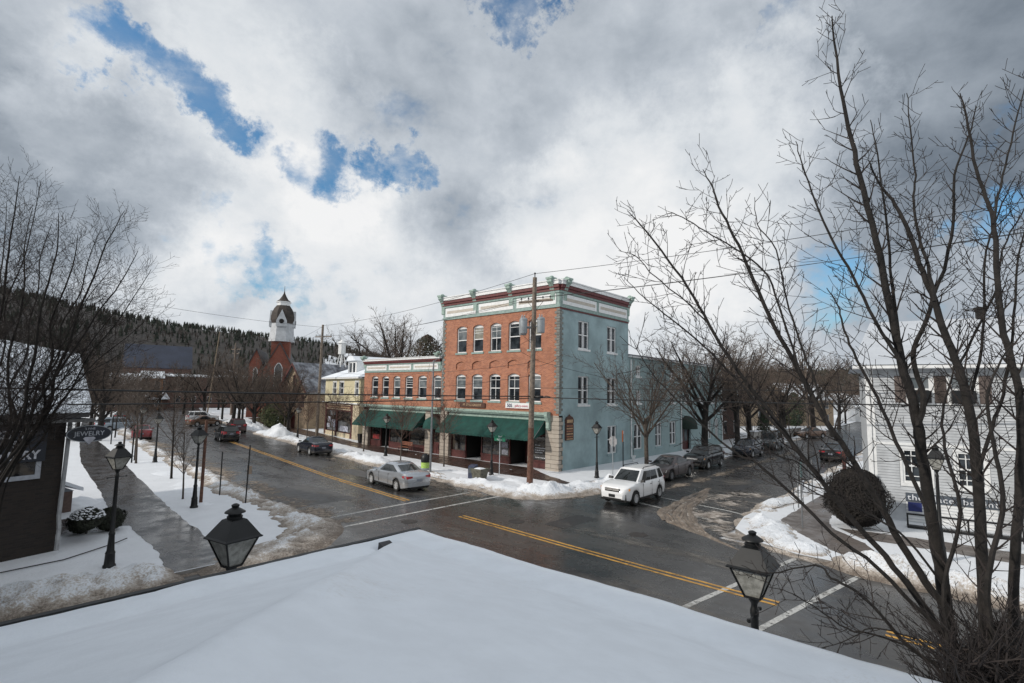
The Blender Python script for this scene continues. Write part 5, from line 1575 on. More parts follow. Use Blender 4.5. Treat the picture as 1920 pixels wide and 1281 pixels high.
        mb.build('headlight', M_LENS, t)
        if kind != 'sedan': mb = MB(); mb.box(xb - .02, min(y1 * .98, y1 * 1.03), fz - .02, xb + .07, max(y1 * .98, y1 * 1.03), fz + .07); mb.build('turn_signal', M_AMBER, t)
        mb = MB(); xa = -hl + .0; tz = .84 if kind == 'sedan' else .95
        th = .075 if kind == 'sedan' else .16
        mb.add([(xa - .0, s * hw0 * .46, tz - th * .7), (xa - .005, s * hw0 * .80, tz - th), (xa + .30, s * hw0 * .992, tz - th * .3), (xa + .36, s * hw0 * .985, tz + th), (xa + .02, s * hw0 * .82, tz + th), (xa - .0, s * hw0 * .46, tz + th * .7),
                (xa + .2, s * hw0 * .46, tz - th * .7), (xa + .2, s * hw0 * .6, tz - th), (xa + .4, s * hw0 * .7, tz)],
               [(0, 1, 4, 5), (1, 2, 3, 4), (0, 6, 7, 1), (5, 4, 8, 6), (3, 8, 4)])
        mb.build('tail_light', M_REDLENS, t)
        mb = MB(); mx = c['bf'] - .22
        mb.add([(mx - .10, s * hw0 * .93, belt + .02), (mx + .08, s * hw0 * .93, belt + .02), (mx + .10, s * (hw0 + .14), belt + .02), (mx - .04, s * (hw0 + .16), belt + .02),
                (mx - .08, s * hw0 * .93, belt + .12), (mx + .05, s * hw0 * .93, belt + .12), (mx + .07, s * (hw0 + .13), belt + .15), (mx - .04, s * (hw0 + .15), belt + .15)],
               [(3, 2, 1, 0), (4, 5, 6, 7), (0, 1, 5, 4), (1, 2, 6, 5), (2, 3, 7, 6), (3, 0, 4, 7)])
        mb.build('wing_mirror', paint if kind == 'sedan' else M_BLACK, t)
    mb = MB(); gz = fz + .0
    mb.box(fx - .10, -hw0 * .46, gz - .10, fx - .012, hw0 * .46, gz + .06); mb.box(fx - .10, -hw0 * .6, .30, fx + .006, hw0 * .6, .40)
    mb.build('grille', M_BLACK, t)
    if kind != 'sedan':
        mb = MB(); mb.box(fx - .06, -hw0 * .45, gz - .035, fx + .002, hw0 * .45, gz - .005); mb.box(fx - .06, -hw0 * .45, gz + .02, fx + .002, hw0 * .45, gz + .045); mb.build('grille_bar', M_CHROME, t)
    mb = MB(); mb.box(-hl - .02, -.16, .60 if kind == 'sedan' else .78, -hl + .02, .16, .73 if kind == 'sedan' else .90)
    mb.build('number_plate', M_PLATE, t)
    if kind != 'sedan': mb = MB(); mb.box(hl - .02, -.17, .44, hl + .03, .17, .58); mb.build('front_plate', M_BLACK, t)
    mb = MB(); mb.box(-hl + .02, -hw0 * .62, .20, -hl + .16, hw0 * .62, .33); mb.build('rear_valance', M_BLACK, t)
    for s in (1, -1):
        mb = MB()
        for u in ((.47, .16) if kind != 'suv' else (.585, .29)):
            x = c['br'] + (c['bf'] - c['br']) * u; mb.box(x, s * hw0 * .985 - .012, belt - .17, x + .16, s * hw0 * .985 + .022, belt - .145)
        mb.build('door_handle', paint if kind == 'sedan' else M_BLACK, t)
        mb = MB()
        for u in ((.44, .79) if kind != 'suv' else (.29, .57, .88)):
            x = c['br'] + (c['bf'] - c['br']) * u; mb.box(x - .004, s * hw0 * .99 - .01, .36, x + .004, s * hw0 * 1.0 + .003, belt - .06)
        mb.box(-wb / 2 + ra, s * hw0 * .97 - .01, clr, wb / 2 - ra, s * hw0 * .97 + .018, clr + .09)
        mb.build('sill_trim', M_BLACK, t)
    if rack:
        for s in (1, -1):
            mb = MB(); mb.tube([(c['rr'] + .15, s * ht * .86, H - .03), (c['rr'] + .25, s * ht * .86, H + .05), (c['rf'] - .35, s * ht * .86, H + .05), (c['rf'] - .2, s * ht * .86, H - .03)], .022, 5)
            mb.build('roof_rail', M_BLACK, t)
    if kind == 'pickup':
        part('bed', M_BLACK, t, [(-hl + .12, -hw0 * .75, 1.14, -.62, hw0 * .75, 1.17)])
    return t


P_SILVER = car_paint('silver metallic paint', (.44, .465, .50), .65, .25, .12)
P_WHITE = car_paint('white car paint', (.76, .77, .78), .0, .25, .2)
P_TAUPE = car_paint('brown grey metallic paint', (.075, .060, .060), .5, .3, .5)
P_BLACK = car_paint('black car paint', (.010, .011, .013), .2, .15, .5)
P_NAVY = car_paint('dark blue paint', (.012, .016, .028), .3, .2, .5)
P_RED = car_paint('dull red paint', (.22, .03, .035), .2, .3, .5)
P_GREY = car_paint('dark grey paint', (.05, .055, .055), .4, .25, .6)
P_BROWN = car_paint('brown paint', (.14, .08, .05), .3, .3, .6)
hv = R(90)
make_car('silver_sedan', 'silver sedan driving away along the yellow line past the shops', 'car', (18.95, 25.75), hv - R(5.5), P_SILVER)
make_car('white_suv', 'white sport utility car with black roof rails pulling out of the side street', 'car', (25.75, 14.0), R(180), P_WHITE, L=4.43, Wd=1.80, H=1.70, wb=2.62, clr=.26, kind='suv', wr=.35, rack=True)
make_car('taupe_sedan', 'brown grey sedan parked by the teal wall right behind the white car', 'car', (34.6, 16.1), R(180), P_TAUPE, rims=M_STEEL, H=1.45)
make_car('black_suv', 'black sport utility car second in the row parked by the teal wall', 'car', (41.6, 16.4), R(180), P_BLACK, L=4.6, Wd=1.85, H=1.66, wb=2.68, clr=.26, kind='suv', wr=.35)
make_car('dark_suv', 'dark car with fog lamps parked past the snow heap before the red brown house', 'car', (52.3, 16.4), R(180), P_NAVY, L=4.5, Wd=1.8, H=1.6, wb=2.65, clr=.26, kind='suv', wr=.35)
make_car('grey_suv', 'tall grey sport utility car, farthest of the row parked by the side street', 'car', (61.8, 17.0), R(182), P_GREY, L=4.8, Wd=1.9, H=1.85, wb=2.8, clr=.3, kind='suv', wr=.38, rack=True)
make_car('brown_car', 'brown car parked near the low wall at the far bend of the side street', 'car', (82.5, 17.6), R(150), P_BROWN, L=4.5, H=1.5)
make_car('red_tailed_car', 'dark car with red tail lights on the right side of the side street', 'car', (55.8, 10.0), R(4), P_BLACK, L=4.6, H=1.5)
make_car('dark_sedan', 'dark blue sedan parked by the utility pole before the cream building', 'car', (23.25, 43.7), hv - R(8), P_NAVY, L=4.6, H=1.48, wb=2.7)
make_car('black_hatchback', 'black car driving away on the main street, lower of the two near the park', 'car', (21.9, 59.8), hv - R(9), P_BLACK, L=4.5, H=1.62, wb=2.65, kind='suv', clr=.24)
make_car('maroon_suv', 'dark maroon sport utility car parked by the park, beyond the black car', 'car', (27.0, 70.8), hv - R(12), car_paint('dark maroon paint', (.05, .012, .014)), L=4.6, H=1.7, kind='suv')
make_car('red_car', 'dull red car parked on the left of the main street behind the young trees', 'car', (16.0, 67.0), hv - R(13), P_RED, L=4.5, H=1.5)
make_car('pale_blue_suv', 'pale blue car parked far left behind the red car', 'car', (16.6, 80.3), hv - R(70), car_paint('pale blue paint', (.34, .40, .46)), L=4.7, H=1.7, kind='suv')
make_car('white_van', 'small white car by the park at the bend of the main street', 'car', (30.4, 93.5), hv - R(100), P_WHITE, L=4.6, H=1.75, kind='suv')
make_car('brown_estate', 'brown car in front of the small white car near the park', 'car', (27.6, 84), hv - R(80), P_BROWN, L=4.6, H=1.55)
make_car('grey_hatchback', 'grey car at the far end of the main street left of the park', 'car', (22.0, 104), hv - R(20), P_GREY, L=4.4, H=1.5)


# ================================================================== STREET FURNITURE
def street_lamp(label, loc, rz=0.0, H=3.85, group='lantern street lamps', loc_only=False):
    t = thing('street_lamp', label, 'street lamp', loc, rz, group)
    mb = MB()
    mb.lathe([(.17, 0), (.17, .06), (.14, .10), (.125, .40), (.135, .42), (.10, .50), (.075, .95), (.085, .97), (.085, 1.02), (.062, 1.06), (.048, H - 1.15), (.055, H - 1.12), (.055, H - 1.06), (.04, H - 1.02), (.04, H - .98), (.07, H - .93), (.07, H - .88)], 14)
    mb.build('post', M_BLACK, t, smooth=35)
    mb = MB(); mb.tube([(-.26, 0, H - 1.12), (.26, 0, H - 1.12)], .012, 5)
    for s in (-1, 1): mb.lathe([(.022, -.022), (.03, 0), (.022, .022)], 6, (s * .26, 0, H - 1.12))
    mb.build('ladder_bar', M_BLACK, t)
    q = R(45); zb, zt = H - .88, H - .50
    mb = MB()
    for k in range(4):
        a = q + k * R(90); p0 = Vector((.135 * math.cos(a) * 1.0, .135 * math.sin(a), zb)); p1 = Vector((.33 * math.cos(a), .33 * math.sin(a), zt))
        mb.tube([p0, p1], .013, 4)
        a2 = a + R(90)
        mb.tube([(.33 * math.cos(a), .33 * math.sin(a), zt), (.33 * math.cos(a2), .33 * math.sin(a2), zt)], .015, 4)
        mb.tube([(.135 * math.cos(a), .135 * math.sin(a), zb), (.135 * math.cos(a2), .135 * math.sin(a2), zb)], .018, 4)
    mb.build('lantern_frame', M_BLACK, t)
    mb = MB(); mb.lathe([(.125, zb + .01), (.315, zt - .01)], 4, rot=q); mb.build('lantern_glass', M_FROST, t)
    mb = MB()
    mb.lathe([(.385, zt + .0), (.395, zt + .015), (.36, zt + .035), (.165, zt + .255), (.12, zt + .27)], 4, rot=q)
    mb.build('lantern_roof', M_BLACK, t)
    mb = MB()
    mb.lathe([(.10, zt + .26), (.105, zt + .30), (.085, zt + .32), (.09, zt + .335), (.14, zt + .35), (.135, zt + .365), (.08, zt + .40), (.045, zt + .42), (.05, zt + .435), (.055, zt + .455), (.03, zt + .47), (.02, zt + .475)], 14)
    mb.build('finial', M_BLACK, t, smooth=40)
    return t


l0 = street_lamp('lantern street lamp whose post is hidden by the left edge of the porch roof', (3.13, 8.04, .12), R(10))
LAMPS = [('lantern street lamp in front of the porch roof on the right, beside the bare tree', (7.62, 2.36, .0), R(2), 3.82),
         ('lantern street lamp on the snowy lawn near the jewelry shop, left of the wet walk', (4.22, 19.95, .12), R(15), 3.78),
         ('lantern street lamp on the snow strip beside a brown post near the left curb', (8.69, 26.98, .12), R(20), 3.75),
         ('lantern street lamp in front of the long green awning beside the green street sign', (25.45, 24.25, .14), R(0), 3.65),
         ('lantern street lamp on the snowy corner by the teal wall near the stop sign', (29.8, 18.85, .14), R(5), 3.70),
         ('lantern street lamp in front of the low brick wing by the slender trees', (26.25, 37.3, .14), R(10), 3.55),
         ('lantern street lamp on the right pavement in front of the white house', (23.6, 1.15, .14), R(0), 3.95),
         ('distant lantern street lamp on the left snow strip behind the young trees', (11.65, 44.8, .12), R(10), 3.6),
         ('farthest lantern street lamp, left of the young trees by the walk', (14.9, 62.5, .12), R(10), 3.6),
         ('lantern street lamp in front of the stone gabled building', (28.1, 56.6, .14), R(10), 3.6)]
for lab, loc, rz, h in LAMPS:
    dup(l0, loc, rz, scale=(1, 1, h / 3.85), label=lab)
l0.scale = (1, 1, 1)


def utility_pole(label, loc, H, r0, r1, material, arms=(), lean=(0, 0), name='utility_pole', cat='utility pole'):
    t = thing(name, label, cat, loc)
    mb = MB(); n = 8
    mb.tube([(lean[0] * i / n, lean[1] * i / n, H * i / n) for i in range(n + 1)], [r0 + (r1 - r0) * i / n for i in range(n + 1)], 12); mb.build('shaft', material, t, smooth=50)
    for z, half, ang_, pins in arms:
        d = Vector((math.cos(ang_), math.sin(ang_), 0)); c = Vector((lean[0] * z / H, lean[1] * z / H, z)); sd = Vector((-d.y, d.x, 0)) * (r1 + .05)
        mb = MB(); u = Vector((0, 0, .06)); w_ = Vector((-d.y, d.x, 0)) * .05
        a, b = c - d * half + sd, c + d * half + sd
        mb.add([a - u - w_, b - u - w_, b + u - w_, a + u - w_, a - u + w_, b - u + w_, b + u + w_, a + u + w_], [(0, 1, 2, 3), (7, 6, 5, 4), (0, 4, 5, 1), (1, 5, 6, 2), (2, 6, 7, 3), (3, 7, 4, 0)])
        for s in (-1, 1): mb.tube([c + d * half * .5 * s + sd, c - Vector((0, 0, .6)) + sd * .9], .015, 4)
        arm = mb.build('crossarm', M_WOODPOLE, t)
        for p in pins:
            q = c + d * p + sd
            mb = MB(); mb.lathe([(.02, .06), (.02, .16), (.055, .17), (.06, .22), (.04, .27), (.0, .28)], 8, q); mb.build('insulator', mat('grey porcelain', (.10, .105, .11), .3), arm)
    return t


mp = utility_pole('weathered wooden utility pole with three grey transformers in front of the brick building corner', (24.46, 20.14, .1), 12.6, .185, .13, M_WOODPOLE,
                  arms=((11.15, 1.15, R(-78), (-1.0, -.5, .5, 1.0)),), lean=(.12, -.1))
mb = MB(); mb.tube([(0, 0, .02), (.02, -.02, 1.6), (.03, -.025, 3.4)], [.192, .185, .178], 12); mb.build('stained_foot', M_POLERED, mp, smooth=50)
for dx, dy, z in ((-.28, .48, 9.35), (-.52, .22, 9.4), (.12, -.62, 9.45)):
    mb = MB(); mb.lathe([(.02, 0), (.21, .02), (.23, .06), (.23, .82), (.245, .83), (.245, .9), (.18, .97), (.05, 1.0)], 14, (dx, dy, z - .35))
    mb.lathe([(.03, 0), (.045, .04), (.03, .08), (.045, .12), (.03, .16), (.02, .2)], 8, (dx + .08, dy, z + .62)); mb.lathe([(.03, 0), (.045, .04), (.03, .08), (.045, .12), (.03, .16), (.02, .2)], 8, (dx - .08, dy + .05, z + .62))
    mb.tube([(dx, dy, z + .1), (.08, -.06, z + .1)], .04, 6)
    mb.build('transformer', M_GALV, mp, smooth=35)
mb = MB()
rg = random.Random(8)
for k in range(9):      # drooping leads under the transformers
    a = rg.uniform(0, 6.3); z0 = rg.uniform(8.6, 10.8); z1 = z0 - rg.uniform(.8, 2.6); r = rg.uniform(.25, .7)
    mb.tube([(.1, -.08, z0), (r * math.cos(a), r * math.sin(a), z0 - .35 * (z0 - z1)), (r * .9 * math.cos(a), r * .9 * math.sin(a), z0 - .7 * (z0 - z1)), (.08, -.05, z1)], .012, 4)
for k in range(3): mb.tube([(.15, -.1, 7.6 - k * .1), (-.1, .25, 7.3 - k * .2), (-.05, .1, 6.9 - k * .2), (.1, -.1, 7.4 - k * .3)], .016, 4)
mb.build('leads', M_BLACK, mp)
mb = MB(); mb.lathe([(.03, 0), (.03, .2), (.06, .22), (.05, .3), (0, .33)], 8, (.12, -.1, 12.6)); mb.build('top_pin', M_BLACK, mp)

utility_pole('tall dark utility pole beside the dark blue parked car', (30.9, 57.6, .1), 13.1, .19, .13, M_WOODPOLE, arms=((11.7, 1.2, R(-70), (-1.1, -.5, .5, 1.1)),), lean=(0, -.1))
p = at(435, 745, 105)
utility_pole('distant utility pole with two short crossarms above the park', (p.x, p.y, .1), 14.5, .2, .13, M_WOODPOLE, arms=((13.3, 1.5, R(-75), (-1.4, 1.4)), (12.4, 1.0, R(-75), (-.9, .9))))
p = at(389, 760, 92)
utility_pole('slender pale pole leaning slightly over the park', (p.x, p.y, .1), 15.5, .12, .07, mat('pale pole wood', (.22, .17, .12), .9), lean=(.9, -.7))
p = at(1515, 800, 75)
utility_pole('pale utility pole beyond the side street among bare trees', (p.x, p.y, .1), 10.0, .19, .14, M_WOODPOLE, arms=((9.3, 1.0, R(20), (-.9, .9)),))
p = at(1392, 800, 58)
utility_pole('plain pale utility pole just past the teal wing', (63.0, 20.8, .1), 8.6, .17, .13, M_GALV)
bp_ = utility_pole('short brown wooden post right beside the left lamp post', (9.3, 28.0, .1), 3.9, .075, .065, M_POLERED, name='wooden_post', cat='post')
tp = thing('traffic_light_pole', 'thin grey steel pole with hanging cables in front of the low brick wing', 'pole', (23.2, 27.8, .1))
mb = MB(); mb.tube([(0, 0, 0), (0, 0, 7.6)], [.075, .05], 8); mb.build('shaft', M_STEEL, tp, smooth=50)
mb = MB(); mb.tube([(0, 0, 7.5), (.1, -.3, 7.75), (.1, -.5, 7.7)], .03, 6); mb.tube([(0, 0, 7.55), (-.1, .3, 7.4), (-.1, .45, 6.6), (0, .35, 6.0)], .012, 4); mb.tube([(0, 0, 7.55), (.1, .2, 7.1), (0, .25, 6.3), (0, .1, 5.6)], .012, 4); mb.build('bracket', M_STEEL, tp)


# overhead lines
def wire(label, a, b, sag, r, name='overhead_wire', group=None, mats_=None):
    a, b = Vector(a), Vector(b); mb = MB(); n = 48
    mb.tube([a.lerp(b, i / n) - Vector((0, 0, sag * 4 * (i / n) * (1 - i / n))) for i in range(n + 1)], r, 5)
    o = mb.build(name, mats_ or M_BLACK, smooth=80)
    return tag(o, label, 'wire', group)


PT = Vector((24.58, 20.04, .1))
G_ = 'power lines along the main street'
pins1 = [(24.45 + .22 * 0, 21.0, 11.4), (24.7, 19.1, 11.4)]
wire('uppermost thin power line from the pole top towards the upper right', (24.58, 20.04, 12.95), (24.3, -22, 12.9), .55, .014, group=G_)
wire('thin power line just below the uppermost one at the right', (24.9, 20.1, 11.5), (24.9, -22, 12.4), .55, .012, group=G_)
wire('lowest of the three thin power lines going right from the pole', (24.5, 20.3, 11.4), (23.6, -22, 12.35), .65, .012, group=G_)
wire('uppermost thin power line between the two wooden poles', (24.58, 20.04, 12.95), (30.9, 57.5, 13.1), .5, .014, group=G_)
wire('middle thin power line between the two wooden poles', (24.9, 20.1, 11.5), (31.9, 57.2, 12.0), .5, .012, group=G_)
wire('lowest thin power line between the two wooden poles', (24.2, 20.4, 11.4), (30.2, 57.7, 11.9), .7, .012, group=G_)
wire('thin power line running from the dark pole to the upper left', (30.9, 57.5, 12.9), (-6, 52, 14.5), .8, .014, group=G_)
wire('thin power line continuing from the dark pole towards the church', (30.9, 57.5, 13.0), (44, 105, 14.5), 1.0, .013, group=G_)
G2 = 'thick black cables crossing the whole view'
wire('thick black cable crossing the view from the left, the upper one', (24.4, 20.1, 5.38), (-9.5, 24.2, 5.63), .10, .032, group=G2)
wire('thick black cable crossing the view from the left, the lower one', (24.4, 20.2, 5.26), (-9.5, 24.4, 4.90), .10, .026, group=G2)
wire('thick black cable running from the pole to the right edge', (24.5, 20.1, 5.33), (31.5, -9.0, 5.5), .10, .030, group=G2)
wire('thin cable above the thick one towards the white house', (24.5, 20.1, 5.9), (33.5, -9.0, 6.25), .12, .014, group=G2)
wire('thin service cable in front of the teal wall going right', (24.55, 20.0, 7.6), (62, 19.5, 6.2), .8, .012)
wire('thin service cable from the pole to the teal corner', (24.55, 20.0, 7.2), (30.2, 22.0, 8.4), .2, .012)
wire('lower service cable along the shop fronts', (24.4, 20.3, 6.6), (27.9, 48, 6.0), .5, .012)
wire('upper service cable along the shop fronts', (24.4, 20.3, 7.4), (30.6, 57.5, 7.8), .6, .012)
bx = thing('cable_box', 'black splice case hanging on the thick cable right of the wooden pole', 'cable box', (24.62, 19.65, 5.36), R(-76))
mb = MB(); mb.lathe([(.03, -.32), (.085, -.26), (.095, .0), (.085, .26), (.03, .32)], 10)
for i, v in enumerate(mb.v): mb.v[i] = (v[2], v[0], v[1])
mb.build('case', M_BLACK, bx, smooth=40)
mb = MB(); mb.tube([(-.3, 0, .0), (-.5, 0, .04), (-.7, 0, -.02)], .03, 5); mb.tube([(.3, 0, 0), (.5, 0, .05), (.75, 0, 0)], .035, 5); mb.build('cable_tail', M_BLACK, bx)


# signs
def sign_post(name, label, loc, H, cat='sign', m=None, r=.03, rz=0.0, lean=(0, 0)):
    t = thing(name, label, cat, loc, rz)
    mb = MB(); mb.tube([(0, 0, 0), (lean[0], lean[1], H)], r, 6); mb.build('post', m or M_STEEL, t)
    return t


st = sign_post('stop_sign', 'stop sign seen from behind on the snowy corner by the teal wall', (31.9, 18.9, .12), 2.6, m=M_GALV, rz=R(-90 - 12))
mb = MB(); mb.prism([(.38 * math.cos(R(22.5 + 45 * k)), 2.25 + .38 * math.sin(R(22.5 + 45 * k))) for k in range(8)], lambda a, b, d: (a, d, b), .03, .045); mb.build('plate', M_SIGNBACK, st)
mb = MB(); mb.prism([(.37 * math.cos(R(22.5 + 45 * k)), 2.25 + .37 * math.sin(R(22.5 + 45 * k))) for k in range(8)], lambda a, b, d: (a, d, b), .046, .05); mb.build('face', mat('stop sign red', (.40, .01, .015), .4), st)
text_mesh('lettering', 'STOP', .28, lambda a, b, d: (-a, .055 + d, 2.25 + b), M_LETW, st)
om = sign_post('marker_post', 'black post with an orange and white top in the snow beside the teal wall', (35.6, 20.2, .12), 2.5, cat='marker', m=M_BLACK, r=.04)
mb = MB(); mb.box(-.16, -.02, 1.9, .0, .0, 2.75); mb.build('orange_plate', M_ORANGE, om); mb = MB(); mb.box(.0, -.02, 1.9, .12, .0, 2.7); mb.build('white_plate', M_LETW, om)
ss = sign_post('street_name_sign', 'white post with two green street name plates in front of the shop', (25.95, 24.0, .12), 2.45, m=M_WHITE, r=.03)
mb = MB(); mb.box(-.02, -.50, 2.22, .0, .50, 2.42); pl_ = mb.build('name_plate', M_SIGNGREEN, ss)
text_mesh('lettering', 'Main St', .16, lambda a, b, d: (-.022 - d, -a, 2.32 + b), M_LETW, pl_)
mb = MB(); mb.box(-.5, -.02, 2.44, .5, 0, 2.62); pl_ = mb.build('name_plate', M_SIGNGREEN, ss)
text_mesh('lettering', 'Broad', .15, lambda a, b, d: (a, -.022 - d, 2.53 + b), M_LETW, pl_)
for lab, loc, H, lean in (('thin dark metal post in the snow strip, left of a pair near the curb', (10.55, 29.2, .1), 2.2, (0, .0)), ('thin dark sign post nearest the curb, right of a pair, with a small pale plate', (10.72, 26.4, .1), 2.75, (.05, 0))):
    t = sign_post('sign_post', lab, loc, H, 'post', M_BLACK, .032, lean=lean)
    if 'plate' in lab:
        mb = MB(); mb.box(.0, .035, 1.35, .22, .05, 1.75); mb.build('plate', mat('pale worn sign', (.34, .26, .20), .6), t)
for k, (x, y, lab) in enumerate(((10.4, 45.5, 'dark post by the walk beyond the lamp'), (12.2, 61.0, 'dark post left of the farthest young tree'), (15.7, 86, 'distant dark post beside the walk'))):
    sign_post('sign_post', lab, (x, y, .1), 2.4 + .3 * k, 'post', M_BLACK, .05)
sp = sign_post('parking_sign', 'thin post with a green and a white parking plate on the right corner snow', (25.1, 5.75, .12), 2.7, m=M_STEEL, r=.03)
mb = MB(); mb.box(-.18, -.04, 2.1, .12, -.025, 2.75); mb.build('green_plate', mat('grey green sign', (.10, .17, .17), .5), sp)
mb = MB(); mb.box(.06, -.04, 1.55, .40, -.025, 1.95); pp = mb.build('white_plate', M_LETW, sp)
text_mesh('lettering', '2', .3, lambda a, b, d: (.23 + a, -.045 - d, 1.75 + b), M_BLACK, pp)
for k, (x, y, lab) in enumerate(((29.5, 6.9, 'thin post in the snow behind the parking sign'), (31.6, 6.7, 'second thin post behind the parking sign'), (34.5, 7.5, 'thin post farthest behind the parking sign'))):
    sign_post('sign_post', lab, (x, y, .12), 2.2, 'post', M_STEEL, .03)
rp = sign_post('dark_post', 'thick dark reddish post rising beside the big round bush', (27.9, 4.6, .12), 3.1, 'post', mat('dark red post', (.07, .025, .02), .7), .08)
fl = thing('furled_flag', 'furled lime green flag on a pole in front of the white house', 'flag', (28.6, -1.1, .12))
mb = MB(); mb.tube([(0, 0, 0), (0, 0, 3.0)], .025, 6); mb.build('pole', M_BLACK, fl)
mb = MB(); mb.tube([(.02, -.02, 2.95), (.06, -.05, 2.6), (.05, -.10, 2.2), (.02, -.04, 1.7), (.0, 0, 1.5)], [.03, .13, .17, .12, .03], 8); mb.build('cloth', M_LIME, fl, smooth=50)

# bins and planter
tb = thing('litter_bin', 'dark domed litter bin with a lime green band in the snow by the curb', 'litter bin', (23.3, 28.45, .15))
mb = MB(); mb.lathe([(.28, 0), (.29, .04), (.29, .25), (.29, .62)], 16); mb.build('body', M_GALV, tb, smooth=40)
mb = MB(); mb.lathe([(.296, .22), (.298, .24), (.298, .58), (.296, .6)], 16); mb.build('band', M_LIME, tb, smooth=40)
mb = MB(); mb.lathe([(.31, .60), (.31, .85), (.28, 1.0), (.20, 1.12), (.08, 1.18), (0, 1.19)], 16); mb.build('dome', M_BLACK, tb, smooth=40)
nb_ = thing('news_box', 'small dark newspaper box half buried in the snow left of the big planter', 'newspaper box', (23.75, 24.25, .12), R(-80))
mb = MB(); mb.box(-.24, -.2, 0, .24, .2, .72); mb.prism([(-.2, .72), (.2, .72), (.2, .86), (-.1, .80)], lambda a, b, d: (d, a, b), -.24, .24); mb.build('body', mat('dark blue box', (.03, .04, .08), .5), nb_)
mb = MB(); mb.box(-.18, -.215, .35, .18, -.2, .68); mb.build('door', M_GLASSL, nb_)
plr = thing('planter', 'big square weathered concrete planter in the snow near the street corner', 'planter', (23.55, 23.45, .12), R(-84))
mb = MB(); mb.lathe([(.40, 0), (.42, .05), (.56, .62), (.58, .64), (.58, .72), (.50, .72), (.46, .62)], 4, rot=R(45)); mb.build('tub', mat('dark concrete', (.12, .115, .09), .9, var=.4, vscale=6, bump=.5), plr)
mb = MB(); mb.lathe([(.48, .6), (.40, .70), (.2, .76), (0, .77)], 4, rot=R(45)); mb.build('snow_fill', M_SNOW, plr)
bn = thing('bench', 'wooden bench under the awning of the low brick wing', 'bench', (29.2, 38.6, .14), R(-90))
mb = MB()
for k in range(4): mb.box(-.75, -.25 + k * .12, .42, .75, -.16 + k * .12, .45)
mb.build('seat', mat('reddish bench wood', (.22, .08, .045), .7), bn)
mb = MB()
for k in range(3): mb.box(-.75, .24, .55 + k * .12, .75, .27, .64 + k * .12)
mb.build('backrest', MATS['reddish bench wood'], bn)
for s in (-.65, .65):
    mb = MB(); mb.tube([(s, -.22, 0), (s, -.2, .44), (s, .22, .44), (s, .28, .9)], .025, 5); mb.tube([(s, .2, 0), (s, .2, .44)], .025, 5); mb.build('leg', M_BLACK, bn)
tbn = thing('wheelie_bin', 'black bin standing between the cream building and the brick wing', 'bin', (30.7, 48.1, .12))
mb = MB(); mb.lathe([(.25, 0), (.36, .85), (.38, .87), (.38, .93)], 4, rot=R(45)); mb.build('body', M_BLACK, tbn)
# low wall and fence at the end of the side street
lw = thing('low_wall', 'low grey wall with a snow cap at the bend of the side street', 'wall', (68, 20.6, 0), R(-6))
mb = MB(); mb.box(0, 0, 0, 16, .4, 1.3); mb.build('wall', M_CONC, lw); mb = MB(); mb.box(-.05, -.05, 1.3, 16.05, .45, 1.42); mb.build('snow_cap', M_SNOW, lw)
# snowed hedge-bench in front of the white house
dk = thing('dark_rail', 'low dark rail and step in front of the white house', 'railing', (28.6, 2.9, .1), ha)
mb = MB(); mb.box(.4, -.2, .0, 4.4, .15, .12); mb.box(.4, -.05, .55, 4.4, .02, .62)
for k in range(5): mb.box(.4 + k, -.05, 0, .46 + k, .01, .55)
mb.build('rail', M_BLACK, dk)
# ground cable on the lawn
cb = MB(); cb.tube([(-3.0, 20.9, .16), (1.0, 21.2, .17), (3.4, 21.6, .16), (4.9, 22.6, .17), (5.3, 22.9, .2)], .018, 5)
tag(cb.build('cord', M_BLACK), 'black cord lying on the snowy lawn by the jewelry shop', 'cord')

# ================================================================== TREES
def grow(T1, T2, p, d, L, r, lvl, P, rg):
    """a limb with its side limbs; T1 takes the thick wood, T2 the twigs"""
    n = P['n'][lvl]; pts = [p.copy()]; rad = [r]; q = p.copy(); v = d.normalized()
    up = P['up'][lvl]; wig = P['wig'][lvl]; rt = r * P['tap'][lvl]
    for i in range(n):
        v = (v + Vector((rg.gauss(0, wig), rg.gauss(0, wig), rg.gauss(0, wig) + up))).normalized()
        q = q + v * (L / n); pts.append(q.copy()); rad.append(r + (rt - r) * (i + 1) / n)
    (T1 if lvl <= P['thick'] else T2).tube(pts, rad, P['k'][lvl], caps=False)
    if lvl + 1 >= len(P['n']): return
    kids = P['kids'][lvl]; t0 = P['t0'][lvl]; a0 = rg.random() * 6.28
    for c in range(kids):
        t = t0 + (1 - t0) * (c + rg.random() * .6) / kids; t = min(t, .98)
        f = t * n; i = min(int(f), n - 1); bp = pts[i].lerp(pts[i + 1], f - i); bd = (pts[i + 1] - pts[i]).normalized()
        an = a0 + c * 2.4 + rg.gauss(0, .3)
        o1 = bd.orthogonal().normalized(); o2 = bd.cross(o1)
        side = o1 * math.cos(an) + o2 * math.sin(an)
        sp = P['ang'][lvl] * rg.uniform(.75, 1.25)
        nd = bd * math.cos(sp) + side * math.sin(sp)
        ln = L * P['len'][lvl] * (1 - P['fall'][lvl] * (t - t0) / (1 - t0 + 1e-6)) * rg.uniform(.75, 1.2)
        rr = (rad[i] + (rad[i + 1] - rad[i]) * (f - i)) * P['rr'][lvl]
        grow(T1, T2, bp, nd, ln, max(rr, P['rmin']), lvl + 1, P, rg)


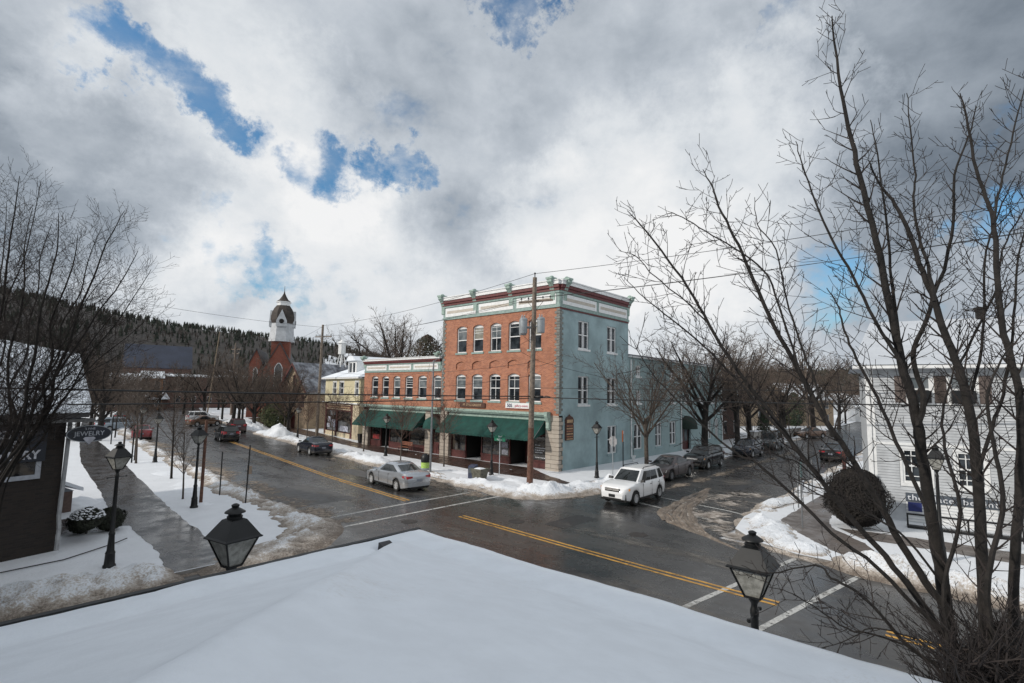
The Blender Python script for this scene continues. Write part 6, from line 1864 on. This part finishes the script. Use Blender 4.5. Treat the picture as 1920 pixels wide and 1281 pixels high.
YOUNG = dict(n=[6, 5, 4, 3], up=[.02, .10, .06, .03], wig=[.02, .05, .10, .15], tap=[.35, .3, .4, .5], thick=0, k=[7, 5, 3, 3], kids=[15, 8, 5], t0=[.34, .15, .15],
             ang=[.70, .6, .6], len=[.46, .42, .5], fall=[.35, .4, .4], rr=[.5, .55, .6], rmin=.008)
FRONT = dict(YOUNG); FRONT.update(kids=[18, 9, 6], len=[.60, .45, .5, .5], t0=[.42, .12, .1], rmin=.010, ang=[.85, .65, .6])
VASE = dict(n=[5, 6, 4, 3, 2], up=[0, .07, .04, .03, .02], wig=[.02, .06, .09, .12, .15], tap=[.75, .3, .3, .4, .5], thick=1, k=[8, 6, 4, 3, 3], kids=[8, 9, 7, 5], t0=[.55, .15, .12, .1],
            ang=[.70, .62, .65, .6], len=[1.35, .55, .5, .5], fall=[.1, .45, .4, .4], rr=[.58, .5, .55, .6], rmin=.010)
BIG = dict(n=[5, 7, 5, 4, 2], up=[0, .04, .03, .02, .0], wig=[.03, .07, .10, .12, .16], tap=[.7, .25, .25, .35, .5], thick=1, k=[8, 6, 4, 3, 3], kids=[8, 9, 6, 5], t0=[.4, .15, .12, .1],
           ang=[.75, .62, .65, .65], len=[1.3, .52, .5, .5], fall=[.15, .45, .4, .4], rr=[.55, .48, .52, .6], rmin=.014)


def tree(name, label, loc, H, r, P, seed, bark, twig, cat='tree', group=None, trunk=.38, lean=(0, 0)):
    rg = random.Random(seed); a = MB(); b = MB()
    base = Vector((0, 0, -.05))
    L = H * trunk if len(P['n']) != 4 else H * .95
    a.tube([(0, 0, -.1), (0, 0, .15)], [r * 1.35, r], 8, caps=False)
    grow(a, b, base, Vector((lean[0], lean[1], 1)), L, r, 0, P, rg)
    # scale to the wanted height
    zt = max(v[2] for v in b.v) if b.v else H
    s = H / zt
    for m_ in (a, b): m_.v = [(v[0] * s, v[1] * s, v[2] * s) for v in m_.v]
    t = thing(name, label, cat, loc, 0, group)
    a.build('trunk', bark, t, smooth=60, fix=False)
    b.build('crown', twig, t, fix=False)
    return t


# young street trees
yt = tree('young_tree', 'slender bare young tree nearest the porch in the left snow strip', (10.35, 36.3, .1), 6.4, .085, YOUNG, 11, M_BARK, M_TWIG)
yt2 = tree('young_tree', 'slender bare young tree, second along the left snow strip', (10.55, 45.0, .1), 6.8, .095, YOUNG, 12, M_BARKL, M_TWIG)
GY = 'young bare street trees'
yt['group'] = GY; yt2['group'] = GY
for src, x, y, s, lab in ((yt, 10.9, 46.9, .95, 'slender bare young tree just behind the second one in the left snow strip'), (yt2, 11.5, 53, 1.0, 'slender bare young tree with wide twigs left of the red car'),
                          (yt, 14.0, 68.5, 1.05, 'slender bare young tree by the parked red car'), (yt2, 13.2, 75, 1.1, 'slender bare young tree before the pale blue car'),
                          (yt, 17.6, 92, 1.2, 'last slender bare young tree on the left of the street'), (yt2, 8.95, 29.4, .6, 'small bare sapling beside the brown wooden post')):
    dup(src, (x, y, .1), x * 7, s, label=lab, group=GY)
ft = tree('front_tree', 'bare reddish young tree before the brick front, right of the steel pole', (25.8, 29.4, .12), 6.0, .085, FRONT, 21, M_BARKL, M_TWIGR)
ft2 = tree('front_tree', 'bare reddish young tree in the snow before the middle of the low brick wing', (25.2, 33.8, .12), 5.3, .07, FRONT, 22, M_BARKL, M_TWIGR)
GF = 'bare reddish trees before the shops'
ft['group'] = GF; ft2['group'] = GF
for src, x, y, s, lab in ((ft, 26.7, 41.3, 1.10, 'bare reddish young tree before the left end of the low brick wing'), (ft2, 26.6, 46.6, 1.15, 'bare reddish young tree before the cream building'),
                          (ft, 27.6, 53.5, 1.0, 'bare reddish young tree in front of the cream shopfront'), (ft2, 28.6, 59.5, 1.35, 'bare reddish young tree right of the stone gabled building'),
                          (ft, 30.2, 64.5, 1.2, 'bare reddish young tree in front of the stone gabled building')):
    dup(src, (x, y, .12), y * 3, s, label=lab, group=GF)

# larger trees of the side street
tree('street_tree', 'bare tree with forked limbs in the snow by the teal wall, behind the white car', (34.6, 17.75, .1), 9.9, .17, VASE, 35, M_BARKL, M_TWIG, trunk=.40, group='bare trees along the side street')
tree('street_tree', 'bare tree with a dark thick trunk by the arched green canopy', (46.4, 18.2, .1), 11.8, .26, VASE, 33, M_BARK, M_TWIG, trunk=.34, group='bare trees along the side street')
tree('street_tree', 'bare wide tree past the teal wing beside the dark parked car', (58.0, 19.2, .1), 12.4, .24, VASE, 34, M_BARK, M_TWIG, trunk=.34, group='bare trees along the side street')
dup_t = [o for o in COL.objects if o.name.startswith('street_tree')]
# background trees
big1 = tree('bare_tree', 'big round bare tree behind the roof of the low brick wing', (67.5, 93.0, 0), 23.5, .42, BIG, 41, M_BARK, M_TWIG, trunk=.27)
bg1 = tree('bare_tree', 'bare tree in the park beyond the street', (30, 78, 0), 10.5, .2, VASE, 42, M_BARK, M_TWIG, trunk=.34)
bg2 = tree('bare_tree', 'bare brown background tree', (33, 88, 0), 12.5, .22, BIG, 43, M_BARK, M_TWIG, trunk=.3)
dup(big1, (66.5, 102, 0), 2.0, .86, label='second big bare tree behind the low brick wing, left of the round one')
GB = 'bare trees beyond the side street'; GP = 'bare trees around the park'; GL = 'bare trees behind the jewelry shop'
bg1['group'] = GP; bg1['label'] = 'bare park tree between the stone building and the parked black cars'
bg2['group'] = GP; bg2['label'] = 'tall bare park tree in front of the church'
SHARE = 'bare brown tree among the park trees left of the church'
rg = random.Random(77)
for px_, dep in ((300, 120), (345, 108), (362, 118), (385, 96), (418, 88), (436, 112), (456, 84), (478, 80), (500, 92), (330, 140), (410, 132), (470, 128), (352, 146), (505, 112), (530, 104)):
    p = at(px_, 760, dep)
    dup(bg1 if rg.random() < .5 else bg2, (p.x, p.y, 0), rg.random() * 6, rg.uniform(.75, 1.05), label=SHARE, group=GP)
for px_, dep, s, lab in ((560, 74, .95, 'bare tree in front of the stone gable wall'), (478, 70, .8, 'bare tree at the snowy street edge left of the cedar'), (516, 76, .85, 'bare tree beside the green cedar bush'), (541, 60, .8, 'bare dark tree at the curb by the snow heap')):
    p = at(px_, 780, dep); dup(bg1, (p.x, p.y, 0), s * 9, s, label=lab, group=GP)
for px_, dep in ((172, 60), (196, 74), (210, 90), (226, 66), (240, 84), (160, 90), (255, 100), (180, 110), (268, 76), (215, 120), (150, 52), (240, 130), (278, 110), (190, 52)):
    p = at(px_, 760, dep)
    dup(bg2 if rg.random() < .6 else bg1, (p.x, p.y, 0), rg.random() * 6, rg.uniform(.62, .9), label='bare brown tree in the tangle behind the jewelry shop', group=GL)
for px_, dep in ((1402, 84), (1440, 100), (1462, 86), (1480, 110), (1518, 120), (1540, 104), (1375, 96), (1585, 112), (1600, 140), (1450, 130), (1620, 120), (1410, 120), (1300, 90), (1265, 100), (1535, 140), (1572, 96)):
    p = at(px_, 780, dep)
    dup(bg2 if rg.random() < .5 else bg1, (p.x, p.y, 0), rg.random() * 6, rg.uniform(.75, 1.15), label='bare brown tree in the wood beyond the side street', group=GB)
for px_, dep, s_, lab in ((1320, 62, 1.0, 'bare tree spreading over the far end of the teal wing'), (1405, 66, 1.05, 'bare tree between the teal wing and the red brown house'), (1470, 72, 1.1, 'bare tree behind the tall grey parked car'), (1360, 78, 1.3, 'tall bare tree just over the end of the teal wing')):
    p = at(px_, 780, dep); dup(bg2, (p.x, p.y, 0), dep, s_, label=lab, group=GB)
p = at(1525, 780, 80); dup(bg2, (p.x, p.y, 0), 1.0, 1.25, label='tallest bare tree beyond the side street, right of the teal wing', group=GB)
for px_, dep, s in ((1640, 60, .5), (1460, 64, .5)):
    pass


# evergreens
def evergreen(name, label, loc, H, Wd, seed, n=2600, leaf=.16, shape='oval', material=None, cat='tree', group=None, dens=.6):
    rg = random.Random(seed); t = thing(name, label, cat, loc, 0, group)
    a = MB(); a.tube([(0, 0, -.1), (0, 0, H * .8)], [max(.03, Wd * .04), .02], 6); a.build('trunk', M_BARK, t)
    b = MB()
    for _ in range(n):
        u = rg.random(); an = rg.random() * 6.283
        if shape == 'cone': prof = (1 - u) ** .8
        elif shape == 'ball': prof = math.sqrt(max(0, 1 - (2 * u - 1) ** 2))
        else: prof = math.sin(math.pi * min(1, u * .92 + .08)) ** .6
        lump = 1 + .22 * noise.noise(Vector((math.cos(an) * 1.6, math.sin(an) * 1.6, u * 4 + seed)))
        r = Wd / 2 * prof * lump * (rg.random() ** (1 - dens) if shape != 'ball' else rg.uniform(.86, 1.02))
        c = Vector((r * math.cos(an), r * math.sin(an), H * (.04 + .96 * u)))
        nrm = Vector((math.cos(an), math.sin(an), rg.uniform(-.3, .9))).normalized()
        x = nrm.orthogonal().normalized(); x.rotate(Matrix.Rotation(rg.random() * 6.28, 3, nrm)); y = nrm.cross(x)
        x = (x + nrm * rg.uniform(-.6, .6)).normalized(); l = leaf * rg.uniform(.5, 1.3)
        b.add([c - x * l * .5, c + y * l * .28, c + x * l * .5, c - y * l * .28], [(0, 1, 2, 3)])
    b.build('foliage', material or M_GREENDK, t, fix=False)
    return t


p = at(800, 680, 92)
evergreen('pine_tree', 'dark evergreen with reddish brown cones behind the corner of the brick wing roof', (p.x, p.y, 0), 15.5, 10.0, 4, 9000, .38, 'oval', mat('dull evergreen leaves', (.030, .034, .020), .85, var=.6, vscale=.8, col2=(.075, .050, .036)))
evergreen('cedar_bush', 'loose green cedar bush in the snow left of the stone gabled building', (33.0, 73.6, .1), 3.4, 4.6, 6, 4200, .26, 'oval', mat('olive cedar leaves', (.10, .115, .045), .85, var=.5, vscale=1.5, col2=(.03, .04, .02)), cat='shrub')
evergreen('spruce_tree', 'small dark spruce at the bend of the side street', at(1432, 800, 66).xy.to_3d(), 4.4, 2.6, 8, 3000, .2, 'cone')
evergreen('spruce_tree', 'dark leafy evergreen low behind the far parked cars', at(1490, 800, 100).xy.to_3d(), 6.5, 5, 9, 3600, .3, 'oval')
# round clipped bushes
def ball_bush(label, loc, dm, h, seed, material, n, leaf, name='round_bush', group=None, snow=False):
    t = evergreen(name, label, loc, h, dm, seed, n, leaf, 'ball', material, cat='shrub', group=group)
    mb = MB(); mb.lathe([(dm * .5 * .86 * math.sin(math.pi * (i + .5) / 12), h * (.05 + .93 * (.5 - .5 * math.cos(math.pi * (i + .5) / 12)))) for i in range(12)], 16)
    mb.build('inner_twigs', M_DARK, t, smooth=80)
    if snow:
        b = MB(); rg = random.Random(seed)
        for _ in range(260):
            an = rg.random() * 6.28; u = rg.uniform(.55, .97); r = dm / 2 * math.sqrt(1 - (2 * u - 1) ** 2) * 1.03
            c = Vector((r * math.cos(an), r * math.sin(an), h * u + .03)); s = rg.uniform(.02, .06)
            b.add([c + Vector((s, 0, 0)), c + Vector((0, s, 0)), c + Vector((-s, 0, 0)), c + Vector((0, -s, 0)), c + Vector((0, 0, s * .6))], [(0, 1, 4), (1, 2, 4), (2, 3, 4), (3, 0, 4)])
        b.build('snow_flecks', M_SNOW, t, fix=False)
    return t


BR = mat('dark brown clipped leaves', (.026, .019, .016), .9, var=.5, vscale=4)
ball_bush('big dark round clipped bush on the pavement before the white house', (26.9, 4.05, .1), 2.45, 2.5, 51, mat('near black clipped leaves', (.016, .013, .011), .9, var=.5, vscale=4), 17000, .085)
ball_bush('snow flecked small round bush on a thin stem, left of the lawn lamp post', (4.30, 23.9, .45), .95, .80, 52, M_BUSH, 3000, .07, snow=True, name='small_bush')
ball_bush('small dark round bush behind the snow flecked one on the lawn', (4.35, 25.1, .12), .95, .85, 53, M_BUSH, 3000, .07, name='small_bush')
ball_bush('small dark round bush right behind the lawn lamp post', (5.15, 24.9, .12), 1.05, .85, 54, M_BUSH, 3200, .07, name='small_bush')
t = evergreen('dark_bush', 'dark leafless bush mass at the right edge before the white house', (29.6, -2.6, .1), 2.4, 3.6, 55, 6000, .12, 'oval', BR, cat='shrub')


# ------------------------------------------------------------------ the big bare tree at the right
def stem_tree(name, label, stems, base, seed, bark, twig, step=.125, side_len=.95, twl=.34):
    rg = random.Random(seed)
    t = thing(name, label, 'tree', base)
    B = Vector(base); b = MB()
    for k, st_ in enumerate(stems):
        pts = [Vector(q[:3]) - B for q in st_['pts']]; rad = st_['r']
        # smooth the line (Catmull-Rom)
        out = []; rr = []; n = len(pts)
        for i in range(n - 1):
            p0 = pts[max(i - 1, 0)]; p1 = pts[i]; p2 = pts[i + 1]; p3 = pts[min(i + 2, n - 1)]
            for j in range(4):
                u = j / 4
                q = (p1 * 2 + (p2 - p0) * u + (p0 * 2 - p1 * 5 + p2 * 4 - p3) * u * u + (p1 * 3 - p0 - p2 * 3 + p3) * u ** 3) * .5
                out.append(q); rr.append(rad[i] + (rad[i + 1] - rad[i]) * u)
        out.append(pts[-1]); rr.append(rad[-1])
        for i in range(1, len(out) - 1): out[i] = out[i] + Vector((rg.gauss(0, .004), rg.gauss(0, .004), rg.gauss(0, .004)))
        a = MB(); a.tube(out, rr, 8 if max(rr) > .03 else 5)
        a.build('limb', bark, t, smooth=60, fix=False)
        # side shoots
        L = sum((out[i + 1] - out[i]).length for i in range(len(out) - 1)); acc = 0; nxt = L * st_.get('t0', .25); sd = 1
        for i in range(len(out) - 1):
            seg = (out[i + 1] - out[i]); acc += seg.length
            while acc > nxt:
                f = nxt / L; bd = seg.normalized()
                view = (B + out[i] - EYE).normalized()
                side = bd.cross(view).normalized() * sd; sd = -sd
                side = (side + view * rg.uniform(-.8, .8)).normalized()
                an = rg.uniform(.5, .95); nd = bd * math.cos(an) + side * math.sin(an)
                ln = side_len * rg.uniform(.3, 1.1) * (1.08 - .75 * f) * st_.get('s', 1)
                shoot(b, out[i], nd, ln, max(.0042, min(rr[i] * .42, .013)), rg, twl, 0)
                if rg.random() < .35: shoot(b, out[i], bd * .6 - side * .8 + Vector((0, 0, .2)), ln * .5, .0035, rg, twl, 1)
                nxt += step * rg.uniform(.55, 1.25)
    b.build('crown', twig, t, fix=False)
    return t


def shoot(mb, p, d, L, r, rg, twl, lvl):
    n = 5 if lvl == 0 else 3; pts = [p]; v = d.normalized(); rad = [r]
    for i in range(n):
        v = (v + Vector((rg.gauss(0, .09), rg.gauss(0, .09), rg.gauss(0, .07) + .09))).normalized()
        pts.append(pts[-1] + v * L / n); rad.append(max(.0028, r * (1 - .75 * (i + 1) / n)))
    mb.tube(pts, rad, 4 if lvl == 0 else 3, caps=False)
    if lvl < 2:
        m = max(2, int(L / (.10 if lvl == 0 else .085)))
        for k in range(m):
            t = (k + .6) / m * n; i = min(int(t), n - 1); q = pts[i].lerp(pts[i + 1], t - i)
            bd = (pts[i + 1] - pts[i]).normalized(); o1 = bd.orthogonal().normalized(); o1.rotate(Matrix.Rotation(rg.random() * 6.28, 3, bd))
            nd = bd * .72 + o1 * .75
            if rg.random() < .8: shoot(mb, q, nd, twl * rg.uniform(.3, 1.0) * (1 if lvl == 0 else .45), max(.003, rad[i] * .6), rg, twl, lvl + 1)


RS = .60


def S(pix, d0, d1, r0, r1, **kw):
    n = len(pix); out = []; rr = []
    for i, (x, y) in enumerate(pix):
        f = i / (n - 1); out.append(at(x, y, d0 + (d1 - d0) * f)); rr.append(RS * r0 * (1 - f) ** .8 + r1 * (1 - (1 - f) ** .8))
    return dict(pts=out, r=rr, **kw)


right_stems = [
    S([(1800, 1420), (1780, 1200), (1762, 1060), (1742, 940), (1726, 830), (1712, 750), (1690, 680), (1668, 570), (1642, 450), (1612, 330), (1592, 240), (1572, 140), (1560, 30)], 5.0, 5.6, .105, .006, t0=.36, s=.9),
    S([(1688, 660), (1678, 580), (1668, 480), (1658, 380), (1645, 290), (1632, 225)], 5.25, 5.9, .030, .004, t0=.3, s=.7),
    S([(1722, 800), (1732, 740), (1712, 670), (1735, 605), (1752, 550), (1775, 490), (1788, 400), (1790, 330), (1815, 260), (1830, 200)], 5.1, 5.9, .046, .005, t0=.35, s=.6),
    S([(1850, 1420), (1848, 1200), (1842, 1050), (1832, 900), (1818, 770), (1797, 690), (1772, 625), (1752, 565), (1730, 510), (1705, 440), (1680, 385), (1650, 345), (1628, 300)], 4.6, 5.6, .085, .005, t0=.4, s=.8),
    S([(1752, 565), (1740, 500), (1722, 440), (1712, 380), (1716, 330), (1706, 240), (1700, 175)], 5.1, 5.9, .030, .004, t0=.2, s=.6),
    S([(1905, 1420), (1898, 1200), (1905, 1000), (1915, 850), (1912, 750), (1895, 670), (1878, 610), (1868, 500), (1862, 410), (1848, 370), (1826, 300), (1812, 220), (1800, 175)], 4.5, 5.6, .07, .005, t0=.42, s=.75),
    S([(1862, 420), (1875, 350), (1895, 270), (1915, 190), (1930, 120)], 5.1, 5.7, .02, .004, s=.6),
    S([(1780, 1150), (1735, 1090), (1690, 1020), (1640, 930), (1590, 850), (1540, 775), (1500, 700), (1450, 610), (1415, 530), (1385, 460), (1355, 400), (1335, 350), (1318, 318)], 4.9, 5.9, .062, .004, t0=.3, s=.8),
    S([(1500, 700), (1470, 600), (1440, 520), (1400, 480), (1350, 450), (1300, 420), (1262, 400), (1240, 405)], 5.3, 5.9, .02, .003, s=.7),
    S([(1790, 1230), (1740, 1150), (1690, 1080), (1630, 1010), (1570, 940), (1500, 850), (1440, 770), (1380, 690), (1330, 610), (1290, 540), (1240, 470), (1200, 420), (1176, 395)], 4.8, 6.0, .055, .004, t0=.3, s=.8),
    S([(1330, 610), (1280, 560), (1230, 520), (1190, 480), (1160, 470)], 5.6, 6.1, .014, .003, s=.7),
    S([(1500, 850), (1430, 770), (1370, 700), (1320, 650), (1260, 600), (1210, 560), (1170, 520)], 5.2, 6.1, .026, .003, s=.8),
    S([(1760, 1180), (1700, 1120), (1640, 1060), (1560, 1000), (1490, 930), (1420, 870), (1380, 850), (1320, 800), (1260, 740), (1215, 690), (1180, 630)], 4.7, 5.8, .036, .003, t0=.4, s=.8),
    S([(1740, 960), (1700, 870), (1665, 790), (1635, 730), (1600, 660), (1580, 610), (1570, 570), (1550, 540)], 4.9, 5.5, .034, .004, t0=.3, s=.8),
    S([(1690, 680), (1640, 600), (1600, 520), (1560, 450), (1530, 380), (1505, 310), (1492, 265)], 5.2, 5.8, .03, .004, t0=.2, s=.8),
    S([(1560, 820), (1530, 720), (1500, 640), (1475, 560), (1455, 470), (1420, 420), (1415, 370)], 5.1, 5.8, .022, .003, s=.8),
    S([(1830, 900), (1860, 800), (1880, 740), (1900, 620), (1905, 520), (1920, 440), (1940, 380)], 4.8, 5.3, .03, .004, s=.7),
    S([(1797, 690), (1830, 620), (1870, 540), (1880, 470), (1915, 400), (1950, 330)], 5.2, 5.6, .022, .004, s=.7),
    S([(1815, 760), (1840, 650), (1845, 560), (1850, 470), (1880, 380), (1905, 330)], 5.1, 5.7, .026, .004, s=.7),
    S([(1760, 1250), (1700, 1210), (1650, 1150), (1600, 1105), (1560, 1085), (1530, 1060), (1440, 1075), (1390, 1060)], 4.5, 4.9, .030, .003, t0=.3, s=.6),
    S([(1700, 1210), (1640, 1190), (1590, 1180), (1530, 1140), (1480, 1110), (1440, 1100)], 4.6, 4.8, .016, .003, s=.5),
    S([(1760, 1230), (1720, 1200), (1660, 1180), (1630, 1180), (1590, 1200), (1540, 1215)], 4.5, 4.7, .014, .003, s=.5),
    S([(1770, 1100), (1700, 1010), (1640, 970), (1570, 930), (1500, 870), (1450, 850), (1400, 810), (1345, 770)], 4.9, 5.3, .02, .003, s=.7),
    S([(1785, 1250), (1770, 1100), (1800, 960), (1772, 840), (1770, 760), (1790, 690), (1800, 600)], 4.6, 5.3, .035, .004, t0=.3, s=.6),
    S([(1880, 1300), (1850, 1120), (1880, 960), (1870, 860), (1850, 760), (1870, 690), (1900, 640)], 4.4, 4.8, .045, .004, t0=.3, s=.6),
]
trb = at(1815, 1200, 4.9); trb.z = 0.05
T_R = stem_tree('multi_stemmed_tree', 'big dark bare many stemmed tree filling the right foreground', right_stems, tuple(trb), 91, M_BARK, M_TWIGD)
mb = MB(); bot = [Vector(s_['pts'][0]) for s_ in right_stems if s_['r'][0] > .05]
for q in bot:
    a = Vector((0, 0, 0)); d = q - trb
    mb.tube([(d.x * .25, d.y * .25, -.1), (d.x * .5, d.y * .5, max(.3, d.z * .5)), (d.x, d.y, d.z + .02)], [.14, .11, .10], 8)
mb.build('stump', M_BARK, T_R, smooth=60)
# dense shoots at its foot
rg = random.Random(14); mb = MB()
for k in range(900):
    q = at(rg.uniform(1770, 1990), rg.uniform(1215, 1420), rg.uniform(3.9, 5.4)) - trb
    shoot(mb, q, Vector((rg.gauss(0, .8), rg.gauss(0, .8), rg.uniform(.2, 1))), rg.uniform(.3, .75), .008, rg, .22, 1)
mb.build('foot_shoots', M_TWIGD, T_R, fix=False)

# the bare tree at the left edge
rl = random.Random(31); left_stems = []
src_ = (-40, 830)
for k, (bx_, by_, tx, ty, dep, r0) in enumerate((
        (-30, 820, 36, 330, 12.5, .08), (10, 800, 60, 390, 12.8, .07), (40, 790, 118, 400, 12.2, .075), (70, 780, 150, 440, 12.6, .07), (20, 790, 95, 420, 13.2, .055),
        (80, 770, 230, 395, 12.4, .075), (60, 790, 190, 430, 13.2, .055), (40, 830, 262, 470, 12.0, .07), (70, 830, 292, 505, 12.8, .05), (-40, 700, -5, 330, 12.0, .06),
        (40, 840, 285, 590, 12.2, .04), (-30, 740, 20, 380, 13.0, .05), (-20, 800, 80, 340, 13.6, .05), (60, 800, 240, 560, 13.0, .04), (20, 820, 210, 500, 13.5, .045), (-20, 820, 160, 600, 11.8, .035), (100, 760, 250, 640, 12.5, .03))):
    pts_ = []
    n = 7
    for i in range(n):
        f = i / (n - 1)
        x = bx_ + (tx - bx_) * (f ** 1.15) + rl.gauss(0, 5); y = by_ + (ty - by_) * f
        pts_.append((x, y))
    left_stems.append(S([(-70 + k * 4, 1010), ((bx_ - 60) / 2 - 5, 900)] + pts_, dep - .4, dep + rl.uniform(-.8, .8), r0, .006, t0=.34, s=1.15))
tlb = at(-66, 1010, 12.2); tlb.z = .05
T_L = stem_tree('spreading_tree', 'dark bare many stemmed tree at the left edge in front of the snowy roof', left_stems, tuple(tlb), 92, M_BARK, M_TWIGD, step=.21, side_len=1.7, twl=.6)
mb = MB()
for s_ in left_stems:
    q = Vector(s_['pts'][0]) - tlb
    mb.tube([(q.x * .3, q.y * .3, -.1), (q.x * .6, q.y * .6, q.z * .5), (q.x, q.y, q.z + .02)], [.12, .09, s_['r'][0]], 6)
mb.build('stump', M_BARK, T_L, smooth=60)

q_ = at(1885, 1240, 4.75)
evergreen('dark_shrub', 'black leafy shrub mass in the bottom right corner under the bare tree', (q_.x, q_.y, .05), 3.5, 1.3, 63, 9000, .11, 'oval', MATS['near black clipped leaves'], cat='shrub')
